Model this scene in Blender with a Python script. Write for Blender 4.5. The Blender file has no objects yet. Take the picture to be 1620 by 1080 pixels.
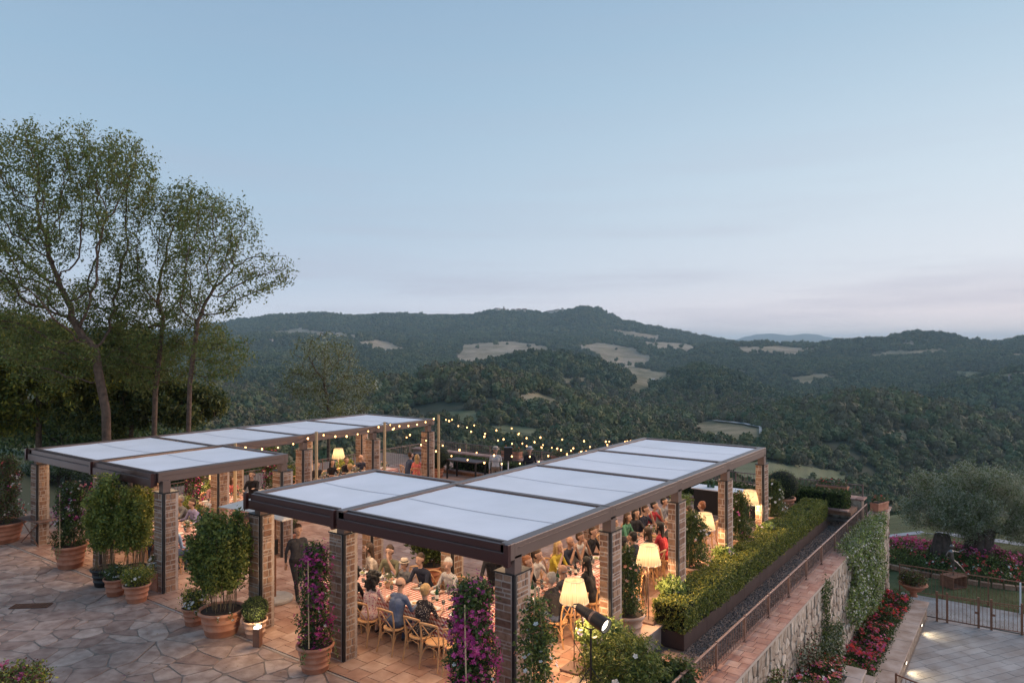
import bpy, bmesh, math, random
import numpy as np
from mathutils import Vector, Matrix, noise as mnoise
R = math.radians
rng = np.random.default_rng(7)
random.seed(7)
S = bpy.context.scene
COL = S.collection
# ------------------------------------------------------------ camera, sky, sun, exposure
F, CX, CY, H = 1152.0, 810.0, 543.5, 6.1
TH = math.atan(832 / 1152.0)
CT, ST = math.cos(TH), math.sin(TH)
cam = bpy.data.objects.new('camera', bpy.data.cameras.new('camera'))
COL.objects.link(cam); S.camera = cam
cam.location = (0, 0, H)
cam.rotation_euler = (R(90.17), 0, TH)
cam.data.sensor_width = 36; cam.data.lens = 25.6
cam.data.clip_start = .1; cam.data.clip_end = 60000
S.render.resolution_x = 1024; S.render.resolution_y = 682
S.view_settings.view_transform = 'Standard'; S.view_settings.look = 'None'
S.view_settings.exposure = 0.13; S.view_settings.gamma = 1
S.view_settings.use_curve_mapping = False
S.cycles.use_denoising = True
try: S.cycles.denoiser = 'OPENIMAGEDENOISE'
except Exception: pass
S.cycles.max_bounces = 5; S.cycles.diffuse_bounces = 3; S.cycles.glossy_bounces = 2
S.cycles.transmission_bounces = 3; S.cycles.volume_bounces = 2; S.cycles.transparent_max_bounces = 6
S.cycles.sample_clamp_indirect = 2.5; S.cycles.caustics_reflective = False; S.cycles.caustics_refractive = False
S.cycles.use_light_tree = True

LAT = Vector((CT, ST, 0)); FWD = Vector((-ST, CT, 0))
WEST = (LAT * .9 + FWD * .43).normalized()        # where the sun has gone down
W = bpy.data.worlds.new('World'); S.world = W; W.use_nodes = True
nt = W.node_tree; N = nt.nodes; L = nt.links
bg = N['Background']
def nd(t, **k):
    n = N.new(t)
    for a, b in k.items(): setattr(n, a, b)
    return n
def mathn(op, a, b=None, c=None, clamp=False):
    n = nd('ShaderNodeMath', operation=op); n.use_clamp = clamp
    for i, v in enumerate((a, b, c)):
        if v is None: continue
        if isinstance(v, (int, float)): n.inputs[i].default_value = v
        else: L.new(v, n.inputs[i])
    return n.outputs[0]
tc = nd('ShaderNodeTexCoord'); sep = nd('ShaderNodeSeparateXYZ'); L.new(tc.outputs['Generated'], sep.inputs[0])
sky = nd('ShaderNodeTexSky', sky_type='NISHITA', sun_disc=False)
sky.sun_elevation = R(2.0); sky.sun_rotation = math.atan2(WEST.x, WEST.y); sky.altitude = 400
sky.air_density = 1.0; sky.dust_density = 1.0; sky.ozone_density = 3.0
def ramp(fac, stops):
    r = nd('ShaderNodeValToRGB'); L.new(fac, r.inputs[0])
    e = r.color_ramp.elements
    while len(e) < len(stops): e.new(.5)
    for i, (p, c) in enumerate(stops): e[i].position = p; e[i].color = (*c, 1)
    return r.outputs[0]
def s2l(*c): return tuple((x / 255 / 12.92 if x / 255 <= .04045 else ((x / 255 + .055) / 1.055) ** 2.4) for x in c)
el = mathn('MULTIPLY', sep.outputs[2], 1.6, clamp=True)
cool = ramp(el, [(0, s2l(246, 244, 250)), (.05, s2l(216, 222, 236)), (.12, s2l(190, 204, 222)), (.25, s2l(172, 194, 214)), (.5, s2l(153, 182, 206)), (.72, s2l(141, 169, 196)), (1, s2l(112, 150, 190))])
warm = ramp(el, [(0, s2l(255, 238, 230)), (.06, s2l(254, 234, 232)), (.15, s2l(240, 238, 240)), (.32, s2l(222, 231, 237)), (.6, s2l(182, 205, 221)), (1, s2l(130, 166, 202))])
dp = nd('ShaderNodeVectorMath', operation='DOT_PRODUCT'); L.new(tc.outputs['Generated'], dp.inputs[0]); dp.inputs[1].default_value = WEST
az = mathn('SMOOTHSTEP' if False else 'MULTIPLY_ADD', dp.outputs['Value'], .9, -.02, clamp=True)
az = mathn('POWER', az, 1.5)
mix = nd('ShaderNodeMix', data_type='RGBA'); L.new(az, mix.inputs[0]); L.new(cool, mix.inputs[6]); L.new(warm, mix.inputs[7])
# thin streaky evening cloud near the horizon
mp = nd('ShaderNodeMapping'); mp.inputs['Scale'].default_value = (1.0, 1.0, 13); L.new(tc.outputs['Generated'], mp.inputs[0])
nz = nd('ShaderNodeTexNoise'); nz.inputs['Scale'].default_value = 2.2; nz.inputs['Detail'].default_value = 6; L.new(mp.outputs[0], nz.inputs[0])
cl = ramp(nz.outputs[0], [(.47, (0, 0, 0)), (.68, (1, 1, 1))])
band = ramp(sep.outputs[2], [(.0, (.55,) * 3), (.07, (.8,) * 3), (.14, (.35,) * 3), (.3, (.08,) * 3)])
cm = nd('ShaderNodeMix', data_type='RGBA'); cm.blend_type = 'MULTIPLY'; cm.inputs[0].default_value = 1; L.new(cl, cm.inputs[6]); L.new(band, cm.inputs[7])
cc = nd('ShaderNodeRGBToBW'); L.new(cm.outputs[2], cc.inputs[0])
m2 = nd('ShaderNodeMix', data_type='RGBA'); L.new(mathn('MULTIPLY', cc.outputs[0], .6), m2.inputs[0]); L.new(mix.outputs[2], m2.inputs[6]); m2.inputs[7].default_value = (*s2l(178, 176, 194), 1)
# a little of the physical sky under the graded dusk colours
sm = nd('ShaderNodeMix', data_type='RGBA'); sm.inputs[0].default_value = 1.0; sm.blend_type = 'ADD'
sc_ = nd('ShaderNodeMix', data_type='RGBA'); sc_.blend_type = 'MULTIPLY'; sc_.inputs[0].default_value = 1; L.new(sky.outputs[0], sc_.inputs[6]); sc_.inputs[7].default_value = (.01, .01, .01, 1)
L.new(m2.outputs[2], sm.inputs[6]); L.new(sc_.outputs[2], sm.inputs[7])
L.new(sm.outputs[2], bg.inputs[0]); bg.inputs[1].default_value = 1.0

sun = bpy.data.objects.new('sun', bpy.data.lights.new('sun', 'SUN')); COL.objects.link(sun)
sun.data.energy = 2.7; sun.data.angle = R(45); sun.data.color = (1, .74, .60)
sdir = (WEST + Vector((0, 0, .42))).normalized()
sun.rotation_euler = sdir.to_track_quat('Z', 'Y').to_euler()

# ------------------------------------------------------------ measuring: photograph -> ground position
def at(px, py, z=0.0):
    D = F * (H - z) / (py - CY); l = (px - CX) / F * D
    return Vector((l * CT - D * ST, l * ST + D * CT, z))
def pol(px, D, z=0.0):
    l = (px - CX) / F * D
    return Vector((l * CT - D * ST, l * ST + D * CT, z))
# ------------------------------------------------------------ materials
MATS = {}
def mat(name, c1, c2=None, rough=.7, metal=0, scale=3, bump=0, bscale=40, vary=0, spec=.4, detail=5, dark=None, emit=None, es=0, trans=0):
    """c1/c2 mixed by noise, vary = how far each piece (object or island) strays"""
    if name in MATS: return MATS[name]
    m = bpy.data.materials.new(name); m.use_nodes = True; MATS[name] = m
    t = m.node_tree; n, l = t.nodes, t.links
    b = n['Principled BSDF']; b.inputs['Roughness'].default_value = rough; b.inputs['Metallic'].default_value = metal
    b.inputs['Specular IOR Level'].default_value = spec
    tcn = n.new('ShaderNodeTexCoord')
    def mth(op, a, bb):
        q = n.new('ShaderNodeMath'); q.operation = op
        for i, v in enumerate((a, bb)):
            if isinstance(v, (int, float)): q.inputs[i].default_value = v
            else: l.new(v, q.inputs[i])
        return q.outputs[0]
    if c2 is not None:
        nz = n.new('ShaderNodeTexNoise'); nz.inputs['Scale'].default_value = scale; nz.inputs['Detail'].default_value = detail
        geo = n.new('ShaderNodeNewGeometry'); l.new(geo.outputs['Position'], nz.inputs['Vector'])
        f = mth('MULTIPLY_ADD', nz.outputs[0], 2.2); f.node.inputs[2].default_value = -.6
        if vary:
            oi = n.new('ShaderNodeObjectInfo')
            rr = mth('FRACT', mth('ADD', oi.outputs['Random'], mth('MULTIPLY', geo.outputs['Random Per Island'], 7.31)), 0)
            f = mth('ADD', mth('MULTIPLY', f, 1 - vary), mth('MULTIPLY', rr, vary))
        f.node.use_clamp = True
        mx = n.new('ShaderNodeMix'); mx.data_type = 'RGBA'; l.new(f, mx.inputs[0]); mx.inputs[6].default_value = (*c1, 1); mx.inputs[7].default_value = (*c2, 1)
        out = mx.outputs[2]
        if dark:   # weathered blotches and grime
            n2 = n.new('ShaderNodeTexNoise'); n2.inputs['Scale'].default_value = dark[1]; n2.inputs['Detail'].default_value = 8; l.new(geo.outputs['Position'], n2.inputs['Vector'])
            r2 = n.new('ShaderNodeValToRGB'); l.new(n2.outputs[0], r2.inputs[0]); r2.color_ramp.elements[0].position = .35; r2.color_ramp.elements[1].position = .62
            r2.color_ramp.elements[0].color = (*dark[0], 1); r2.color_ramp.elements[1].color = (1, 1, 1, 1)
            m3 = n.new('ShaderNodeMix'); m3.data_type = 'RGBA'; m3.blend_type = 'MULTIPLY'; m3.inputs[0].default_value = 1
            l.new(out, m3.inputs[6]); l.new(r2.outputs[0], m3.inputs[7]); out = m3.outputs[2]
        l.new(out, b.inputs['Base Color'])
    else: b.inputs['Base Color'].default_value = (*c1, 1)
    if bump:
        nb = n.new('ShaderNodeTexNoise'); nb.inputs['Scale'].default_value = bscale; nb.inputs['Detail'].default_value = 6
        g2 = n.new('ShaderNodeNewGeometry'); l.new(g2.outputs['Position'], nb.inputs['Vector'])
        bp = n.new('ShaderNodeBump'); bp.inputs['Strength'].default_value = bump; bp.inputs['Distance'].default_value = .02
        l.new(nb.outputs[0], bp.inputs['Height']); l.new(bp.outputs[0], b.inputs['Normal'])
    if emit:
        b.inputs['Emission Color'].default_value = (*emit, 1); b.inputs['Emission Strength'].default_value = es
    if trans:
        o = n['Material Output']; tr = n.new('ShaderNodeBsdfTranslucent'); ms = n.new('ShaderNodeMixShader'); ms.inputs[0].default_value = trans
        src = b.inputs['Base Color']
        if src.is_linked: l.new(src.links[0].from_socket, tr.inputs[0])
        else: tr.inputs[0].default_value = src.default_value
        l.new(b.outputs[0], ms.inputs[1]); l.new(tr.outputs[0], ms.inputs[2]); l.new(ms.outputs[0], o.inputs[0])
    return m
def leafm(name, c1, c2, trans=.25): return mat(name, c1, c2, rough=.55, vary=.6, scale=6, trans=trans, spec=.35)

M_flag = mat('flagstone', (.36, .225, .17), (.63, .46, .365), rough=.8, vary=.75, scale=2.5, bump=.35, bscale=18, dark=((.62, .56, .54), 3.5))
M_joint = mat('sandy_joint', (.21, .15, .115), (.33, .245, .19), rough=.95, scale=9, bump=.5, bscale=60)
M_tile = mat('terracotta_tile', (.38, .20, .135), (.60, .42, .32), rough=.65, vary=.7, scale=4, bump=.15, bscale=30, dark=((.7, .62, .58), 2.5))
M_grout = mat('pale_grout', (.42, .34, .28), (.5, .42, .35), rough=.9, scale=10)
M_slab = mat('grey_slab', (.27, .26, .25), (.46, .44, .42), rough=.8, vary=.7, scale=2, bump=.25, bscale=15, dark=((.72, .66, .62), 1.2))
M_brick = mat('pillar_brick', (.20, .10, .065), (.46, .29, .19), rough=.85, vary=.85, scale=8, bump=.5, bscale=50, dark=((.7, .65, .6), 12))
M_mortar = mat('lime_mortar', (.38, .28, .22), (.54, .44, .37), rough=.95, scale=12, bump=.5, bscale=60)
M_wallst = mat('wall_stone', (.34, .26, .20), (.74, .64, .53), rough=.9, vary=.8, scale=5, bump=.6, bscale=25, dark=((.6, .52, .45), 6))
M_wallmor = mat('wall_mortar', (.20, .15, .12), (.32, .25, .20), rough=.95, scale=8, bump=.5)
M_cap = mat('coping_tile', (.34, .17, .13), (.52, .36, .29), rough=.75, vary=.7, scale=4, bump=.2, bscale=30, dark=((.75, .66, .62), 3))
M_capst = mat('coping_slab', (.45, .34, .28), (.56, .45, .38), rough=.85, scale=2, vary=.3, bump=.2, bscale=20, dark=((.75, .68, .62), 2))
M_gravel = mat('grey_gravel', (.22, .15, .115), (.36, .265, .21), rough=.95, scale=60, bump=1, bscale=120)
M_alu = mat('bronze_aluminium', (.155, .105, .085), (.175, .12, .10), rough=.38, metal=.25, scale=1, spec=.5)
M_alushade = mat('shaded_front_aluminium', (.05, .018, .016), (.06, .022, .02), rough=.3, metal=.2, scale=1, spec=.5)  # the bronze aluminium again, with the shade of the front faces put into its colour
M_black = mat('black_steel', (.02, .018, .018), rough=.45)
M_fabric = mat('white_roof_fabric', (.80, .81, .83), (.86, .865, .88), rough=.75, scale=1.2, dark=((.95, .95, .94), .9), bump=.25, bscale=2.2)
M_seam = mat('fabric_seam', (.45, .45, .48), rough=.8)
M_terra = mat('terracotta', (.46, .175, .10), (.60, .29, .18), rough=.75, scale=4, bump=.15, bscale=30, vary=.35, dark=((.78, .7, .66), 5))
M_terrap = mat('pale_terracotta', (.58, .33, .22), (.70, .48, .36), rough=.75, scale=4, bump=.15, bscale=30, vary=.3, dark=((.82, .76, .72), 5))
M_soil = mat('soil', (.03, .02, .015), (.06, .04, .03), rough=1, scale=30)
M_wood = mat('beech_wood', (.50, .26, .11), (.64, .38, .19), rough=.5, scale=9, vary=.3)
M_bark = mat('bark', (.065, .042, .03), (.18, .115, .08), rough=.95, scale=7, bump=1, bscale=25)
M_barkdk = mat('dark_bark', (.06, .045, .035), (.14, .10, .08), rough=.95, scale=6, bump=1, bscale=20)
M_stem = mat('shrub_stem', (.12, .08, .045), (.26, .18, .10), rough=.8, scale=20)
M_cane = mat('cane', (.5, .34, .18), (.62, .44, .24), rough=.6, scale=20)
M_glass = mat('bottle_glass', (.01, .06, .02), rough=.08, spec=.8)
M_wine = mat('dark_wine_glass', (.008, .008, .01), rough=.08, spec=.8)
M_label = mat('paper_label', (.8, .77, .7), rough=.8)
M_plate = mat('porcelain', (.8, .78, .74), rough=.2, spec=.6)
M_iron = mat('railing_iron', (.20, .13, .11), (.28, .19, .16), rough=.5, metal=.5, scale=6)
M_corten = mat('corten_planter', (.055, .035, .035), (.085, .055, .05), rough=.6, metal=.3, scale=3)
M_rust = mat('rusty_steel', (.20, .085, .05), (.30, .14, .08), rough=.8, scale=8)
M_cream = mat('cream_canvas', (.78, .70, .60), (.82, .75, .66), rough=.9, scale=2, trans=.2)
M_white = mat('white_paint', (.8, .8, .8), rough=.5)
M_bronze = mat('bronze_sculpture', (.16, .14, .13), (.3, .27, .25), rough=.35, metal=.8, scale=8)
G_mid = leafm('leaf_mid', (.06, .095, .022), (.165, .205, .05))
G_dark = leafm('leaf_dark', (.026, .046, .016), (.078, .108, .034))
G_olive = leafm('leaf_olive', (.18, .205, .13), (.46, .47, .34))
G_yel = leafm('leaf_yellow', (.20, .22, .03), (.46, .40, .07))
G_lime = leafm('leaf_lime', (.16, .24, .05), (.38, .46, .16))
G_acacia = leafm('leaf_locust', (.10, .115, .028), (.25, .24, .065), .4)
G_bamboo = leafm('leaf_bamboo', (.11, .145, .022), (.32, .33, .075))
G_red = leafm('leaf_reddish', (.10, .03, .03), (.17, .08, .05))
B_mag = leafm('petal_magenta', (.45, .02, .17), (.80, .12, .38), .3)
B_pur = leafm('petal_purple', (.20, .015, .10), (.45, .05, .26), .3)
B_red = leafm('petal_red', (.62, .03, .05), (.85, .14, .12), .3)
B_pink = leafm('petal_pink', (.65, .06, .22), (.85, .25, .42), .3)
B_white = leafm('petal_white', (.75, .68, .60), (.88, .85, .80), .3)
B_peach = leafm('petal_peach', (.80, .30, .18), (.88, .48, .30), .3)
B_lil = leafm('petal_lilac', (.35, .28, .50), (.55, .48, .68), .3)
B_yel = leafm('petal_yellow', (.75, .50, .06), (.85, .65, .2), .3)
# ------------------------------------------------------------ object helpers
def tag(o, label=None, cat=None, group=None, kind=None):
    if label: o['label'] = label
    if cat: o['category'] = cat
    if cat and not kind: o['kind'] = 'thing'
    if group: o['group'] = group
    if kind: o['kind'] = kind
    return o
def empty(name, loc=(0, 0, 0), rz=0, label=None, cat=None, group=None):
    o = bpy.data.objects.new(name, None); COL.objects.link(o); o.location = loc; o.rotation_euler = (0, 0, rz)
    o.empty_display_size = .1
    if cat: o['kind'] = 'thing'
    return tag(o, label, cat, group)
def link(name, me, parent=None, loc=None, rz=0, scale=None):
    o = bpy.data.objects.new(name, me); COL.objects.link(o)
    if parent: o.parent = parent
    if loc is not None: o.location = loc
    if rz: o.rotation_euler = (0, 0, rz)
    if scale is not None: o.scale = scale
    return o
def mesh(name, V, Fc, mats, idx=None, smooth=False):
    me = bpy.data.meshes.new(name); me.from_pydata([tuple(v) for v in V], [], Fc)
    for m in (mats if isinstance(mats, (list, tuple)) else [mats]): me.materials.append(m)
    if idx is not None: me.polygons.foreach_set('material_index', np.asarray(idx, np.int32))
    if smooth: me.polygons.foreach_set('use_smooth', np.ones(len(Fc), bool))
    me.update(); return me
def quads(name, V, mats, idx=None):
    """V (n,4,3) -> mesh of loose quads"""
    n = len(V); me = bpy.data.meshes.new(name)
    me.vertices.add(n * 4); me.vertices.foreach_set('co', np.ascontiguousarray(V, np.float32).ravel())
    me.loops.add(n * 4); me.loops.foreach_set('vertex_index', np.arange(n * 4, dtype=np.int32))
    me.polygons.add(n); me.polygons.foreach_set('loop_start', np.arange(n, dtype=np.int32) * 4)
    try: me.polygons.foreach_set('loop_total', np.full(n, 4, np.int32))
    except Exception: pass
    for m in (mats if isinstance(mats, (list, tuple)) else [mats]): me.materials.append(m)
    if idx is not None: me.polygons.foreach_set('material_index', np.asarray(idx, np.int32))
    me.update(calc_edges=True); return me
class MB:
    def __init__(s): s.V = []; s.F = []; s.I = []; s.S = []
    def add(s, V, Fc, mi=0):
        o = len(s.V); s.V += [tuple(v) for v in V]; s.F += [tuple(i + o for i in f) for f in Fc]; s.I += [mi] * len(Fc); return s
    def box(s, x0, x1, y0, y1, z0, z1, mi=0, bev=0):
        if bev:
            b = bev; V = []
            for z in (z0, z0 + b, z1 - b, z1):
                k = b if z in (z0, z1) else 0
                V += [(x0 + k + (0), y0 + k, z), (x1 - k, y0 + k, z), (x1 - k, y1 - k, z), (x0 + k, y1 - k, z)]
            Fc = [(3, 2, 1, 0), (12, 13, 14, 15)]
            for j in range(3):
                for i in range(4): Fc.append((j * 4 + i, j * 4 + (i + 1) % 4, j * 4 + 4 + (i + 1) % 4, j * 4 + 4 + i))
            return s.add(V, Fc, mi)
        V = [(x, y, z) for z in (z0, z1) for x, y in ((x0, y0), (x1, y0), (x1, y1), (x0, y1))]
        return s.add(V, [(3, 2, 1, 0), (4, 5, 6, 7), (0, 1, 5, 4), (1, 2, 6, 5), (2, 3, 7, 6), (3, 0, 4, 7)], mi)
    def lathe(s, prof, n=20, c=(0, 0, 0), mi=0, cap=True, squash=None):
        V = []; Fc = []
        for r, z in prof:
            for k in range(n):
                a = 2 * math.pi * k / n; V.append((c[0] + r * math.cos(a), c[1] + r * math.sin(a), c[2] + z))
        for j in range(len(prof) - 1):
            for k in range(n): Fc.append((j * n + k, j * n + (k + 1) % n, (j + 1) * n + (k + 1) % n, (j + 1) * n + k))
        if cap: Fc.append(tuple(range(n - 1, -1, -1))); Fc.append(tuple(range((len(prof) - 1) * n, len(prof) * n)))
        return s.add(V, Fc, mi)
    def tube(s, pts, rad, n=6, mi=0):
        pts = [Vector(p) for p in pts]; k = len(pts)
        if not hasattr(rad, '__len__'): rad = [rad] * k
        V = []; Fc = []; up = None
        for i, p in enumerate(pts):
            d = (pts[min(i + 1, k - 1)] - pts[max(i - 1, 0)])
            d = d.normalized() if d.length > 1e-9 else Vector((0, 0, 1))
            if up is None: up = Vector((1, 0, 0)) if abs(d.x) < .8 else Vector((0, 1, 0))
            a = (up - d * up.dot(d)); a = a.normalized() if a.length > 1e-6 else d.orthogonal().normalized(); up = a; b = d.cross(a)
            for j in range(n):
                t = 2 * math.pi * j / n; V.append(p + (a * math.cos(t) + b * math.sin(t)) * rad[i])
        for i in range(k - 1):
            for j in range(n): Fc.append((i * n + j, i * n + (j + 1) % n, (i + 1) * n + (j + 1) % n, (i + 1) * n + j))
        Fc.append(tuple(range(n - 1, -1, -1))); Fc.append(tuple(range((k - 1) * n, k * n)))
        return s.add(V, Fc, mi)
    def ball(s, c, r, n=8, mi=0):
        r = r if hasattr(r, '__len__') else (r, r, r); m = max(4, n // 2 + 1); V = []; Fc = []
        for j in range(1, m):
            ph = math.pi * j / m
            for k in range(n):
                a = 2 * math.pi * k / n; V.append((c[0] + r[0] * math.sin(ph) * math.cos(a), c[1] + r[1] * math.sin(ph) * math.sin(a), c[2] - r[2] * math.cos(ph)))
        for j in range(m - 2):
            for k in range(n): Fc.append((j * n + k, j * n + (k + 1) % n, (j + 1) * n + (k + 1) % n, (j + 1) * n + k))
        V += [(c[0], c[1], c[2] - r[2]), (c[0], c[1], c[2] + r[2])]; b = len(V)
        for k in range(n): Fc.append((b - 2, (k + 1) % n, k)); Fc.append((b - 1, (m - 2) * n + k, (m - 2) * n + (k + 1) % n))
        return s.add(V, Fc, mi)
    def me(s, name, mats, smooth=False): return mesh(name, s.V, s.F, mats, s.I, smooth)
    def build(s, name, mats, parent=None, loc=None, rz=0, smooth=False, **kw):
        o = link(name, s.me(name, mats, smooth), parent, loc, rz)
        return tag(o, **kw) if kw else o
def smoothed(o, ang=40):
    try: o.data.shade_smooth_by_angle if False else None
    except Exception: pass
    return o
def copy_tree(o, parent=None):
    c = o.copy(); COL.objects.link(c)
    if parent: c.parent = parent
    for ch in list(o.children): copy_tree(ch, c)
    return c
# ---- foliage
def unit(n):
    v = rng.normal(size=(n, 3)); return v / np.linalg.norm(v, axis=1)[:, None]
def leafquads(P, size, aspect=.5, up=.0, nrm=None):
    n = len(P); a = unit(n)
    if up: a[:, 2] += up; a /= np.linalg.norm(a, axis=1)[:, None]
    b = np.cross(a, unit(n)); b /= np.linalg.norm(b, axis=1)[:, None] + 1e-9
    s = size * rng.uniform(.6, 1.35, n)[:, None]
    A = a * s * .5; B = b * s * .5 * aspect
    return np.stack([P - A, P + B - A * .1, P + A, P - B - A * .1], 1)
def env(n, c, r, shell=.55):
    """points in an ellipsoid, biased to its surface"""
    d = unit(n); q = rng.uniform(shell, 1, n) ** .6 * rng.uniform(.75, 1.08, n)
    return np.array(c) + d * q[:, None] * np.array(r)
def column(n, c, r, h, taper=.25, shell=.6):
    t = rng.uniform(0, 1, n) ** .95; a = rng.uniform(0, 2 * math.pi, n)
    rr = r * (1 - taper * t ** 2) * rng.uniform(shell, 1.05, n) * (.85 + .16 * np.sin(t * 11 + a * 2 + c[2] * 9 + r * 40) + .10 * np.sin(t * 23 - a * 3 + r * 90))
    return np.stack([c[0] + rr * np.cos(a), c[1] + rr * np.sin(a), c[2] + t * h], 1)
def clumped(P, per, sig):
    Q = np.repeat(P, per, 0); return Q + rng.normal(size=Q.shape) * sig
def foliage(parent, P, size, mats, w=None, aspect=.5, up=0, name='foliage'):
    idx = rng.choice(len(mats), len(P), p=w) if len(mats) > 1 else None
    return link(name, quads(name, leafquads(P, size, aspect, up), mats, idx), parent)
def blossoms(parent, P, size, mats, w=None, c=None, name='blossoms', petals=5):
    """little five-petalled flowers facing away from c"""
    P = np.asarray(P); n = len(P)
    nr = unit(n) * .6 + ((P - np.array(c)) / (np.linalg.norm(P - np.array(c), axis=1)[:, None] + 1e-6) if c is not None else np.array([0, 0, 1.]))
    nr[:, 2] += .25; nr /= np.linalg.norm(nr, axis=1)[:, None]
    a = np.cross(nr, unit(n)); a /= np.linalg.norm(a, axis=1)[:, None]; b = np.cross(nr, a)
    s = size * rng.uniform(.7, 1.3, n)[:, None]; out = []
    for k in range(petals):
        t = 2 * math.pi * k / petals; d = a * math.cos(t) + b * math.sin(t); e = -a * math.sin(t) + b * math.cos(t)
        out.append(np.stack([P, P + d * s * .35 + e * s * .22 + nr * s * .08, P + d * s * .55 + nr * s * .16, P + d * s * .35 - e * s * .22 + nr * s * .08], 1))
    V = np.concatenate(out); fi = rng.choice(len(mats), n, p=w) if len(mats) > 1 else np.zeros(n, int)
    return link(name, quads(name, V, mats, np.tile(fi, petals)), parent)
# ============================================================ THE LANDSCAPE
XS = np.array([-700, -300, 0, 150, 300, 340, 380, 440, 500, 560, 620, 700, 740, 780, 830, 870, 900, 920, 945, 965, 990, 1040, 1060, 1110, 1140, 1160, 1185, 1200, 1220, 1250, 1275, 1290, 1310, 1330, 1400, 1445, 1500, 1540, 1580, 1620, 1750, 2300])
def lay(D, pts): return (D, np.interp(XS, [p[0] for p in pts], [p[1] for p in pts]))
def zz(D, pts): return lay(D, [(x, CY + (H - z) * F / D) for x, z in pts])
LAYERS = [
 zz(31, [(-700, -2.5), (0, -2.2), (300, -4.5), (600, -7), (1250, -9), (1400, -6), (1500, -5.2), (2300, -5)]),
 zz(62, [(-700, -3), (0, -3.2), (300, -8), (600, -13), (1250, -16), (1450, -8), (1620, -7.5), (2300, -8)]),
 zz(150, [(-700, -12), (0, -14), (300, -22), (560, -30), (1200, -38), (1620, -33), (2300, -30)]),
 lay(500, [(-700, 660), (0, 672), (300, 682), (500, 692), (700, 702), (850, 700), (1000, 715), (1200, 716), (1300, 748), (1450, 792), (1700, 805), (2300, 790)]),
 lay(850, [(-700, 610), (0, 625), (300, 640), (450, 640), (560, 634), (620, 606), (700, 590), (740, 588), (780, 592), (830, 606), (900, 628), (945, 642), (1040, 668), (1110, 668), (1160, 664), (1200, 662), (1250, 652), (1290, 643), (1330, 633), (1400, 629), (1445, 636), (1500, 648), (1540, 658), (1580, 668), (1620, 680), (2300, 720)]),
 lay(1080, [(-700, 600), (0, 610), (300, 628), (560, 630), (620, 634), (740, 634), (830, 636), (945, 648), (1040, 656), (1110, 650), (1200, 656), (1290, 676), (1400, 690), (1500, 696), (1620, 712), (2300, 720)]),
 lay(1500, [(-700, 570), (0, 580), (300, 590), (500, 600), (620, 600), (700, 592), (780, 576), (830, 563), (870, 562), (900, 566), (945, 577), (990, 594), (1015, 608), (1040, 602), (1060, 594), (1110, 585), (1160, 596), (1200, 614), (1250, 632), (1290, 640), (1400, 641), (1445, 634), (1500, 612), (1540, 600), (1580, 593), (1620, 588), (2300, 570)]),
 lay(1820, [(-700, 565), (0, 573), (300, 580), (560, 592), (740, 598), (870, 602), (945, 608), (1000, 624), (1060, 628), (1110, 620), (1200, 628), (1290, 620), (1400, 612), (1500, 624), (1620, 616), (2300, 580)]),
 lay(2500, [(-700, 550), (0, 555), (300, 556), (440, 560), (560, 560), (640, 554), (700, 568), (780, 572), (870, 568), (945, 570), (1000, 580), (1060, 583), (1110, 576), (1200, 572), (1290, 570), (1400, 566), (1500, 562), (1580, 560), (2300, 545)]),
 lay(3000, [(-700, 530), (0, 532), (300, 536), (560, 535), (620, 546), (700, 548), (780, 546), (870, 548), (945, 548), (1040, 552), (1110, 552), (1200, 548), (1250, 549), (1290, 547), (1330, 542), (1400, 535), (1445, 528), (1500, 531), (1540, 543), (1580, 546), (1620, 540), (1750, 532), (2300, 520)]),
 lay(3500, [(-700, 532), (0, 534), (300, 540), (560, 532), (740, 532), (945, 536), (1110, 548), (1250, 556), (1400, 556), (1500, 556), (1620, 556), (2300, 550)]),
 lay(4500, [(-700, 520), (0, 524), (300, 530), (340, 516), (380, 507), (440, 500), (500, 498), (560, 503), (620, 500), (700, 503), (740, 503), (780, 494), (830, 495), (870, 499), (900, 495), (920, 491), (945, 493), (965, 503), (990, 514), (1060, 527), (1110, 536), (1160, 543), (1250, 551), (1400, 552), (2300, 552)]),
 lay(5600, [(-700, 545), (300, 545), (1000, 548), (1250, 552), (2300, 552)]),
 lay(9000, [(-700, 546), (2300, 548)]),
 lay(13500, [(-700, 540), (300, 546), (1100, 549), (1160, 547), (1185, 543), (1200, 541), (1220, 542), (1250, 538), (1275, 540), (1290, 542), (1330, 545), (1400, 549), (2300, 549)]),
 lay(18500, [(-700, 530), (300, 520), (340, 509), (380, 512), (500, 530), (1040, 533), (1060, 529), (1080, 528), (1110, 531), (1140, 537), (1160, 538), (1185, 532), (1200, 529), (1220, 528), (1250, 531), (1275, 528), (1290, 529), (1310, 533), (1330, 538), (1400, 545), (1540, 546), (1620, 548), (2300, 540)]),
 lay(24000, [(-700, 549), (2300, 549)]),
]
LD = np.array([l[0] for l in LAYERS]); LY = np.array([l[1] for l in LAYERS])
LZ = H - (LY - CY) / F * LD[:, None]
_gx = rng.uniform(0, 1, (64, 64))
def vnoise(u, v):
    iu = np.floor(u).astype(int); iv = np.floor(v).astype(int); fu = u - iu; fv = v - iv
    fu = fu * fu * (3 - 2 * fu); fv = fv * fv * (3 - 2 * fv)
    g = lambda a, b: _gx[a % 64, b % 64]
    return (g(iu, iv) * (1 - fu) + g(iu + 1, iv) * fu) * (1 - fv) + (g(iu, iv + 1) * (1 - fu) + g(iu + 1, iv + 1) * fu) * fv - .5
def fbm(u, v, o=4):
    s = 0; a = 1
    for k in range(o): s = s + a * vnoise(u * 2 ** k + 13 * k, v * 2 ** k + 7 * k); a *= .5
    return s
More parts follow.
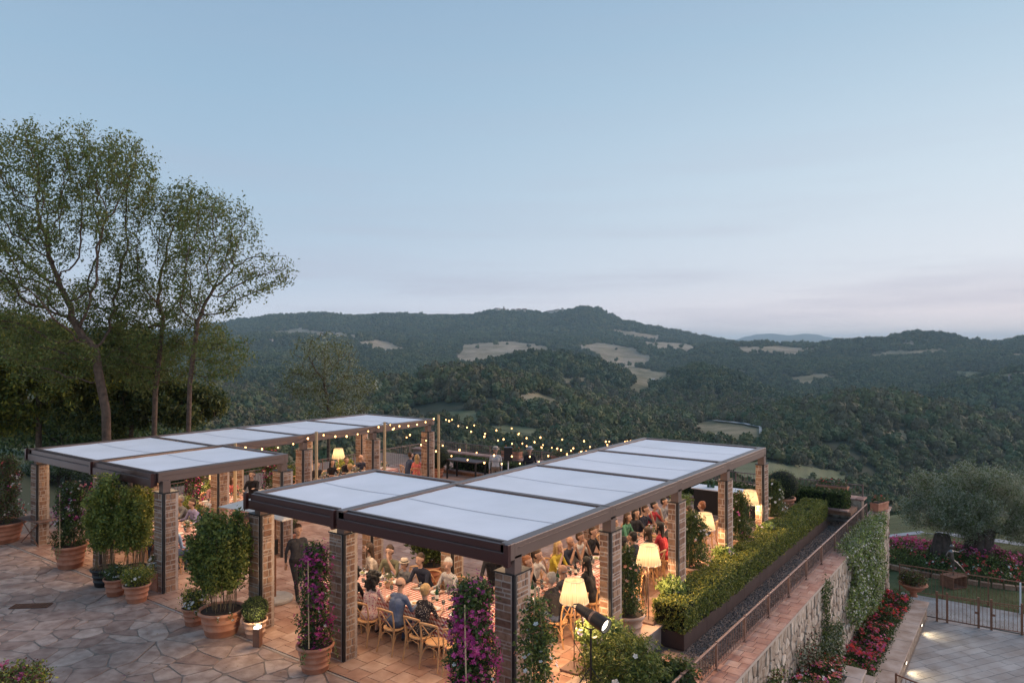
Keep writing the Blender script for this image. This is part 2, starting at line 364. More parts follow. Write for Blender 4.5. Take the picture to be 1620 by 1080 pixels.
def terrain_z(px, D):
    """px, D arrays -> z"""
    px = np.asarray(px, float); D = np.asarray(D, float)
    k = np.clip(np.searchsorted(LD, D) - 1, 0, len(LD) - 2)
    f = np.clip((np.log(D) - np.log(LD[k])) / (np.log(LD[k + 1]) - np.log(LD[k])), 0, 1); f = f * f * (3 - 2 * f)
    xi = np.clip(np.searchsorted(XS, px) - 1, 0, len(XS) - 2); g = np.clip((px - XS[xi]) / (XS[xi + 1] - XS[xi]), 0, 1); g = g * g * (3 - 2 * g)
    zl = lambda kk: LZ[kk, xi] * (1 - g) + LZ[kk, xi + 1] * g
    z = zl(k) * (1 - f) + zl(k + 1) * f
    lx = (px - CX) / F * D
    amp = np.clip((D - 60) / 400, 0, 1) * np.minimum(D * .0045, 16)
    return z + amp * fbm(lx / (D * .11 + 12), np.log(D) * 9) 
def inpoly(x, y, P):
    c = np.zeros(x.shape, bool); n = len(P)
    for i in range(n):
        x0, y0 = P[i]; x1, y1 = P[i - 1]
        if y0 == y1: continue
        c ^= ((y0 > y) != (y1 > y)) & (x < (x1 - x0) * (y - y0) / (y1 - y0) + x0)
    return c
# meadows and stubble fields: outline on the hillside and the range of distances it lies at
FIELDS = [
 ([(718, 568), (737, 547), (768, 543), (800, 542), (850, 545), (912, 566), (865, 568), (805, 576), (785, 579), (745, 574)], 1900, 3600, 0),
 ([(900, 549), (950, 544), (1000, 550), (1034, 566), (1025, 576), (975, 575), (940, 572), (945, 561)], 1850, 3600, 0),
 ([(975, 583), (1000, 581), (1060, 590), (1068, 596), (1030, 612), (1003, 622), (995, 616), (1000, 600), (985, 592)], 1250, 2400, 1),
 ([(565, 541), (600, 538), (648, 551), (625, 555), (590, 553)], 1900, 3600, 0),
 ([(425, 525), (470, 520), (572, 528), (565, 533), (440, 531)], 2600, 4400, 0),
 ([(965, 521), (1000, 523), (1045, 531), (1035, 537), (985, 531)], 3100, 4500, 0),
 ([(1003, 540), (1060, 540), (1105, 546), (1085, 554), (1030, 550)], 2400, 4400, 0),
 ([(1150, 549), (1230, 547), (1300, 551), (1250, 562), (1235, 558), (1180, 557)], 2300, 4400, 0),
 ([(1360, 563), (1400, 555), (1496, 551), (1500, 558), (1420, 563)], 2300, 3600, 1),
 ([(1425, 543), (1440, 540), (1446, 545), (1436, 549)], 2500, 3100, 0),
 ([(1148, 586), (1175, 583), (1185, 588), (1160, 591)], 1500, 2700, 1),
 ([(1600, 558), (1640, 556), (1640, 561), (1605, 562)], 2300, 3300, 1),
 ([(805, 628), (850, 622), (905, 640), (868, 650), (822, 642)], 560, 1100, 1),
 ([(700, 655), (745, 650), (770, 664), (725, 672)], 450, 1100, 2),
 ([(1380, 690), (1425, 682), (1450, 694), (1400, 704)], 560, 1100, 1),
 ([(1240, 596), (1300, 590), (1330, 598), (1270, 606)], 1300, 2700, 1),
 ([(560, 610), (600, 606), (622, 614), (580, 620)], 1000, 2600, 1),
 ([(880, 600), (930, 598), (950, 604), (900, 606)], 900, 1700, 1),
 ([(1503, 590), (1520, 586), (1590, 590), (1640, 586), (1640, 600), (1560, 594), (1530, 602)], 1350, 2600, 2),
 ([(1088, 668), (1112, 659), (1140, 666), (1206, 677), (1213, 704), (1130, 702), (1098, 690)], 420, 860, 1),
 ([(1150, 728), (1235, 735), (1330, 746), (1345, 770), (1150, 775)], 90, 520, 2),
 ([(775, 676), (800, 674), (852, 677), (870, 684), (840, 700), (780, 700)], 300, 860, 2),
 ([(480, 655), (520, 652), (520, 662), (480, 664)], 300, 860, 2),
 ([(640, 602), (668, 598), (684, 600), (672, 610), (645, 612)], 600, 1200, 1),
 ([(-200, 688), (60, 688), (55, 712), (70, 740), (-200, 760)], 40, 160, 2),
]
def field_of(px, D, z):
    y = CY + (H - z) * F / D; out = np.full(px.shape, -1)
    for P, d0, d1, kk in FIELDS:
        my = sum(p[1] for p in P) / len(P); sy_ = 1.2 if d0 > 1000 else 1.1; P = [(p[0], my + (p[1] - my) * sy_ + (2 if d0 > 1000 else 0)) for p in P]
        out[inpoly(px + 8 * fbm(y / 7, px / 23, 3), y + 2 * fbm(px / 15, y / 9, 2), P) & (D > d0) & (D < d1)] = kk
    return out
us = np.concatenate([np.linspace(-700, -60, 50), np.arange(-56, 1690, 3.0), np.linspace(1696, 2300, 46)])
ds = np.concatenate([np.geomspace(5, 29.5, 14), np.geomspace(31, 400, 46), np.geomspace(410, 5000, 215)[0:], np.geomspace(5200, 20000, 44)])
UU, DD = np.meshgrid(us, ds); ZZ = terrain_z(UU, DD)
lx = (UU - CX) / F * DD
TV = np.stack([lx * CT - DD * ST, lx * ST + DD * CT, ZZ], -1).reshape(-1, 3)
FI = field_of(UU, DD, ZZ)
nr, nc = UU.shape
a = (np.arange(nr - 1)[:, None] * nc + np.arange(nc - 1)[None, :]).ravel()
quad = np.stack([a, a + 1, a + nc + 1, a + nc], 1)
me = bpy.data.meshes.new('hills'); me.vertices.add(len(TV)); me.vertices.foreach_set('co', TV.astype(np.float32).ravel())
me.loops.add(quad.size); me.loops.foreach_set('vertex_index', quad.astype(np.int32).ravel())
me.polygons.add(len(quad)); me.polygons.foreach_set('loop_start', np.arange(len(quad), dtype=np.int32) * 4)
try: me.polygons.foreach_set('loop_total', np.full(len(quad), 4, np.int32))
except Exception: pass
M_wood_floor = mat('forest_floor', (.025, .032, .016), (.05, .058, .028), rough=1, scale=.02)
M_f0 = mat('stubble_field', (.27, .20, .13), (.46, .36, .25), rough=1, scale=.010, detail=9, dark=((.62, .66, .52), .016))
M_f1 = mat('dry_meadow', (.19, .155, .085), (.33, .265, .16), rough=1, scale=.02, detail=8, dark=((.6, .66, .5), .02))
M_f2 = mat('green_meadow', (.10, .12, .05), (.19, .19, .10), rough=1, scale=.05, detail=8)
for m in (M_wood_floor, M_f0, M_f1, M_f2): me.materials.append(m)
me.polygons.foreach_set('material_index', (FI.ravel()[quad[:, 0]] + 1).astype(np.int32))
me.polygons.foreach_set('use_smooth', np.ones(len(quad), bool)); me.update(calc_edges=True)
hills = link('hills', me); tag(hills, 'rolling wooded hills and pale fields beyond the terrace', 'hills', kind='structure')
# ---- woods: low crowns scattered over the hills as one mass
def ico(sub):
    bm = bmesh.new(); bmesh.ops.create_icosphere(bm, subdivisions=sub, radius=1); V = np.array([v.co[:] for v in bm.verts]); Fc = [[v.index for v in f.verts] for f in bm.faces]; bm.free(); return V, Fc
def crown_proto(name, m, lobes, leaves, ls, seed, flat=.8):
    """a broadleaf crown: lumpy masses plus loose leaf sprays, base at z=0, about 2 wide"""
    r = np.random.default_rng(seed); V0, F0 = ico(1); b = MB()
    cs = []
    for i in range(lobes):
        d = r.normal(size=3); d /= np.linalg.norm(d); c = np.array([d[0] * .5, d[1] * .5, .75 + d[2] * .32]); q = r.uniform(.34, .56); cs.append((c, q))
        V = V0 * (q * r.uniform(.75, 1.2, (len(V0), 1))) * np.array([1, 1, flat]) + c; b.add(V, F0)
    me = b.me(name, [m]); 
    if leaves:
        P = np.concatenate([np.asarray(c) + (lambda u: u / np.linalg.norm(u, axis=1)[:, None])(r.normal(size=(leaves // lobes, 3))) * q * 1.06 for c, q in cs])
        Q = leafquads(P, ls, .8)
        o1 = len(b.V)
        for k in range(len(Q)): b.add(Q[k], [(0, 1, 2, 3)])
        me = b.me(name, [m])
    return bpy.data.objects.new(name, me)
FCOL = [((0.071, 0.105, 0.046), (0.135, 0.165, 0.068)), ((0.051, 0.082, 0.041), (0.097, 0.128, 0.057)), ((0.120, 0.135, 0.052), (0.205, 0.196, 0.075)), ((0.125, 0.116, 0.059), (0.199, 0.169, 0.089))]
FM = [mat('woodland_%s' % n, a_, b_, rough=.9, scale=.15, vary=.7, dark=((.66, .68, .70), .0045)) for n, (a_, b_) in zip(('green', 'deep', 'light', 'dry'), FCOL)]
PC = bpy.data.collections.new('woodland_crowns'); PW = bpy.data.collections.new('oakwood_crowns')
for i in range(8):
    (PC if i % 4 in (0, 1) or i == 2 else PW).objects.link(crown_proto('crown_%s' % 'abcdefgh'[i], FM[i % 4], 6, 130, .3, 50 + i, .85))
PW.objects.link(crown_proto('crown_warm', FM[2], 7, 130, .3, 77, .9)); PW.objects.link(crown_proto('crown_fresh', FM[0], 7, 130, .3, 78, .9))
def scatter(name, P, Sc, label):
    """one object instancing the crowns on its points"""
    me = bpy.data.meshes.new(name); me.vertices.add(len(P)); me.vertices.foreach_set('co', P.astype(np.float32).ravel())
    at_ = me.attributes.new('size', 'FLOAT_VECTOR', 'POINT'); at_.data.foreach_set('vector', Sc.astype(np.float32).ravel()); me.update()
    o = link(name, me); tag(o, label, 'woodland', kind='stuff')
    ng = bpy.data.node_groups.new(name, 'GeometryNodeTree')
    ng.interface.new_socket(name='Geometry', in_out='INPUT', socket_type='NodeSocketGeometry')
    ng.interface.new_socket(name='Geometry', in_out='OUTPUT', socket_type='NodeSocketGeometry')
    n, l = ng.nodes, ng.links
    gi = n.new('NodeGroupInput'); go = n.new('NodeGroupOutput'); ip = n.new('GeometryNodeInstanceOnPoints')
    ci = n.new('GeometryNodeCollectionInfo'); ci.inputs[0].default_value = PW if name in ('near_woods', 'valley_woods') else PC; ci.inputs['Separate Children'].default_value = True; ci.inputs['Reset Children'].default_value = True
    ip.inputs['Pick Instance'].default_value = True
    na = n.new('GeometryNodeInputNamedAttribute'); na.data_type = 'FLOAT_VECTOR'; na.inputs[0].default_value = 'size'
    rv = n.new('FunctionNodeRandomValue'); rv.data_type = 'FLOAT_VECTOR'; rv.inputs[0].default_value = (-.12, -.12, 0); rv.inputs[1].default_value = (.12, .12, 6.28)
    l.new(gi.outputs[0], ip.inputs['Points']); l.new(ci.outputs[0], ip.inputs['Instance']); l.new(na.outputs[0], ip.inputs['Scale'])
    l.new(rv.outputs[0], ip.inputs['Rotation']); l.new(ip.outputs[0], go.inputs[0])
    md = o.modifiers.new('scatter', 'NODES'); md.node_group = ng
    return o
def wood_points(D0, D1, spacing, r0, x0=-480, x1=2000):
    A = (x1 - x0) / F * (D1 ** 2 - D0 ** 2) / 2; n = int(A / spacing ** 2)
    D = np.sqrt(rng.uniform(D0 ** 2, D1 ** 2, n)); px = rng.uniform(x0, x1, n)
    z = terrain_z(px, D); ok = (field_of(px, D, z) < 0) | (rng.uniform(size=n) < .006)
    y = CY + (H - z) * F / D
    dens = fbm((px - CX) * D / F / 60, D / 60, 3)
    if D0 < 800: ok &= ~((fbm((px - CX) * D / F / 45 + 3, D / 55, 3) > .38) & (rng.uniform(size=n) < .9))
    px, D, z, dens = px[ok], D[ok], z[ok], dens[ok]
    l = (px - CX) / F * D
    r = r0 * rng.uniform(.5, 1.4, len(D)) ** 1.15 * (1 + dens * .4)
    P = np.stack([l * CT - D * ST, l * ST + D * CT, z - r * .25], -1)
    return P, np.stack([r, r, r * rng.uniform(.85, 1.3, len(r))], -1)
for nm, d0, d1, sp, r0, lab in [('near_woods', 190, 620, 6.4, 4.7, 'dark broadleaf woods on the slope just below the terrace'),
        ('valley_woods', 620, 1250, 9.0, 7.0, 'dense woods over the near rounded hills'),
        ('hill_woods', 1250, 2700, 11.5, 8.2, 'woods covering the middle hills between the pale fields'),
        ('ridge_woods', 2700, 5300, 15.5, 11, 'woods covering the far ridge under the hilltop village')]:
    P, Sc = wood_points(d0, d1, sp, r0); scatter(nm, P, Sc, lab)
# ---- white roads across the valley
def ribbon(name, pts, w, label):
    V = []; 
    q = []
    for (x, D) in pts: q.append((x, D))
    xs = np.interp(np.linspace(0, len(q) - 1, 40), range(len(q)), [p[0] for p in q]); Ds = np.interp(np.linspace(0, len(q) - 1, 40), range(len(q)), [p[1] for p in q])
    z = terrain_z(xs, Ds); C_ = [pol(xs[i], Ds[i], z[i] + 1.6) for i in range(40)]
    for i in range(40):
        d = (C_[min(i + 1, 39)] - C_[max(i - 1, 0)]); s = Vector((-d.y, d.x, 0)).normalized() * w
        V += [C_[i] - s, C_[i] + s]
    o = link(name, mesh(name, V, [(2 * i, 2 * i + 1, 2 * i + 3, 2 * i + 2) for i in range(39)], mat('gravel_road', (.42, .40, .36), (.5, .48, .44), rough=1, scale=.5)))
    tag(o, label, 'road', kind='structure')
def Dat(px, y, d0, d1):
    D = np.linspace(d0, d1, 400); z = terrain_z(np.full(400, px), D); yy = CY + (H - z) * F / D
    return float(D[np.argmin(np.abs(yy - y))])
ribbon('gravel_road', [(x, Dat(x, y, 380, 860)) for x, y in ((1130, 655), (1142, 668), (1180, 672), (1206, 677), (1207, 690), (1214, 704), (1222, 722))], 3.2, 'pale gravel road crossing the valley field')
ribbon('gravel_road', [(x, Dat(x, y, 1200, 2400)) for x, y in ((1030, 612), (1045, 604), (1062, 594), (1075, 586))], 5, 'pale road climbing to the farmhouse on the middle hill')
# ---- air
E = MB().box(-27000, 23000, -2500, 23500, -420, 262); hz = E.build('haze', [], None); tag(hz, 'pale blue evening haze in the valley air', 'haze', kind='stuff')
hm = bpy.data.materials.new('haze'); hm.use_nodes = True; hn = hm.node_tree; hn.nodes.clear()
ho = hn.nodes.new('ShaderNodeOutputMaterial'); pv = hn.nodes.new('ShaderNodeVolumePrincipled'); hn.links.new(pv.outputs[0], ho.inputs['Volume'])
pv.inputs['Color'].default_value = (.64, .86, 1, 1); pv.inputs['Density'].default_value = .000072; pv.inputs['Anisotropy'].default_value = 0
hz.data.materials.append(hm)
# ---- houses on the hills: each walls, roof, windows
M_hwall = mat('old_plaster', (.60, .50, .42), (.80, .70, .60), rough=.9, vary=.8, scale=.1)
M_hroof = mat('clay_roof', (.22, .13, .10), (.30, .19, .15), rough=.9, vary=.8, scale=.2)
M_win = mat('dark_window', (.03, .035, .04), rough=.3)
_hm = {}
def house(px, D, w, d, h, rz, label, name='house', group=None, zoff=0, hip=False, win=True):
    z = float(terrain_z(np.array([px]), np.array([D]))[0]) + zoff
    o = empty(name, pol(px, D, z), rz, label, 'house', group)
    k = (round(w), round(d), round(h))
    if k not in _hm:
        wl = MB().box(-w / 2, w / 2, -d / 2, d / 2, -6, h); wl.add([(-w / 2 + .01, -d / 2 + .01, h - .01), (-w / 2 + .01, d / 2 - .01, h - .01), (-w / 2 + .01, 0, h + d * .26)], [(0, 1, 2)]); wl.add([(w / 2 - .01, -d / 2 + .01, h - .01), (w / 2 - .01, d / 2 - .01, h - .01), (w / 2 - .01, 0, h + d * .26)], [(0, 1, 2)])
        e = .5; rf = MB(); zt = h + d * .28
        V = []
        for sx in (-w / 2 - e, w / 2 + e):
            V += [(sx, -d / 2 - e, h - .15), (sx, 0, zt), (sx, d / 2 + e, h - .15), (sx, -d / 2 - e, h - .45), (sx, 0, zt - .3), (sx, d / 2 + e, h - .45)]
        rf.add(V, [(0, 1, 7, 6), (1, 2, 8, 7), (3, 9, 10, 4), (4, 10, 11, 5), (0, 6, 9, 3), (2, 5, 11, 8), (0, 3, 4, 1), (1, 4, 5, 2), (6, 7, 10, 9), (7, 8, 11, 10)])
        _hm[k] = (wl.me('wall', [M_hwall]), rf.me('roof', [M_hroof]), MB().box(-.5, .5, -.06, .06, -.7, .7).me('window', [M_win]))
    a_, b_, c_ = _hm[k]; link('wall', a_, o); link('roof', b_, o)
    if win:
        for fl in range(max(1, int(h // 3))):
            for q in range(max(2, int(w // 4))):
                link('window', c_, o, (-w / 2 + w * (q + .5) / max(2, int(w // 4)), -d / 2 - .02, 1.7 + 3 * fl))
    return o
vil = random.Random(5)
for i in range(34):
    px = vil.uniform(778, 832) if i < 24 else vil.uniform(864, 892)
    D = vil.uniform(4330, 4480); wd = vil.uniform(9, 20); wd = round(wd / 3) * 3
    house(px, D, wd, 9, vil.choice((9, 12)), TH + vil.uniform(-.4, .4), '%s stone house %s of the hilltop village' % ({9: 'narrow', 12: 'small', 15: 'mid sized', 18: 'wide', 21: 'very wide'}.get(wd, 'wide'), ('low at the left end', 'left of the church tower', 'just right of the church tower', 'halfway along the crest', 'at the right end')[int((px - 778) / 11)] if px < 833 else ('in the separate right cluster', 'at the right end of the separate cluster', 'at the outermost right')[int((px - 864) / 10)]), group='houses of the hilltop village', zoff=14, win=i % 3 == 0)
tw = empty('church_tower', pol(797, 4420, float(terrain_z(np.array([797.]), np.array([4420.]))[0]) + 8), TH, 'slim church tower rising above the hilltop village', 'tower')
MB().box(-4, 4, -4, 4, -5, 26).build('shaft', [M_hwall], tw); MB().add([(-4.6, -4.6, 26), (4.6, -4.6, 26), (4.6, 4.6, 26), (-4.6, 4.6, 26), (0, 0, 32)], [(0, 1, 4), (1, 2, 4), (2, 3, 4), (3, 0, 4), (3, 2, 1, 0)]).build('roof', [M_hroof], tw)
for (px, y, d0, d1, w, lab) in [(427, 540, 2400, 3300, 24, 'pale farmhouse among woods, leftmost on the far slope'), (447, 541, 2400, 3300, 15, 'small outbuilding beside the pale left farmhouse'),
        (362, 519, 3000, 4300, 27, 'long pale building on the skyline left of the ridge'), (675, 600, 700, 1050, 12, 'stone farmhouse with clay roof on the near wooded hill'),
        (666, 602, 700, 1050, 9, 'low barn beside the stone farmhouse on the near hill'), (1066, 586, 1400, 1600, 12, 'farmhouse at the top of the pale road on the middle hill'),
        (1076, 584, 1400, 1600, 15, 'long stone farm building beside the middle hill farmhouse'), (975, 545, 2400, 3400, 27, 'pale farmhouse above the stubble field under the peak'),
        (985, 546, 2400, 3400, 15, 'small barn right of the farmhouse above the stubble field'), (1007, 537, 3000, 4300, 15, 'lone white house on the saddle right of the peak'), (1612, 598, 1350, 1600, 15, 'farmhouse on the green ledge at the right edge'), (1600, 600, 1350, 1600, 9, 'low shed left of the farmhouse at the right edge')]:
    house(px, Dat(px, y, d0, d1), w, 9, 6, TH + random.uniform(-.5, .5), lab, name='farmhouse', zoff=1.5)
mast = empty('radio_mast', pol(592, 4480, float(terrain_z(np.array([592.]), np.array([4480.]))[0])), 0, 'thin radio mast standing on the wooded skyline', 'mast')
MB().tube([(0, 0, 0), (0, 0, 34)], [1.5, 1.1], 4).build('pole', [M_iron], mast); MB().box(-2.5, 2.5, -.4, .4, 27, 28).build('crossarm', [M_iron], mast)
# ============================================================ TERRACE GROUND AND WALLS
def shrink(poly, d):
    """inset a convex polygon by d"""
    n = len(poly); A = sum(poly[i - 1][0] * poly[i][1] - poly[i][0] * poly[i - 1][1] for i in range(n)); sg = 1 if A > 0 else -1
    out = poly
    for i in range(n):
        (x0, y0), (x1, y1) = poly[i - 1], poly[i]; dx, dy = x1 - x0, y1 - y0; ln = math.hypot(dx, dy)
        if ln < 1e-6: continue
        nx, ny = -dy / ln * sg, dx / ln * sg; out = clip(out, nx, ny, nx * x0 + ny * y0 + d)
        if len(out) < 3: return []
    return out
def clip(poly, nx, ny, c):
    """keep nx*x+ny*y >= c"""
    out = []; n = len(poly)
    for i in range(n):
        a, b = poly[i - 1], poly[i]; da = nx * a[0] + ny * a[1] - c; db = nx * b[0] + ny * b[1] - c
        if da >= 0: out.append(a)
        if (da >= 0) != (db >= 0): t = da / (da - db); out.append((a[0] + (b[0] - a[0]) * t, a[1] + (b[1] - a[1]) * t))
    return out
def voronoi(sites, region, gap, rnd=.0):
    """irregular stones filling a convex region"""
    P = np.array(sites); out = []
    for i in range(len(P)):
        d = ((P - P[i]) ** 2).sum(1); nb = np.argsort(d)[1:22]; poly = list(region)
        for j in nb:
            m = (P[i] + P[j]) / 2; v = P[i] - P[j]; ln = math.hypot(*v); v = v / ln
            poly = clip(poly, v[0], v[1], v @ m)
            if len(poly) < 3: break
        if len(poly) < 3: continue
        poly = shrink(poly, gap * random.uniform(.6, 1.5))
        if len(poly) >= 3:
            # knock the sharp corners off
            q = []
            for k in range(len(poly)):
                a, b, c = poly[k - 1], poly[k], poly[(k + 1) % len(poly)]
                l1 = math.hypot(a[0] - b[0], a[1] - b[1]); l2 = math.hypot(c[0] - b[0], c[1] - b[1])
                if min(l1, l2) < .03: q.append(b); continue
                t = min(.28, rnd / min(l1, l2))
                q.append((b[0] + (a[0] - b[0]) * t, b[1] + (a[1] - b[1]) * t)); q.append((b[0] + (c[0] - b[0]) * t, b[1] + (c[1] - b[1]) * t))
            out.append(q if rnd else poly)
    return out
CAMP = Vector((0, 0, H))
def prism(poly, f, lo, hi, bev):
    """polygon in (u,v) -> solid piece; f(u,v,h) maps to the place"""
    inn = shrink(poly, bev); cx = sum(p[0] for p in poly) / len(poly); cy = sum(p[1] for p in poly) / len(poly)
    n = len(poly); top = [(cx + (p[0] - cx) * (1 - bev * 4), cy + (p[1] - cy) * (1 - bev * 4)) for p in poly]
    V = [f(p[0], p[1], lo) for p in poly] + [f(p[0], p[1], hi - bev * .7) for p in poly] + [f(p[0], p[1], hi) for p in top]
    Fc = []
    for r in (0, 1):
        for k in range(n): Fc.append((r * n + k, r * n + (k + 1) % n, (r + 1) * n + (k + 1) % n, (r + 1) * n + k))
    Fc.append(tuple(range(2 * n, 3 * n))); return V, Fc
def winding(V, Fc, f): return V, Fc
def pieces(polys, f, th, m, parent, name, stuffname, lim=300, rough=.004, bev=.008, flip=False):
    """the pieces showing largest become parts of their own, the rest one mass part"""
    def vis(p):
        c = Vector(f(sum(q[0] for q in p) / len(p), sum(q[1] for q in p) / len(p), 0)); d = c - CAMP
        dep = -d.x * ST + d.y * CT; l = d.x * CT + d.y * ST
        px = CX + F * l / max(dep, .1); py = CY - F * d.z / max(dep, .1)
        A = abs(sum(p[i - 1][0] * p[i][1] - p[i][0] * p[i - 1][1] for i in range(len(p)))) / 2
        s = A / d.length ** 2
        return s if dep > 1 and -20 < px < 1640 and -20 < py < 1100 else s * 1e-4
    polys = sorted(polys, key=vis, reverse=True); rest = MB()
    for i, p in enumerate(polys):
        A = sum(p[k - 1][0] * p[k][1] - p[k][0] * p[k - 1][1] for k in range(len(p)))
        if (A < 0) != flip: p = p[::-1]
        V, Fc = prism(p, f, -th, random.uniform(-rough, rough), bev)
        if i < lim: MBq = MB(); MBq.add(V, Fc); MBq.build(name, [m], parent)
        else: rest.add(V, Fc)
    if rest.V: tag(rest.build(stuffname, [m], parent), kind='stuff')
flat = lambda z0: (lambda u, v, h: (u, v, z0 + h))
# solid body of the terrace; its bed is what shows in the joints
tb = MB(); tb.box(-30, -6.68, -6, 29.3, -15, -.035)
terrace = tag(tb.build('terrace', [M_joint]), kind='structure', label='raised terrace body under the paving')
pav = tag(MB().box(-34, -6.7, -5, 8.98, -.035, -.010).build('stone_paving', [M_joint]), kind='structure', label='irregular flagstone paving in front of the pergolas')
sites = []
ang = TH; ca, sa = math.cos(ang), math.sin(ang)
for i in range(-70, 70):
    for j in range(-75, 85):
        u = (i + (j % 2) * .5) * .58 + random.uniform(-.36, .36); v = j * .32 + random.uniform(-.19, .19)
        x = u * ca - v * sa - 14; y = u * sa + v * ca + 5
        if random.random() < .24: continue
        if -29.5 < x < -6.2 and -1.2 < y < 9.6: sites.append((x, y))
polys = voronoi(sites, [(-29, -.8), (-6.75, -.8), (-6.75, 8.96), (-29, 8.96)], .012, .05)
drain_c = at(50, 958)
polys = [p for p in polys]
pieces(polys, flat(0), .03, M_flag, pav, 'flagstone', 'far_flagstones', 300, .004, .007)
# terracotta tiled floor under and between the pergolas
tf = tag(MB().box(-26.5, -6.66, 9.0, 28.9, -.034, -.02).build('tiled_floor', [M_grout]), kind='structure', label='terracotta tiled floor under the pergolas')
tp = []; g = .007; x = -26.4; col = 0
while x < -6.9:
    y = 9.04 + (col % 2) * -.16; w = .40
    while y < 28.8:
        l = .40 if (int((x * 7 + y * 3)) % 5) else .40
        y0, y1 = max(y, 9.04), min(y + l, 28.86)
        if y1 - y0 > .06: tp.append([(x + g, y0 + g), (x + w - g, y0 + g), (x + w - g, y1 - g), (x + g, y1 - g)])
        y += l
    x += w; col += 1
pieces(tp, flat(0), .03, M_tile, tf, 'floor_tile', 'far_floor_tiles', 300, .0015, .003)
# kerb slabs along the terrace edge
ke = tag(MB().box(-6.9, -6.64, 9.0, 28.9, -.5, -.02).build('terrace_edge', [M_capst]), kind='structure', label='rendered edge of the tiled terrace above the gravel')
kp = []; y = 9.0
while y < 28.6: kp.append([(-6.9, y + .004), (-6.60, y + .004), (-6.60, y + .696), (-6.9, y + .696)]); y += .7
pieces(kp, flat(.006), .035, M_capst, ke, 'edge_slab', 'x', 300, .001, .003)
# gravel strip
gs = tag(MB().box(-6.63, -5.25, 2, 30, -12, -.46).build('gravel_path', [M_gravel]), kind='structure', label='dark gravel strip between hedge and wall')
n = 26000; P = np.stack([rng.uniform(-6.15, -5.32, n), 10.5 + 18.5 * rng.uniform(0, 1, n) ** 1.5, np.full(n, -.455)], 1)
gp = link('gravel', quads('gravel', leafquads(P, .034, .9), [mat('gravel_grain', (.10, .085, .08), (.30, .26, .24), rough=.95, vary=.9)])); tag(gp, 'loose grey gravel beside the planter', 'gravel', kind='stuff')
# retaining wall with tiled coping
rw = empty('retaining_wall', (-5.0, 17, -4), 0, 'tall rubble stone retaining wall with terracotta coping beside the railing', 'wall')
inv = lambda p: (p[0] + 5.0, p[1] - 17, p[2] + 4)
MB().box(-.3, .178, -15, 15.3, -2, 3.52).build('wall_core', [M_wallmor], rw)
sites = []
z = -.7
while z > -4.3:
    hh = random.uniform(.16, .26); y = 7
    while y < 32.3: sites.append((y + random.uniform(-.05, .05), z - hh / 2 + random.uniform(-.05, .05))); y += random.uniform(.18, .46)
    z -= hh
st = voronoi(sites, [(7, -4.2), (32.25, -4.2), (32.25, -.49), (7, -.49)], .012, .05)
pieces(st, lambda u, v, h: (.2 + h, u - 17, v + 4), .03, M_wallst, rw, 'wall_stone', 'small_wall_stones', 300, .02, .02)
for o in rw.children:
    pass
# end face stones
sites = [(x + random.uniform(-.05, .05), z + random.uniform(-.05, .05)) for x in np.arange(-5.25, -4.8, .22) for z in np.arange(-4, -.4, .2)]
# coping
cp = []; y = 7.0; row = 0
while y < 32.3:
    if row % 3 == 0: cs = [(-5.34, -5.05), (-5.05, -4.74)]
    elif row % 3 == 1: cs = [(-5.34, -5.19), (-5.19, -4.90), (-4.90, -4.74)]
    else: cs = [(-5.34, -4.98), (-4.98, -4.74)]
    for a, b in cs: 
        hw = .3 
        cp.append([(a + .006, y + .006), (b - .006, y + .006), (b - .006, y + hw - .006), (a + .006, y + hw - .006)])
    y += .3; row += 1
MB().box(-.345, .255, -10.1, 15.32, 3.5, 3.565).build('coping_bed', [M_grout], rw)
pieces(cp, lambda u, v, h: (u + 5, v - 17, 3.6 + h), .04, M_cap, rw, 'coping_tile', 'far_coping_tiles', 300, .002, .004)
# short far wall closing the terrace under the far railing
fw = empty('far_wall', (-16, 29.6, -.5), 0, 'low stone wall with brick coping along the far end of the terrace', 'wall')
MB().box(-12, 10.7, -.178, .3, -1.5, .82).build('wall_core', [M_wallmor], fw)
sites = [(x + random.uniform(-.08, .08), z + random.uniform(-.04, .04)) for x in np.arange(-9.2, -5.3, .3) for z in (-.36, -.16, .04, .22)]
st = voronoi(sites, [(-9.2, -.46), (-5.32, -.46), (-5.32, .3), (-9.2, .3)], .012, .05)
pieces(st, lambda u, v, h: (u + 16, -.2 - h, v + .5), .03, M_wallst, fw, 'wall_stone', 'small_wall_stones', 120, .02, .02, flip=True)
cp = []; x = -28
while x < -5.4: cp.append([(x + .006, 29.32), (x + .294, 29.32), (x + .294, 29.95), (x + .006, 29.95)]); x += .3
pieces(cp, lambda u, v, h: (u + 16, v - 29.6, .86 + h), .05, M_cap, fw, 'coping_tile', 'x', 300, .002, .004)
# ---- lower courtyard: paving, lawn, path
lc = tag(MB().box(-4.9, 22, 2, 31.0, -12, -4.03).build('courtyard_paving', [M_grout]), kind='structure', label='grey stone courtyard below the retaining wall')
pl = []; row = 0
ang2 = R(58); c2, s2 = math.cos(ang2), math.sin(ang2)
reg = [(-3.32, 14), (10, 14), (10, 30.9), (-3.32, 30.9)]
for j in range(-60, 90):
    v0 = j * .32; u0 = -30 + random.uniform(0, 1)
    while u0 < 45:
        lw = random.uniform(.7, 1.5); q = [(u0, v0), (u0 + lw, v0), (u0 + lw, v0 + .32), (u0, v0 + .32)]
        q = [(a * c2 - b * s2, a * s2 + b * c2) for a, b in q]
        for (nx, ny, cc_) in ((1, 0, -3.32), (-1, 0, -10), (0, 1, 14), (0, -1, -30.9)):
            q = clip(q, nx, ny, cc_)
            if len(q) < 3: break
        if len(q) >= 3:
            q = shrink(q, .006)
            if len(q) >= 3: pl.append(q)
        u0 += lw
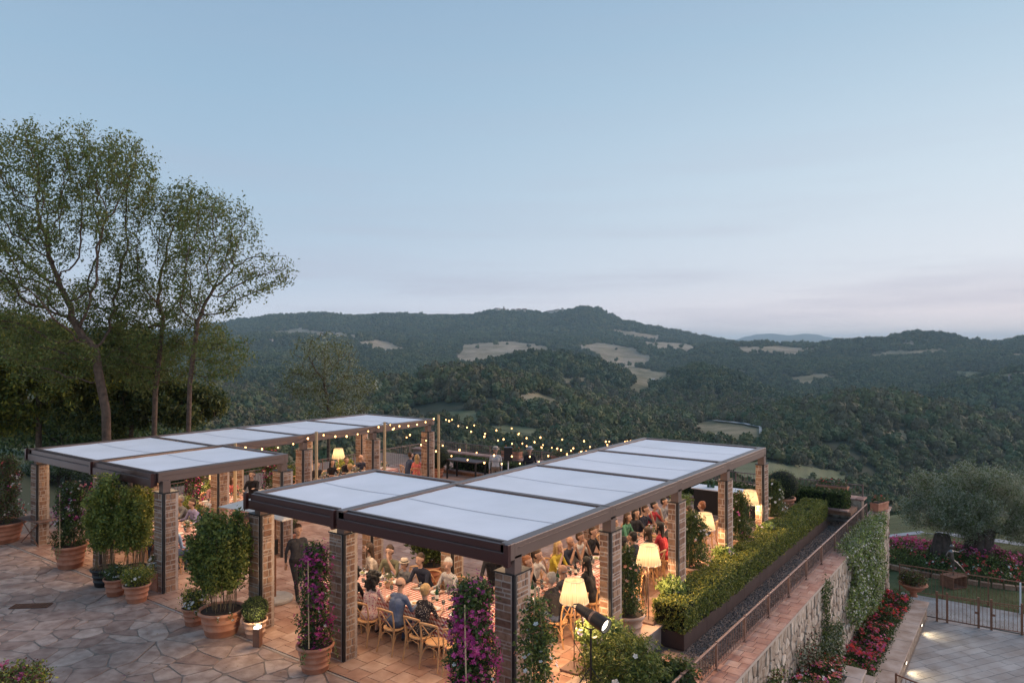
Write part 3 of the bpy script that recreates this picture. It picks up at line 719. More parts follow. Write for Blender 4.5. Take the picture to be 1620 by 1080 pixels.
pieces(pl, flat(-4), .025, M_slab, lc, 'paving_slab', 'far_paving_slabs', 300, .003, .004)
M_lawn = mat('lawn_soil', (.07, .09, .03), (.14, .15, .06), rough=1, scale=2, bump=.5, dark=((.75, .7, .6), .6))
def grid_sheet(name, x0, x1, y0, y1, zf, m, label, nx=40, ny=30, kind='structure'):
    X, Y = np.meshgrid(np.linspace(x0, x1, nx), np.linspace(y0, y1, ny)); Z = zf(X, Y)
    V = np.stack([X, Y, Z], -1).reshape(-1, 3); Fc = [(j * nx + i, j * nx + i + 1, (j + 1) * nx + i + 1, (j + 1) * nx + i) for j in range(ny - 1) for i in range(nx - 1)]
    return tag(link(name, mesh(name, V, Fc, m, smooth=True)), label, kind=kind)
lawnz = lambda X, Y: -4.02 - .02 * np.clip(Y - 42, 0, 60) * .8 - .22 * np.clip(Y - 52, 0, 60) - .25 * np.clip(-4.9 - X, 0, 40) - .04 * np.clip(X - 18, 0, 50)
grid_sheet('lawn', -14, 45, 31.0, 75, lawnz, M_lawn, 'mown lawn around the flower bed')
n = 70000; X = rng.uniform(-5, 12, n); Y = 31.1 + 22 * rng.uniform(0, 1, n) ** 1.3; P = np.stack([X, Y, lawnz(X, Y) + .015], 1)
gr = link('grass', quads('grass', leafquads(P, .07, .18, 1.6), [leafm('grass_blade', (.09, .12, .03), (.21, .22, .085))])); tag(gr, 'short grass of the lawn', 'grass', kind='stuff')
# ring path behind the bed and walkway in front of the lawn
oc = at(1528, 888, -4)
V = []; 
for k in range(49):
    t = R(-30 + k * 260 / 48); 
    for r in (6.3, 7.6): V.append((oc.x + r * 1.25 * math.cos(t), oc.y + .2 + r * math.sin(t) * .62 + 1.0, float(lawnz(np.array(oc.x + r * 1.25 * math.cos(t)), np.array(oc.y + r * math.sin(t) * .62 + 1.0))) + .012))
tag(link('ring_path', mesh('ring_path', V, [(2 * i, 2 * i + 1, 2 * i + 3, 2 * i + 2) for i in range(48)], mat('pale_path', (.30, .31, .33), (.40, .41, .43), rough=.9, scale=3))), 'pale path curving behind the olive tree', kind='structure')
lw = tag(MB().box(-4.5, 14, 31.02, 33.3, -4.3, -3.995).build('walkway', [M_slab]), kind='structure', label='paved walkway between the gate and the lawn')
# low coping wall and stepped planters against the retaining wall
lwl = empty('low_wall', (-3.6, 26.5, -4), 0, 'low rendered wall with flat slabs along the lower courtyard', 'wall')
MB().box(-.25, .25, -4.6, 4.3, -.3, .47).build('wall_core', [M_wallst], lwl)
cp = [];  y = 22.0
while y < 30.5: cp.append([(-3.93, y + .005), (-3.29, y + .005), (-3.29, y + .895), (-3.93, y + .895)]); y += .9
pieces(cp, lambda u, v, h: (u + 3.6, v - 26.5, .52 + h), .05, M_capst, lwl, 'coping_slab', 'x', 300, .002, .006)
for (ya, yb, zt, lab) in ((17.2, 20.3, -2.2, 'upper stepped planter wall full of coral geraniums'), (20.45, 21.7, -2.9, 'middle stepped planter wall with red geraniums')):
    pw = empty('planter_wall', (-4, ya, -4), 0, lab, 'planter')
    MB().box(-.78, .398, 0, yb - ya, -.3, zt + 4 - .07).build('wall_core', [M_wallst], pw)
    for k in range(2): MB().box(-.80 + k * .63, -.80 + k * .63 + .62, yb - ya - .62, yb - ya + .05, zt + 3.93, zt + 4, bev=.008).build('coping_slab', [M_capst], pw)
    k = 0
    while ya + k * .62 < yb - .7: MB().box(.12, .47, k * .62, k * .62 + .61, zt + 3.93, zt + 4, bev=.008).build('coping_slab', [M_capst], pw); k += 1
    q = []
    sites = [(y_ + random.uniform(-.06, .06), z_ + random.uniform(-.04, .04)) for y_ in np.arange(0, yb - ya, .3) for z_ in np.arange(-.1, zt + 3.9, .22)]
    pieces(voronoi(sites, [(0, -.2), (yb - ya, -.2), (yb - ya, zt + 3.92), (0, zt + 3.92)], .012, .04), lambda u, v, h: (.42 + h, u, v), .03, M_wallst, pw, 'wall_stone', 'x', 300, .015, .015)
MB().box(-4.8, -3.85, 21.75, 31, -4.1, -3.6).build('planting_bed', [M_soil]) ; tag(bpy.data.objects['planting_bed'], 'earth of the bed at the foot of the wall', kind='structure')

# ============================================================ PILLARS AND PERGOLAS
_bm = MB().box(-.5, .5, -.5, .5, -.5, .5, bev=.06).me('brick', [M_brick])
def pillar(x, y, w, d, h, label, fine=True, px=-1, group='brick pillars of the pergolas'):
    """x,y = front (+x,-y) corner carrying the steel post"""
    o = empty('brick_pillar', (x, y, 0), 0, label, 'pillar', group)
    x0, x1, y0, y1 = -w, 0, 0, d
    core = MB().box(x0 + .006, x1 - .065, y0 + .006, y1 - .006, 0, h - .01).box(x1 - .065, x1 - .006, y0 + .065, y1 - .006, 0, h - .01)
    core.build('mortar_core', [M_mortar], o)
    MB().box(x1 - .06, x1 - .008, y0 + .008, y0 + .06, .0, h + .3).build('steel_post', [M_black], o)
    z = .01; rest = MB(); rr = random.Random(int(x * 100 + y * 7))
    def brick(cx, cy, cz, sx, sy, sz):
        if fine:
            b = link('brick', _bm, o, (cx, cy, cz), rr.uniform(-.015, .015), (sx, sy, sz))
        else: rest.box(cx - sx / 2, cx + sx / 2, cy - sy / 2, cy + sy / 2, cz - sz / 2, cz + sz / 2)
    while z < h - .04:
        ch = rr.choice((.055, .07, .11, .13, .14, .16)); ch = min(ch, h - z - .005); cz = z + ch / 2; g = .026
        pr = lambda: rr.uniform(-.008, .004)
        # front and back faces
        for (yy, s) in ((y0, 1), (y1, -1)):
            xe = x1 - .07 if s == 1 else x1
            nb = rr.choice((1, 2)) if w < .36 else rr.choice((2, 2, 3)) if ch < .1 else rr.choice((1, 2)); cuts = sorted([x0] + [x0 + (xe - x0) * (k + 1) / nb + rr.uniform(-.04, .04) for k in range(nb - 1)] + [xe])
            for a, b in zip(cuts, cuts[1:]):
                if b - a > .03: brick((a + b) / 2, yy + s * .03 - s * pr(), cz, b - a - g, .07, ch - g)
        for (xx, s) in ((x1, -1), (x0, 1)):
            ys = y0 + .07 if s == -1 else y0 + .07
            nb = rr.choice((1, 2)) if d < .36 else rr.choice((1, 2, 2, 3)); ye = y1 - .07
            cuts = sorted([ys] + [ys + (ye - ys) * (k + 1) / nb + rr.uniform(-.04, .04) for k in range(nb - 1)] + [ye])
            for a, b in zip(cuts, cuts[1:]):
                if b - a > .03: brick(xx + s * .03 - s * pr(), (a + b) / 2, cz, .07, b - a - g, ch - g)
        z += ch
    if rest.V: tag(rest.build('bricks', [M_brick], o), kind='stuff')
    MB().box(x0 - .012, x1 + .012, y0 - .012, y1 + .012, h, h + .025).build('cap_plate', [M_black], o)
    MB().box(x1 - .19, x1 - .0, y0 + .0, y0 + .19, h + .026, 2.74).build('post_head', [M_alu], o)
    return o
FX, LX = (-6.7, -10.78, -13.5), (-24.5, -20.5, -17.5)
PH = 2.43
P_ = [(-6.7, 9.35, .40, .45, 'front corner brick pillar between magenta bougainvillea and white roses', 1),
 (-6.7, 12.55, .26, .46, 'brick pillar beside the spotlight, second along the planter side', 1),
 (-6.7, 15.80, .26, .46, 'third brick pillar along the planter side, between two lit lamps', 1),
 (-6.7, 19.05, .26, .46, 'fourth brick pillar along the planter side behind a white rose pot', 1),
 (-6.7, 22.25, .26, .46, 'farthest brick pillar of the planter side next to the boxwood ball', 1),
 (-10.78, 9.42, .42, .36, 'front brick pillar with the tall flowering pot leaning beside it', 1),
 (-13.4, 9.42, .42, .36, 'brick pillar behind the boxwood pot and bollard light', 1),
 (-13.4, 12.62, .36, .40, 'inner brick pillar behind the woman in cream', 1),
 (-10.78, 12.62, .36, .40, 'inner brick pillar behind the man in the striped shirt', 1),
 (-10.78, 15.85, .36, .40, 'inner pillar of the right pergola, second row', 0),
 (-10.78, 19.1, .36, .40, 'inner pillar of the right pergola, third row', 0),
 (-10.78, 22.25, .36, .40, 'far inner pillar of the right pergola by the bar', 0),
 (-24.5, 9.42, .42, .36, 'leftmost brick pillar beside the folding table', 1),
 (-20.5, 9.42, .42, .36, 'brick pillar behind the dark climbing flower pot', 1),
 (-17.3, 9.42, .42, .40, 'pale brick pillar between the bamboo and the man in blue', 1),
 (-17.5, 13.0, .42, .40, 'brick pillar at the inner corner of the left pergola', 0),
 (-20.5, 12.9, .40, .40, 'brick pillar behind the bushy tall pot under the left roof', 0),
 (-20.5, 16.1, .40, .40, 'brick pillar with a round wooden pole, nearest the corner roof', 0),
 (-20.5, 19.35, .40, .40, 'brick pillar with a wooden pole beside the lit lamp', 0),
 (-20.5, 22.45, .40, .40, 'far brick pillar with a wooden pole where the bulb strings start', 0),
 (-24.5, 12.9, .40, .40, 'rear pillar of the left pergola, second row', 0),
 (-24.5, 16.1, .40, .40, 'rear pillar of the left pergola seen through purple flowers', 0),
 (-24.5, 19.35, .40, .40, 'rear pillar left of the diners by the railing', 0),
 (-24.5, 22.45, .40, .40, 'rear pillar at the far end of the left pergola', 0)]
for x, y, w, d, lab, fine in P_: pillar(x, y, w, d, PH, lab, bool(fine))
M_led = mat('warm_led', (1, .8, .5), emit=(1, .68, .36), es=14)
def pergola(label, bays):
    """bays: (x0,x1,y0,y1) rectangles of the roof"""
    o = empty('pergola', ((bays[0][0] + bays[0][1]) / 2, bays[0][2], 0), 0, label, 'pergola', 'pergolas with white fabric roofs')
    ox, oy = o.location.x, o.location.y
    X = sorted({b[0] for b in bays} | {b[1] for b in bays}); fb = .11
    for (x0, x1, y0, y1) in bays:
        a, b, c, d = x0 - ox, x1 - ox, y0 - oy, y1 - oy
        # fabric, slightly sagging with its cross seam
        nx, ny = 12, 12; V = []
        for j in range(ny + 1):
            for i in range(nx + 1):
                u, v = i / nx, j / ny; V.append((a + fb + (b - a - 2 * fb) * u, c + fb + (d - c - 2 * fb) * v, 2.915 - .035 * math.sin(math.pi * u) * math.sin(math.pi * v) - .006 * (j % 2)))
        link('roof_fabric', mesh('roof_fabric', V, [(j * (nx + 1) + i, j * (nx + 1) + i + 1, (j + 1) * (nx + 1) + i + 1, (j + 1) * (nx + 1) + i) for j in range(ny) for i in range(nx)], M_fabric, smooth=True), o)
        V = []; ym = c + (d - c) * .5
        for i in range(13):
            u = i / 12; zz_ = 2.915 - .035 * math.sin(math.pi * u) + .006
            for dy in (-.012, .012): V.append((a + fb + (b - a - 2 * fb) * u, ym + dy, zz_))
        link('seam', mesh('seam', V, [(2 * i, 2 * i + 1, 2 * i + 3, 2 * i + 2) for i in range(12)], M_seam), o)
    return o, ox, oy
def frame(o, ox, oy, x0, x1, y0, y1, name='beam', side=.11, ztop=2.95, zbot=2.70, m=None, led=0):
    MB().box(x0 - ox, x1 - ox, y0 - oy, y1 - oy, zbot, ztop, bev=.006).build(name, [m or M_alu], o)
ys_r = (9.3, 12.57, 15.84, 19.1, 22.37); ys_l = (9.3, 12.95, 16.2, 19.45, 22.75)
rb = [(-10.78, -6.7, ys_r[k], ys_r[k + 1]) for k in range(4)] + [(-13.55, -10.78, ys_r[0], 12.78)]
lb = [(-24.6, -20.5, ys_l[k], ys_l[k + 1]) for k in range(4)] + [(-20.5, -17.4, ys_l[0], 13.1)]
for side, (lab, bays) in enumerate((('right pergola with bronze beams and six white fabric roof panels over the diners', rb), ('left pergola with bronze beams and white fabric roof, beside the trees', lb))):
    o, ox, oy = pergola(lab, bays)
    w = .10
    xs = sorted({b[0] for b in bays} | {b[1] for b in bays}); ya = bays[0][2]; yb = bays[3][3]
    x0, x1 = bays[0][0], bays[0][1]
    # long side beams, one piece per bay with a joint plate over each post
    for k in range(4):
        b = bays[k]
        for X_, sgn in ((b[1], 1), (b[0], -1)):
            xa, xb = (X_ - .2, X_) if sgn == 1 else (X_, X_ + .2)
            frame(o, ox, oy, xa, xb, b[2] + .06, b[3] - .06, zbot=2.70)
            # fine lip lines along the outer face
            if sgn == 1: MB().box(X_ - ox, X_ + .014 - ox, b[2] + .16 - oy, b[3] - .16 - oy, 2.86, 2.872).build('trim_strip', [M_alu], o)
            frame(o, ox, oy, xa + .0, xb + .0, b[2] - .055, b[2] + .055, name='joint_plate', zbot=2.69, ztop=2.956)
        if k: MB().box(b[0] + .2 - ox, b[1] - .2 - ox, b[2] - .07 - oy, b[2] + .07 - oy, 2.78, 2.945, bev=.006).build('cross_beam', [M_alu], o)
    xe0, xe1 = min(xs), max(xs)
    frame(o, ox, oy, x0, x1, yb - .055, yb + .08, name='end_beam')
    # stepped gutter along the front
    for (a, b) in ((x0, x1), (bays[4][0], bays[4][1])):
        MB().box(a + .06 - ox, b - .06 - ox, ya - .10 - oy, ya + .06 - oy, 2.62, 2.80, bev=.005).build('front_gutter', [M_alushade], o)
        MB().box(a + .06 - ox, b - .06 - ox, ya - .055 - oy, ya + .06 - oy, 2.801, 2.93, bev=.005).build('front_beam', [M_alushade], o)
        MB().box(a + .09 - ox, b - .09 - ox, ya - .092 - oy, ya - .058 - oy, 2.801, 2.808).build('gutter_lip', [M_alu], o)
        MB().box(a + .06 - ox, b - .06 - ox, ya + .061 - oy, ya + .12 - oy, 2.72, 2.952).build('front_rim', [M_alu], o)
    for X_ in xs: MB().box(X_ - .09 - ox, X_ + .0 - ox, ya - .13 - oy, ya - .056 - oy, 2.60, 2.956, bev=.006).build('corner_cap', [M_alushade], o)
    e = bays[4]
    if side == 0:
        frame(o, ox, oy, e[0], e[0] + .2, e[2] + .06, e[3] - .06)
        frame(o, ox, oy, e[0], e[1], e[3] - .055, e[3] + .055, name='end_beam')
    else:
        frame(o, ox, oy, e[1] - .2, e[1], e[2] + .06, e[3] - .06)
        MB().box(e[1] - ox, e[1] + .014 - ox, e[2] + .16 - oy, e[3] - .16 - oy, 2.86, 2.872).build('trim_strip', [M_alu], o)
        frame(o, ox, oy, e[0] + .0, e[1], e[3] - .055, e[3] + .055, name='end_beam')
    # warm LED lines tucked under the beams
    for i, b in enumerate(bays):
        MB().box(b[0] + .23 - ox, b[0] + .26 - ox, b[2] + .4 - oy, b[3] - .4 - oy, 2.765, 2.785).build('led_strip', [M_led], o)
        L_ = bpy.data.lights.new('led_glow', 'AREA'); L_.shape = 'RECTANGLE'; L_.size = b[1] - b[0] - .8; L_.size_y = b[3] - b[2] - .8; L_.energy = (72, 64)[side]; L_.color = (1, .70, .45)
        lo = bpy.data.objects.new('led_glow', L_); COL.objects.link(lo); lo.parent = o; lo.location = ((b[0] + b[1]) / 2 - ox, (b[2] + b[3]) / 2 - oy, 2.72)
# ============================================================ FURNITURE, TABLEWARE, LAMPS
def chair_proto():
    o = empty('crossback_chair', (0, -60, 0)); o['category'] = 'chair'
    s = MB(); pr = []
    for k in range(14):
        a = 2 * math.pi * k / 14; pr.append((.215 * math.cos(a) * (1 - .06 * math.sin(a)), .205 * math.sin(a)))
    V = [(x * q, y * q, z) for q, z in ((.97, .435), (1.0, .445), (1.0, .46), (.96, .468)) for x, y in pr]
    n = 14; Fc = [tuple(range(n - 1, -1, -1)), tuple(range(3 * n, 4 * n))] + [(j * n + k, j * n + (k + 1) % n, (j + 1) * n + (k + 1) % n, (j + 1) * n + k) for j in range(3) for k in range(n)]
    s.add(V, Fc).build('seat', [M_wood], o)
    for sx in (-1, 1):
        MB().tube([(sx * .21, -.27, 0), (sx * .195, -.215, .25), (sx * .19, -.19, .46), (sx * .20, -.215, .68), (sx * .195, -.25, .86)], [.016, .017, .019, .017, .015], 6).build('leg', [M_wood], o)
        MB().tube([(sx * .20, .20, 0), (sx * .185, .165, .44)], [.014, .019], 6).build('leg', [M_wood], o)
        MB().tube([(sx * -.165, -.205, .50), (sx * -.02, -.235, .655), (sx * .17, -.24, .83)], .011, 5).build('cross_brace', [M_wood], o)
        MB().tube([(sx * .205, .185, .20), (sx * .16, .1, .38), (sx * .16, -.1, .38), (sx * .20, -.225, .20)], .009, 5).build('stretcher', [M_wood], o)
    MB().tube([(-.195, -.25, .855), (-.11, -.292, .875), (0, -.305, .88), (.11, -.292, .875), (.195, -.25, .855)], [.018, .023, .025, .023, .018], 6).build('top_rail', [M_wood], o)
    MB().tube([(-.20, -.225, .20), (-.13, -.2, .38), (0, -.2, .42), (.13, -.2, .38), (.20, -.225, .20)], .009, 5).build('stretcher', [M_wood], o)
    return o
chair0 = chair_proto(); _cu = [0]
def chair(x, y, rz, label):
    c = chair0 if _cu[0] == 0 else copy_tree(chair0); _cu[0] = 1
    c.location = (x, y, 0.004); c.rotation_euler = (0, 0, rz); c['label'] = label; c['group'] = 'pale wooden cross-back chairs at the tables'
    return c
def gingham():
    m = bpy.data.materials.new('gingham_cloth'); m.use_nodes = True; t = m.node_tree; n, l = t.nodes, t.links; b = n['Principled BSDF']; b.inputs['Roughness'].default_value = .9
    tcn = n.new('ShaderNodeTexCoord'); sp = n.new('ShaderNodeSeparateXYZ'); l.new(tcn.outputs['Object'], sp.inputs[0])
    def q(op, a, b_):
        k = n.new('ShaderNodeMath'); k.operation = op
        for i, v in enumerate((a, b_)):
            if isinstance(v, (int, float)): k.inputs[i].default_value = v
            else: l.new(v, k.inputs[i])
        return k.outputs[0]
    def stripe(sock): return q('GREATER_THAN', q('FRACT', q('MULTIPLY', sock, 11), 0), .5)
    ax, ay, az = stripe(q('ADD', sp.outputs[0], sp.outputs[2])), stripe(q('ADD', sp.outputs[1], sp.outputs[2])), None
    f = q('MULTIPLY', q('ADD', ax, ay), .5)
    mx = n.new('ShaderNodeValToRGB'); l.new(f, mx.inputs[0]); e = mx.color_ramp.elements; mx.color_ramp.interpolation = 'CONSTANT'
    e[0].position = 0; e[0].color = (.74, .66, .58, 1); e[1].position = .3; e[1].color = (.56, .28, .24, 1); k = e.new(.8); k.color = (.36, .07, .06, 1)
    l.new(mx.outputs[0], b.inputs['Base Color']); return m
M_ging = gingham()
def table(name, x0, x1, y0, y1, label):
    cx, cy = (x0 + x1) / 2, (y0 + y1) / 2; o = empty(name, (cx, cy, 0), 0, label, 'table', 'long dining tables'); w, d = (x1 - x0) / 2, (y1 - y0) / 2
    MB().box(-w, w, -d, d, .715, .745, bev=.006).build('table_top', [M_wood], o)
    for sx in (-1, 1):
        for sy in (-1, 1): MB().box(sx * (w - .12) - .03, sx * (w - .12) + .03, sy * (d - .12) - .03, sy * (d - .12) + .03, 0, .714).build('leg', [M_wood], o)
    return o
def cloth(x0, x1, y0, y1, label, mat_=None, drop=.42):
    cx, cy = (x0 + x1) / 2, (y0 + y1) / 2; w, d = (x1 - x0) / 2 + .012, (y1 - y0) / 2 + .012
    n = 200; per = []; ring = []
    L4 = [(-w, -d), (w, -d), (w, d), (-w, d)]
    for k in range(4):
        a, b = L4[k], L4[(k + 1) % 4]; m = int(max(4, math.hypot(b[0] - a[0], b[1] - a[1]) / .09))
        for i in range(m): ring.append((a[0] + (b[0] - a[0]) * i / m, a[1] + (b[1] - a[1]) * i / m))
    N_ = len(ring); V = []; nxr = random.uniform(0, 9)
    for lev in range(6):
        t = lev / 5
        for i, (x, y) in enumerate(ring):
            wv = (math.sin(i * 1.15 + nxr) + .6 * math.sin(i * .47 + 1)) * .028 * t; out = .045 * t + wv
            nx = (x > w - .01) - (x < -w + .01); ny = (y > d - .01) - (y < -d + .01); ln = math.hypot(nx, ny) or 1
            V.append((x + nx / ln * out, y + ny / ln * out, .757 - drop * t - .004 * (t > 0) + .012 * math.sin(i * .7) * t))
    Fc = [(l_ * N_ + i, (l_ + 1) * N_ + i, (l_ + 1) * N_ + (i + 1) % N_, l_ * N_ + (i + 1) % N_) for l_ in range(5) for i in range(N_)]
    Fc.append(tuple(range(N_)))
    o = link('tablecloth', mesh('tablecloth', V, Fc, mat_ or M_ging), None, (cx, cy, 0)); tag(o, label, 'tablecloth', 'cloths over the long tables')
T1 = (-13.1, -8.95, 10.78, 11.92); T2 = (-9.12, -8.28, 12.35, 16.75); T3 = (-9.12, -8.28, 17.0, 21.4)
table('dining_table', *T1, 'long table set across the front of the right pergola'); cloth(*T1, 'red gingham cloth on the table nearest the camera')
table('dining_table', *T2, 'long table running back behind the front corner pillar'); cloth(*T2, 'red gingham cloth on the middle table behind the corner pillar')
table('dining_table', *T3, 'long table at the far end of the right pergola'); cloth(*T3, 'red gingham cloth on the far table of the right pergola')
T4 = (-22.0, -19.2, 10.9, 11.9); T5 = (-23.0, -22.1, 13.6, 17.2); T6 = (-23.0, -22.2, 17.6, 22.4)
for t, a, b in ((T4, 'table under the front of the left pergola behind the bamboo', 'gingham cloth on the front table of the left pergola'), (T5, 'middle table of the left pergola', 'gingham cloth on the middle table of the left pergola'), (T6, 'table by the railing at the far end of the left pergola', 'gingham cloth on the table by the far left railing')):
    table('dining_table', *t, a); cloth(*t, b)
# tableware
plate_m = MB().lathe([(.0, .004), (.075, .004), (.12, .018), (.135, .022), (.135, .026), (.118, .020), (.07, .009), (.0, .009)], 18, cap=False).me('plate', [M_plate], True)
def bottle_mesh(m): return MB().lathe([(.0, .0), (.036, .0), (.038, .01), (.038, .17), (.03, .205), (.0145, .235), (.0135, .29), (.016, .292), (.016, .30), (.0, .30)], 12, cap=False).me('bottle', [m], True)
bt_g, bt_w = bottle_mesh(M_glass), bottle_mesh(M_wine); lab_m = MB().lathe([(.0388, .05), (.0388, .13)], 12, cap=False).me('paper_label', [M_label], True)
M_clear = mat('clear_glass', (.9, .92, .92), rough=.03, spec=.8); M_clear.node_tree.nodes['Principled BSDF'].inputs['Transmission Weight'].default_value = .9
glass_m = MB().lathe([(.0, .0), (.033, .0), (.033, .004), (.005, .008), (.005, .085), (.03, .105), (.038, .14), (.034, .185), (.032, .185), (.036, .14), (.028, .108), (0, .09)], 12, cap=False).me('wine_glass', [M_clear], True)
food = [mat('salad', (.12, .2, .04), (.4, .35, .1), scale=40), mat('pasta', (.6, .3, .1), (.7, .5, .25), scale=40), mat('bread', (.5, .3, .13), (.62, .42, .22), scale=20)]
TZ = .758
def on_table(T, n_side, along, tag_, rnd):
    L_, W_ = (T[1] - T[0], T[3] - T[2]) if along == 'x' else (T[3] - T[2], T[1] - T[0])
    def p(u, v): return (T[0] + u, T[2] + v) if along == 'x' else (T[0] + v, T[2] + u)
    for side in (0, 1):
        for k in range(n_side):
            u = L_ * (k + .5) / n_side + rnd.uniform(-.05, .05); v = .2 if side == 0 else W_ - .2
            x, y = p(u, v); o = tag(link('plate', plate_m, None, (x, y, TZ), 0), 'white dinner plate laid on the %s' % tag_, 'plate', 'plates on the %s' % tag_)
            if rnd.random() < .5:
                fd = MB().ball((0, 0, .018), (.06, .05, .02), 7); f_ = fd.build('food', [rnd.choice(food)]); tag(f_, 'helping of food on a white plate of the %s' % tag_, 'food', 'helpings of food on the %s' % tag_); f_.location = (x, y, TZ)
            gx, gy = p(u + .16, v + (.1 if side == 0 else -.1)); tag(link('wine_glass', glass_m, None, (gx, gy, TZ)), 'stemmed glass standing on the %s' % tag_, 'glass', 'glasses on the %s' % tag_)
            if rnd.random() < .6: gx, gy = p(u - .14, v + (.13 if side == 0 else -.13)); tag(link('wine_glass', glass_m, None, (gx, gy, TZ)), 'stemmed glass standing on the %s' % tag_, 'glass', 'glasses on the %s' % tag_)
    nb = max(2, int(L_ / .75))
    for k in range(nb):
        x, y = p(L_ * (k + .5) / nb + rnd.uniform(-.12, .12), W_ / 2 + rnd.uniform(-.08, .08)); gr = rnd.random() < .45
        o = link('wine_bottle' if not gr else 'water_bottle', bt_g if gr else bt_w, None, (x, y, TZ)); tag(o, ('green glass bottle' if gr else 'dark wine bottle with pale label') + ' on the %s' % tag_, 'bottle', 'bottles on the %s' % tag_)
        link('paper_label', lab_m, o)
    for k in range(max(2, int(L_ / 1.5))):
        x, y = p(L_ * (k + .8) / max(2, int(L_ / 1.5)) - .1, W_ / 2); c = empty('centrepiece', (x, y, TZ), 0, 'low jug of pale flowers and olive leaves on the %s' % tag_, 'flowers', 'flower arrangements on the %s' % tag_)
        MB().lathe([(.05, 0), (.065, .05), (.045, .12), (.055, .13)], 10).build('jug', [M_terrap], c)
        foliage(c, env(110, (0, 0, .22), (.17, .17, .12), .2), .07, [G_mid, G_olive]); blossoms(c, env(22, (0, 0, .25), (.16, .16, .11), .7), .055, [B_white, B_peach, B_lil], c=(0, 0, .15))
    if rnd.random() < 2:
        x, y = p(L_ * .35, W_ / 2 + .12); c = empty('bread_basket', (x, y, TZ), 0, 'small basket of bread slices on the %s' % tag_, 'basket')
        MB().lathe([(.07, 0), (.10, .06), (.105, .065), (.09, .06), (.06, .01)], 12).build('basket', [M_cane], c)
        for k in range(4): MB().ball(((k - 1.5) * .035, rnd.uniform(-.02, .02), .06), (.03, .055, .03), 6).build('bread', [food[2]], c)
rd = random.Random(3)
for T, n_, al, nm in ((T1, 7, 'x', 'table nearest the camera'), (T2, 8, 'y', 'middle table of the right pergola'), (T3, 7, 'y', 'far table of the right pergola'), (T4, 4, 'x', 'front table of the left pergola'), (T5, 5, 'y', 'middle table of the left pergola'), (T6, 6, 'y', 'table by the far left railing')):
    on_table(T, n_, al, nm, rd)
# floor lamps
def shade_material():
    m = bpy.data.materials.new('pleated_shade'); m.use_nodes = True; t = m.node_tree; n, l = t.nodes, t.links; b = n['Principled BSDF']; b.inputs['Base Color'].default_value = (.8, .66, .45, 1)
    b.inputs['Roughness'].default_value = .9
    tcn = n.new('ShaderNodeTexCoord'); sp = n.new('ShaderNodeSeparateXYZ'); l.new(tcn.outputs['Object'], sp.inputs[0])
    at2 = n.new('ShaderNodeMath'); at2.operation = 'ARCTAN2'; l.new(sp.outputs[1], at2.inputs[0]); l.new(sp.outputs[0], at2.inputs[1])
    nz = n.new('ShaderNodeTexNoise'); nz.noise_dimensions = '2D'; cb = n.new('ShaderNodeCombineXYZ'); l.new(at2.outputs[0], cb.inputs[0]); m5 = n.new('ShaderNodeMath'); m5.operation = 'MULTIPLY'; m5.inputs[1].default_value = .12; l.new(sp.outputs[2], m5.inputs[0]); l.new(m5.outputs[0], cb.inputs[1])
    nz.inputs['Scale'].default_value = 22; nz.inputs['Detail'].default_value = 3; l.new(cb.outputs[0], nz.inputs['Vector'])
    r = n.new('ShaderNodeValToRGB'); l.new(nz.outputs[0], r.inputs[0]); r.color_ramp.elements[0].position = .3; r.color_ramp.elements[1].position = .7
    r.color_ramp.elements[0].color = (.66, .50, .31, 1); r.color_ramp.elements[1].color = (.97, .86, .66, 1)
    tr = n.new('ShaderNodeBsdfTranslucent'); l.new(r.outputs[0], tr.inputs[0]); ms = n.new('ShaderNodeMixShader'); ms.inputs[0].default_value = .7; l.new(r.outputs[0], b.inputs['Base Color']); l.new(b.outputs[0], ms.inputs[1]); l.new(tr.outputs[0], ms.inputs[2]); l.new(ms.outputs[0], n['Material Output'].inputs[0])
    return m
M_shade = shade_material(); M_bulb = mat('glowing_bulb', (1, .8, .5), emit=(1, .68, .34), es=30)
M_lampw = mat('warm_white_lining', (.85, .75, .6), rough=.8, emit=(1, .8, .55), es=1.2)
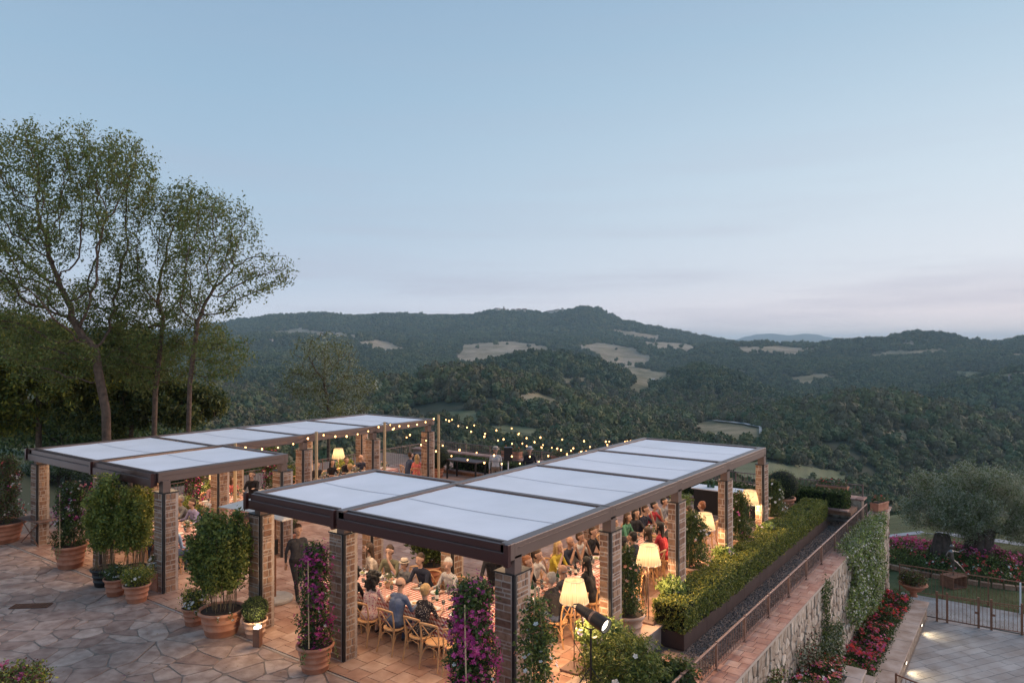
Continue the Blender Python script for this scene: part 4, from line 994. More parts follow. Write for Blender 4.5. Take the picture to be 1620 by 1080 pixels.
def lamp(x, y, label, k=1.0, e=55, z=0):
    e *= 2.2
    o = empty('floor_lamp', (x, y, z), 0, label, 'lamp', 'lit floor lamps with pleated shades')
    MB().box(-.20, .20, -.20, .20, .006, .05, bev=.006).build('base', [M_iron], o)
    MB().tube([(0, 0, .05), (0, 0, 1.42)], .011, 6).build('pole', [M_iron], o)
    n = 72; V = []; 
    for r0, zz_ in ((.275 * k, 1.28), (.235 * k, 1.45), (.18 * k, 1.68)):
        for i in range(n): a = 2 * math.pi * i / n; q = r0 * (1 + .008 * (i % 2)); V.append((q * math.cos(a), q * math.sin(a), zz_))
    link('lamp_shade', mesh('lamp_shade', V, [(j * n + i, j * n + (i + 1) % n, (j + 1) * n + (i + 1) % n, (j + 1) * n + i) for j in range(2) for i in range(n)], [M_shade], smooth=False), o)
    MB().lathe([(.277 * k, 1.275), (.277 * k, 1.292)], 36, cap=False).build('shade_trim', [M_cream], o); MB().lathe([(.182 * k, 1.672), (.182 * k, 1.685)], 36, cap=False).build('shade_trim', [M_cream], o)
    b = MB(); b.ball((0, 0, 1.56), .035, 10).build('bulb', [mat('lamp_bulb', (1, .8, .5), emit=(1, .72, .4), es=3)], o)
    MB().lathe([(.165 * k, 1.655), (.0, 1.66)], 20, cap=False).build('diffuser', [M_shade], o)
    l_ = bpy.data.lights.new('lamp_light', 'SPOT'); l_.spot_size = R(172); l_.spot_blend = .25; l_.energy = e; l_.color = (1, .62, .32); l_.shadow_soft_size = .09
    lo = link('lamp_light', l_, o, (0, 0, 1.27)); l2 = bpy.data.lights.new('bulb_light', 'POINT'); l2.energy = 4.4 * k * k; l2.color = (1, .72, .42); l2.shadow_soft_size = .05; link('bulb_light', l2, o, (0, 0, 1.47)); return o
LAMPS = [(-7.05, 11.75, 'lit lamp with pleated cream shade behind the black spotlight', 1.0, 55), (-6.95, 14.75, 'lit lamp standing at the terrace edge beside the first rose pot', 1, 60),
 (-7.05, 18.35, 'lit lamp between the third brick pillar and a lime green plant', 1, 55), (-7.05, 22.0, 'lit lamp farthest along the planter side', 1, 50),
 (-23.9, 20.6, 'lit lamp behind the diners by the far left railing', 1, 45), (-23.9, 14.9, 'small lit lamp among purple flowers under the left roof', .7, 30)]
for x, y, lb_, k, e in LAMPS: lamp(x, y, lb_, k, e)
# light on its own in the courtyard: profile spotlight
M_lens = mat('spot_lens', (1, .95, .85), emit=(1, .88, .68), es=3.5)
sp = empty('spotlight', (-6.35, 11.15, 0), 0, 'black profile spotlight on a thin stand, lens glowing', 'spotlight')
MB().tube([(0, 0, .02), (0, 0, 1.12)], .018, 8).build('stand_pole', [M_black], sp)
for k in range(3):
    a = 2.1 * k; MB().tube([(0, 0, .45), (.42 * math.cos(a), .42 * math.sin(a), .02)], .011, 6).build('leg', [M_black], sp)
aim = (LAT * .70 - FWD * .76 - Vector((0, 0, .24))).normalized(); qq = aim.to_track_quat('Z', 'Y')
hd = empty('head', (0, 0, 1.33)); hd.parent = sp; hd.rotation_euler = qq.to_euler(); hd.location = Vector((0, 0, 1.34)) + aim * .03
b = MB(); b.lathe([(.0, -.36), (.05, -.36), (.075, -.34), (.085, -.2), (.088, -.1), (.105, -.08), (.108, .0), (.118, .02), (.125, .1), (.125, .30), (.135, .31), (.135, .33), (.118, .335), (.112, .28)], 24, cap=False)
b.build('housing', [M_black], hd, smooth=False); MB().lathe([(.109, .0), (.118, .012), (.122, .05), (.118, .075)], 24, cap=False).build('silver_ring', [M_iron], hd)
MB().lathe([(.0, .268), (.112, .27)], 24, cap=False).build('lens', [M_lens], hd)
MB().tube([(.07, 0, -.33), (.11, 0, -.42), (0, .0, -.45), (-.09, 0, -.40), (-.07, 0, -.33)], .01, 6).build('handle', [M_black], hd)
MB().tube([(0, 0, 1.10), tuple(LAT * .15 + Vector((0, 0, 1.16))), tuple(LAT * .16 + Vector((0, 0, 1.33)))], .012, 6).tube([(0, 0, 1.10), tuple(LAT * -.15 + Vector((0, 0, 1.16))), tuple(LAT * -.16 + Vector((0, 0, 1.36)))], .012, 6).build('yoke', [M_black], sp)
MB().tube([tuple(aim * -.33 + Vector((0, 0, 1.34))), tuple(LAT * -.3 + Vector((0, 0, .9))), tuple(LAT * -.12 + Vector((0, 0, .6))), tuple(LAT * -.06 + Vector((0, 0, .05)))], .007, 5).build('cable', [M_black], sp)
l_ = bpy.data.lights.new('spot_beam', 'SPOT'); l_.energy = 160; l_.spot_size = R(26); l_.color = (1, .8, .55); l_.shadow_soft_size = .1
lo = link('spot_beam', l_, sp); lo.location = Vector((0, 0, 1.34)) + aim * .37; lo.rotation_euler = (-aim).to_track_quat('Z', 'Y').to_euler()
# bollard light
p = at(408, 1021); bo = empty('bollard_light', p, .5, 'short square bollard lamp lighting the boxwood pot', 'lamp')
MB().box(-.07, .07, -.07, .07, 0, .36, bev=.006).build('post', [M_rust], bo); MB().box(-.055, .055, -.055, .055, .36, .41).build('glass', [M_lens], bo); MB().box(-.075, .075, -.075, .075, .43, .45, bev=.004).build('cap', [M_black], bo)
for sx in (-1, 1):
    for sy in (-1, 1): MB().box(sx * .062 - .006, sx * .062 + .006, sy * .062 - .006, sy * .062 + .006, .36, .43).build('corner_rod', [M_black], bo)
l_ = bpy.data.lights.new('bollard_glow', 'POINT'); l_.energy = 16; l_.color = (1, .74, .42); l_.shadow_soft_size = .04; lo = link('bollard_glow', l_, bo, (0, .0, .52))
# step lights in the low wall
for y, lb_ in ((25.3, 'recessed wall light with its warm pool, nearer the camera'), (29.0, 'recessed wall light with its warm pool, nearer the gate')):
    w_ = empty('wall_light', (-3.33, y, -3.72), 0, lb_, 'lamp'); MB().box(0, .03, -.10, .10, -.04, .04).build('frame', [M_iron], w_); MB().box(.031, .036, -.085, .085, -.025, .025).build('glass', [M_lens], w_)
    l_ = bpy.data.lights.new('wall_glow', 'SPOT'); l_.energy = 26; l_.spot_size = R(120); l_.spot_blend = .8; l_.color = (1, .84, .55); l_.shadow_soft_size = .05
    lo = link('wall_glow', l_, w_, (.06, 0, .02)); lo.rotation_euler = Vector((-.75, 0, .65)).to_track_quat('Z', 'Y').to_euler()
# string lights: cable with bulbs, from the wooden poles of the left pergola across the yard
M_sb = mat('string_bulb', (1, .7, .3), emit=(1, .50, .17), es=6); M_sb.cycles.emission_sampling = 'NONE'
bulb_m = MB().ball((0, 0, -.05), (.027, .027, .035), 8).me('bulb', [M_sb]); sock_m = MB().lathe([(.016, -.015), (.018, .03)], 6).me('socket', [M_black])
poles = [(-20.28, 13.35, 3.0), (-20.28, 16.5, 3.05), (-20.28, 19.75, 3.1), (-20.28, 22.85, 3.15)]
for i, (x, y, z) in enumerate(poles):
    w_ = tag(MB().tube([(x, y, 0), (x, y, z)], [.055, .05], 8).build('wooden_pole', [M_cane]), ['round wooden pole at the inner corner of the left pergola', 'round wooden pole strapped to the second left pergola pillar', 'round wooden pole strapped to the pillar beside the back lamp', 'round wooden pole at the far end pillar of the left pergola'][i], 'pole')
def string(a, b, sag, n, label):
    n = int(n * 1.35)
    a, b = Vector(a), Vector(b); o = empty('string_lights', a, 0, label, 'string lights', 'strings of warm bulbs over the yard')
    pt = lambda t: (b - a) * t + Vector((0, 0, -sag * 4 * t * (1 - t)))
    MB().tube([pt(k / 24) for k in range(25)], .008, 4).build('cable', [M_black], o)
    for k in range(n):
        t = (k + .6) / (n + .2); q = pt(t); s = link('socket', sock_m, o, q - Vector((0, 0, .02))); link('bulb', bulb_m, s, (0, 0, 0), 0, (random.uniform(.8, 1.25),) * 3)
re_ = -10.9
string(poles[0], poles[1], .28, 4, 'string of bulbs looping between the first two wooden poles')
string(poles[1], poles[2], .25, 5, 'string of bulbs along the left pergola beam, middle bay'); string(poles[2], poles[3], .22, 5, 'string of bulbs along the left pergola beam, far bay')
string(poles[3], (re_, 22.2, 2.98), .75, 10, 'string of bulbs crossing the yard straight from the farthest pole')
string(poles[3], (-13.0, 28.9, 2.1), .45, 8, 'string of bulbs running from the farthest pole to the far railing')
string(poles[3], (re_, 25.6, 2.3), .7, 9, 'string of bulbs dipping low over the two standing men')
string(poles[2], (re_, 22.3, 2.98), .9, 11, 'string of bulbs from the third pole to the far end of the right roof')
string(poles[2], (re_, 19.2, 2.98), .9, 9, 'string of bulbs crossing the middle of the yard')
string((re_, 22.3, 2.99), (-15.6, 28.9, 1.9), .4, 6, 'string of bulbs from the right roof back to the railing')
string((-21.0, 28.7, 2.2), (re_, 22.4, 3.0), .8, 10, 'string of bulbs slanting from the far left corner of the yard')
# cantilever parasol in the yard
p = Vector((-14.71, 10.75, 0)); pa = empty('parasol', p, 0, 'square cream parasol on a round concrete base in the yard', 'parasol')
MB().lathe([(.40, 0), (.42, .02), (.42, .07), (.38, .10)], 24).build('base', [mat('concrete', (.36, .33, .30), (.46, .43, .40), scale=8, bump=.3)], pa)
MB().tube([(0, 0, .1), (0, 0, 2.45), (-.1, .25, 2.62), (-.3, .75, 2.56)], .026, 8).build('pole', [M_rust], pa); MB().box(-.045, .045, -.05, .05, 1.1, 1.45).build('crank_box', [M_black], pa)
a = 1.25; V = [(-a, -a, 2.12), (0, -a * .98, 2.16), (a, -a, 2.12), (a * .98, 0, 2.16), (a, a, 2.12), (0, a * .98, 2.16), (-a, a, 2.12), (-a * .98, 0, 2.16), (0, 0, 2.52)]
V = [(x - .3, y + .75, z) for x, y, z in V]
cn = link('canopy', mesh('canopy', V + [(x, y, z - .015) for x, y, z in V], [(i, (i + 1) % 8, 8) for i in range(8)] + [((i + 1) % 8 + 9, i + 9, 17) for i in range(8)] + [(i, i + 9, (i + 1) % 8 + 9, (i + 1) % 8) for i in range(8)], [M_cream]), pa)
for k in range(8): x, y, z = V[k]; MB().tube([(-.3, .75, 2.44), (x * .98 - .006, y * .98 + .015, z - .03)], .010, 4).build('rib', [M_rust], pa)
# folding table at far left, bar, speaker, jacket on a chair, drain, box sign etc.
p = at(62, 858); ft = empty('folding_table', p, .1, 'dark folding table with crossed legs beside the leftmost pillar', 'table')
MB().box(-.62, .62, -.32, .32, .73, .76, bev=.005).build('table_top', [M_iron], ft)
for sy in (-1, 1):
    for k in (-1, 1): MB().tube([(k * .5, sy * .26, 0), (-k * .5, sy * .26, .73)], .016, 5).build('leg', [M_rust], ft)
dr = empty('drain_grate', at(50, 958) + Vector((0, 0, .008)), TH + .1, 'rusty iron drain grate set in the flagstones', 'grate')
MB().box(-.42, .42, -.14, .14, -.008, .0, 0).build('pit_shade_sheet', [M_black], dr)  # flat black sheet painting the unlit hollow below the bars
for k in range(5): MB().box(-.42, .42, -.14 + k * .068, -.128 + k * .068, .001, .012).build('bar', [M_rust], dr)
for k in range(13): MB().box(-.42 + k * .068, -.408 + k * .068, -.14, .14, .001, .010).build('bar', [M_rust], dr)
bar = empty('bar_table', (-8.9, 25.6, 0), 0, 'long white topped drinks table at the end of the right pergola', 'table')
MB().box(-1.3, 1.1, -.4, .4, .86, .90, bev=.006).build('table_top', [M_white], bar); MB().box(-1.22, 1.02, -.34, .34, 0, .859).build('cloth_skirt', [M_black], bar)
for k in range(3): tag(link('water_bottle', bt_g, None, (-9.7 + .09 * k, 25.6 + .07 * (k % 2), .902), 0, (1.3,) * 3), 'green bottle standing on the white drinks table', 'bottle', 'green bottles on the drinks table')
for (x, y, lb_) in ((-20.9, 25.4, 'dark buffet table at the far left end of the yard'), (-23.4, 25.8, 'dark side table under the far left bushes')):
    t_ = empty('buffet_table', (x, y, 0), 0, lb_, 'table'); MB().box(-.9, .9, -.4, .4, .82, .87, bev=.006).build('table_top', [M_corten], t_)
    for sx in (-1, 1):
        for sy in (-1, 1): MB().box(sx * .82 - .03, sx * .82 + .03, sy * .34 - .03, sy * .34 + .03, 0, .82).build('leg', [M_black], t_)
p = pol(804, 29.6, 0); sk = empty('speaker', p, TH, 'black loudspeaker on a white pole between the two standing men', 'speaker')
MB().tube([(0, 0, .02), (0, 0, 1.35)], .022, 6).build('pole', [M_white], sk); MB().box(-.17, .17, -.15, .15, 1.35, 1.9, bev=.01).build('cabinet', [M_black], sk)
for k in range(3): MB().tube([(0, 0, .5), (.4 * math.cos(2.1 * k), .4 * math.sin(2.1 * k), .015)], .012, 5).build('leg', [M_black], sk)
# railings
def railing(name, a, b, z, h, n, label, per=12, m=None, posts=True):
    m = m or M_iron; a, b = Vector((*a, z)), Vector((*b, z)); d = b - a; o = empty(name, a, math.atan2(d.y, d.x), label, 'railing'); Ln = d.length; s = Ln / n
    MB().box(-.02, Ln + .02, -.022, .022, h - .02, h + .012, bev=.004).build('top_rail', [m], o); MB().box(0, Ln, -.012, .012, .055, .075).build('bottom_rail', [m], o)
    pm = MB().box(-.022, .022, -.022, .022, .012, h + .03).box(-.05, .05, -.05, .05, 0, .012).me('post', [m]); bm_ = MB().box(-.006, .006, -.006, .006, .075, h - .02).me('baluster', [m])
    for k in range(n + 1): link('post', pm, o, (k * s, 0, 0))
    tot = 0
    for k in range(n):
        for q in range(1, per): link('baluster', bm_, o, (k * s + q * s / per, 0, 0)); tot += 1
    return o
railing('railing', (-5.22, 9.0), (-5.18, 29.7), -.398, .54, 12, 'long low iron railing on the tiled coping of the retaining wall', 12)
railing('railing', (-27.6, 29.65), (-5.3, 29.65), .412, .42, 14, 'iron railing along the far end of the terrace', 13)
railing('railing', (-25.6, 12.0), (-25.6, 28.5), .0, 1.0, 9, 'iron railing along the left rear edge behind the diners', 14)
# gate line of the lower courtyard
g = empty('gate_fence', (-3.0, 30.6, -4), math.atan2(.34, 2.6) - .02, 'rusty iron double gate and fence closing the lower courtyard', 'gate')
pw = MB().box(-.035, .035, -.035, .035, 0, 1.08).me('gate_post', [M_rust]); pb = MB().box(-.007, .007, -.007, .007, .08, .98).me('baluster', [M_rust])
xs_ = [.0, .32, 1.28, 1.66, 2.55, 3.1]
for x in xs_: link('gate_post', pw, g, (x, 0, 0))
for k in range(5):
    a_, b_ = xs_[k], xs_[k + 1]; MB().box(a_ + .036, b_ - .036, -.012, .012, .965, .99).build('top_rail', [M_rust], g); MB().box(a_ + .036, b_ - .036, -.012, .012, .08, .10).build('bottom_rail', [M_rust], g)
    nb = int((b_ - a_) / .115)
    for q in range(1, nb): link('baluster', pb, g, (a_ + (b_ - a_) * q / nb, 0, 0))
for x in (1.22, 1.72): MB().box(x - .05, x + .05, -.05, -.036, .5, .58).build('latch', [M_rust], g)
MB().box(3.13, 3.3, -.1, .1, 0, 2.2).build('end_pillar', [M_white], g) if False else None
railing('railing', (-4.6, 33.45), (6, 34.0), -4.0, 1.08, 7, 'tall thin iron fence between the walkway and the lawn', 12, M_rust)
railing('railing', (-3.2, 22.6), (2.5, 20.2), -4.0, .95, 5, 'low iron railing at the bottom right corner', 9, M_rust)
wp = tag(MB().tube([(-.55, 33.3, -4), (-.55, 33.3, -2.85)], .03, 8).build('white_post', [M_white]), 'thin white post standing by the lawn fence', 'post')
# ============================================================ PEOPLE
M_skin = [mat('skin_%d' % i, a, b, rough=.55, scale=12) for i, (a, b) in enumerate((((.40, .235, .17), (.50, .31, .23)), ((.32, .175, .12), (.40, .23, .16)), ((.22, .10, .06), (.28, .14, .09))))]
def clothm(name, c, var=.75, scale=14, rough=.9): return mat('cloth_' + name, tuple(x * var for x in c), c, rough=rough, scale=scale, bump=.9, bscale=16)
CL = dict(black=(.022, .02, .024), navy=(.03, .035, .06), charcoal=(.05, .05, .06), white=(.62, .60, .58), blue=(.13, .17, .28), sky=(.32, .42, .58), olive=(.20, .19, .12), cream=(.62, .52, .42), red=(.42, .035, .05), coral=(.62, .16, .14), yellow=(.55, .42, .06), grey=(.24, .24, .25), brown=(.14, .08, .05), beige=(.48, .38, .27), green=(.10, .28, .18), rose=(.55, .28, .27), denim=(.06, .08, .14), lilac=(.3, .28, .45), vest=(.28, .2, .14))
CM = {k: clothm(k, v) for k, v in CL.items()}
CM['stripe'] = mat('cloth_stripe', (.55, .50, .44), (.62, .58, .52), rough=.9)
def pattern(m, c2, scale, th):
    t = m.node_tree; n, l = t.nodes, t.links; b = n['Principled BSDF']; v = n.new('ShaderNodeTexVoronoi'); v.inputs['Scale'].default_value = scale; g = n.new('ShaderNodeTexCoord'); l.new(g.outputs['Object'], v.inputs['Vector'])
    k = n.new('ShaderNodeMath'); k.operation = 'LESS_THAN'; k.inputs[1].default_value = th; l.new(v.outputs['Distance'], k.inputs[0]); mx = n.new('ShaderNodeMix'); mx.data_type = 'RGBA'; l.new(k.outputs[0], mx.inputs[0])
    src = b.inputs['Base Color']
    if src.is_linked: l.new(src.links[0].from_socket, mx.inputs[6])
    else: mx.inputs[6].default_value = src.default_value
    mx.inputs[7].default_value = (*c2, 1); l.new(mx.outputs[2], b.inputs['Base Color'])
CM['floral'] = mat('cloth_floral', (.62, .42, .38), (.66, .5, .45), rough=.9); pattern(CM['floral'], (.38, .06, .14), 26, .34)
CM['dots'] = mat('cloth_dots', (.02, .018, .02), (.03, .025, .03), rough=.9); pattern(CM['dots'], (.5, .42, .36), 34, .26)
def stripes(m):
    t = m.node_tree; n, l = t.nodes, t.links; b = n['Principled BSDF']; w = n.new('ShaderNodeTexWave'); w.inputs['Scale'].default_value = 9; w.bands_direction = 'X'; g = n.new('ShaderNodeTexCoord'); l.new(g.outputs['Object'], w.inputs['Vector'])
    r = n.new('ShaderNodeValToRGB'); l.new(w.outputs['Fac'], r.inputs[0]); r.color_ramp.elements[0].color = (.22, .24, .30, 1); r.color_ramp.elements[1].color = (.6, .55, .5, 1); r.color_ramp.elements[0].position = .2; r.color_ramp.elements[1].position = .45; l.new(r.outputs[0], b.inputs['Base Color'])
stripes(CM['stripe'])
HAIR = {k: mat('hair_' + k, a, b, rough=.5, scale=30, bump=.8, bscale=90) for k, a, b in (('black', (.008, .007, .007), (.02, .017, .015)), ('brown', (.035, .018, .01), (.08, .045, .025)), ('blond', (.35, .22, .09), (.5, .34, .16)), ('grey', (.22, .20, .19), (.38, .36, .34)), ('white', (.5, .48, .44), (.62, .6, .56)), ('red', (.2, .07, .03), (.3, .12, .05)))}
M_eye = mat('eye', (.01, .01, .01), rough=.2); M_shoe = mat('shoe_leather', (.02, .015, .012), rough=.4)
def capsule(b, p0, p1, r0, r1, n=10):
    p0, p1 = Vector(p0), Vector(p1); d = p1 - p0; L_ = max(d.length, 1e-4); d = d / L_; pts = []; rad = []
    for k in range(4): t = (k + .25) / 4 * math.pi / 2; pts.append(p0 - d * r0 * math.cos(t)); rad.append(r0 * math.sin(t))
    for k in range(4): t = (3.75 - k) / 4 * math.pi / 2; pts.append(p1 + d * r1 * math.cos(t)); rad.append(r1 * math.sin(t))
    b.tube(pts, rad, n)
SK, TP, BT, SH = 0, 1, 2, 3
def skeleton(pose, fem, arms, lean=0.0, turn=0.0, child=False):
    """capsules (p0,p1,r0,r1,tag) in a body standing at the origin and facing +y"""
    C_ = []; sw = .165 if fem else .19; hipw = .105
    if pose == 'sit': hz = .53; hip = Vector((0, -.02, hz)); ch = Vector((0, -.02 + lean * .25, hz + .30)); nk = Vector((0, .0 + lean * .42, hz + .53))
    else: hz = .93; hip = Vector((0, 0, hz)); ch = Vector((0, .01 + lean * .2, hz + .30)); nk = Vector((0, .01 + lean * .4, hz + .53))
    tr = .125 if fem else .145
    C_.append((hip + Vector((-.05, 0, 0)), hip + Vector((.05, 0, 0)), .135, .135, BT if not fem or pose == 'stand' else TP))
    wz = hip.lerp(ch, .55)
    for sx in (-1, 1):
        C_.append((hip + Vector((sx * .05, 0, .04)), wz + Vector((sx * .045, 0, 0)), .115 if fem else .125, .10 if fem else .115, TP))
        C_.append((wz + Vector((sx * .045, 0, 0)), ch + Vector((sx * .065, .005, .05)), .10 if fem else .115, .108 if fem else .122, TP))
    sh = nk + Vector((0, -.01, -.055)); C_.append((sh + Vector((-sw + .05, 0, -.02)), sh + Vector((sw - .05, 0, -.02)), .075, .075, TP)); C_.append((ch, sh, .12, .085, TP))
    C_.append((nk + Vector((0, 0, -.04)), nk + Vector((0, .015, .09)), .053 if not fem else .045, .05 if not fem else .043, SK))
    hc = nk + Vector((0, .035, .185)); ct, st = math.cos(turn), math.sin(turn)
    def hd(x, y, z): return hc + Vector((x * ct - y * st, x * st + y * ct, z))
    C_.append((hd(0, -.015, .03), hd(0, -.01, .03), .098, .098, SK)); C_.append((hd(0, .025, -.035), hd(0, .03, -.06), .075, .055, SK))
    C_.append((hd(0, .088, .0), hd(0, .112, -.022), .012, .018, SK)); C_.append((hd(-.02, .082, -.055), hd(.02, .082, -.055), .012, .012, SK))
    for sx in (-1, 1): C_.append((hd(sx * .088, -.01, -.01), hd(sx * .092, -.012, .02), .018, .02, SK))
    for sx in (-1, 1):
        s = sh + Vector((sx * sw, 0, -.025)); a = arms[0 if sx < 0 else 1]; k = .9 if fem else 1
        if a == 'table': e = s + Vector((sx * .06, .10, -.235)); w = e + Vector((-sx * .07, .235, .03)); hd_ = Vector((-sx * .35, .9, -.05))
        elif a == 'chin': e = s + Vector((sx * .05, .19, -.20)); w = hc + Vector((sx * .045, .15, -.15)); hd_ = Vector((-sx * .3, -.25, .9))
        elif a == 'lap': e = s + Vector((sx * .07, .02, -.27)); w = e + Vector((-sx * .08, .21, -.09)); hd_ = Vector((-sx * .3, .9, -.2))
        elif a == 'reach': e = s + Vector((sx * .04, .17, -.18)); w = e + Vector((-sx * .03, .24, .06)); hd_ = Vector((0, .95, .1))
        elif a == 'swing': e = s + Vector((sx * .05, -.10 * sx, -.27)); w = e + Vector((0, .05 - .08 * sx, -.25)); hd_ = Vector((0, .1, -1))
        else: e = s + Vector((sx * .06, -.01, -.29)); w = e + Vector((0, .04, -.25)); hd_ = Vector((0, .05, -1))
        C_.append((s, e, .052 * k, .043 * k, TP)); C_.append((e, e.lerp(w, .85), .042 * k, .031 * k, SK if fem or a == 'chin' else TP)); C_.append((e.lerp(w, .8), w, .027 * k, .025 * k, SK))
        hd_.normalize(); sd = hd_.cross(Vector((0, 0, 1)) if abs(hd_.z) < .8 else Vector((0, 1, 0))).normalized(); pn = sd.cross(hd_)
        C_.append((w + hd_ * .01, w + hd_ * .07, .026, .030, SK)); pc = w + hd_ * .085
        for q, (o_, ln) in enumerate(((-.027, .060), (-.009, .072), (.009, .068), (.027, .052))):
            m_ = pc + sd * o_ * 1.15 + hd_ * ln * .5; C_.append((pc + sd * o_, m_, .0095, .009, SK)); C_.append((m_, m_ + hd_ * ln * .38 - Vector((0, 0, .016)), .009, .0075, SK))
        tb_ = w + hd_ * .035 + sd * -sx * .026; C_.append((tb_, tb_ + (hd_ * .75 - sd * sx * .6).normalized() * .055, .011, .009, SK))
    for sx in (-1, 1):
        h_ = hip + Vector((sx * hipw, .0, -.02)); tk = .078 if fem else .085
        if pose == 'sit':
            kn = Vector((sx * (.10 + .02 * (not fem)), .43, .50)); an = Vector((sx * .11, .38 + .06 * sx * .5, .09)); upper = TP if fem else BT
            C_.append((h_, kn, tk + .01, .062, upper)); C_.append((kn, an, .055, .038, SK if fem else BT))
        elif pose == 'walk':
            kn = Vector((sx * .09, .19 if sx > 0 else -.05, .50)); an = Vector((sx * .09, .30 if sx > 0 else -.36, .10 if sx > 0 else .17)); C_.append((h_, kn, tk + .01, .062, BT)); C_.append((kn, an, .057, .043, BT))
        else:
            kn = Vector((sx * .095, .02, .50)); an = Vector((sx * .10, -.01, .09)); C_.append((h_, kn, tk + .01, .062, BT)); C_.append((kn, an, .057, .043, BT))
        C_.append((an + Vector((0, -.02, -.045)), an + Vector((sx * .015, .15, -.055)), .036, .032, SH))
    return C_, hd, hc
def remesh(name, b, vox, dec=None, smooth=4):
    me = b.me(name + '_src', []); o = bpy.data.objects.new(name + '_src', me); COL.objects.link(o)
    r = o.modifiers.new('r', 'REMESH'); r.mode = 'VOXEL'; r.voxel_size = vox
    if smooth: s = o.modifiers.new('s', 'SMOOTH'); s.factor = .5; s.iterations = smooth
    if dec: d = o.modifiers.new('d', 'DECIMATE'); d.ratio = dec
    dg = bpy.context.evaluated_depsgraph_get(); out = bpy.data.meshes.new_from_object(o.evaluated_get(dg)); out.name = name
    bpy.data.objects.remove(o); bpy.data.meshes.remove(me); return out
def body_proto(pose, fem, arms, lean=0, turn=0):
    C_, hd, hc = skeleton(pose, fem, arms, lean, turn); b = MB()
    for c in C_: capsule(b, *c[:4])
    me = remesh('body', b, .0125, .42, 2)
    for m in (M_skin[0], CM['white'], CM['black'], M_shoe): me.materials.append(m)
    n = len(me.polygons); ce = np.zeros(n * 3); me.polygons.foreach_get('center', ce); ce = ce.reshape(-1, 3); best = np.full(n, 9.); tagi = np.zeros(n, np.int32)
    for p0, p1, r0, r1, t in C_:
        a = np.array(p0); d = np.array(p1) - a; u = np.clip(((ce - a) @ d) / max(d @ d, 1e-9), 0, 1); ds_ = np.linalg.norm(ce - (a + u[:, None] * d), axis=1) - (r0 + (r1 - r0) * u)
        k = ds_ < best; best[k] = ds_[k]; tagi[k] = t
    me.polygons.foreach_set('material_index', tagi); me.polygons.foreach_set('use_smooth', np.ones(n, bool)); me.update()
    return me, hd, hc
def hair_mesh(style, hd, seed=0):
    b = MB(); r = random.Random(seed)
    P = lambda x, y, z: hd(x, y, z)
    if style == 'bald':
        for a in np.linspace(-2.6, -.5, 9): b.ball(P(.082 * math.cos(a), -.015 + .085 * math.sin(a), .0), .022, 6)
    else:
        capsule(b, P(0, -.038, .053), P(0, -.024, .057), .100, .096); capsule(b, P(0, -.058, -.01), P(0, -.058, .02), .084, .086)
        for sx in (-1, 1): capsule(b, P(sx * .065, -.025, .04), P(sx * .074, -.035, .0), .032, .024)
        if style == 'short':
            for k in range(26): a = r.uniform(0, 6.28); q = r.uniform(.2, 1); b.ball(P(.08 * q * math.cos(a), -.042 + .075 * q * math.sin(a), .055 + .075 * math.sqrt(1 - q * q) + .01), .028, 6)
        if style == 'long':
            for k in range(14):
                x = r.uniform(-.085, .085); y = -.06 - r.uniform(0, .035); capsule(b, P(x, y, .02), P(x * 1.25, y - .035, -.20 - r.uniform(0, .14)), .034, .018, 6)
            for sx in (-1, 1): capsule(b, P(sx * .085, 0, .02), P(sx * .10, .01, -.17), .03, .022, 6)
        if style == 'curly':
            for k in range(110):
                u = Vector((r.gauss(0, 1), r.gauss(0, 1) - .5, r.gauss(0, 1) + .1)).normalized() * r.uniform(.10, .165); 
                if u.y > .05 and u.z < .05: continue
                b.ball(P(u.x, -.04 + u.y, .02 + u.z - .03), r.uniform(.025, .045), 6)
            for k in range(40): b.ball(P(r.uniform(-.13, .13), -.11 - r.uniform(0, .04), -.07 - r.uniform(0, .17)), r.uniform(.03, .045), 6)
        if style == 'bun': capsule(b, P(0, -.125, .05), P(0, -.135, .06), .045, .045); 
    me = remesh('hair', b, .012, .45, 1); me.polygons.foreach_set('use_smooth', np.ones(len(me.polygons), bool)); me.materials.append(HAIR['brown']); return me
def hat_mesh(hd, kind):
    b = MB(); c = hd(0, -.015, .075)
    b.lathe([(.16, -.005), (.165, .0), (.108, .008), (.104, .08), (.09, .10), (0, .102)], 20, c, 0, False); b.lathe([(.110, .012), (.1075, .04)], 20, c, 1, False)
    return b.me('hat', [CM['cream'] if kind == 'straw' else CM['white'], CM['black']], True)
PROT = {}
def proto(key):
    if key not in PROT:
        pose, fem, arms, lean, turn = key; PROT[key] = body_proto(pose, fem, arms, lean, turn) + ({},)
    return PROT[key]
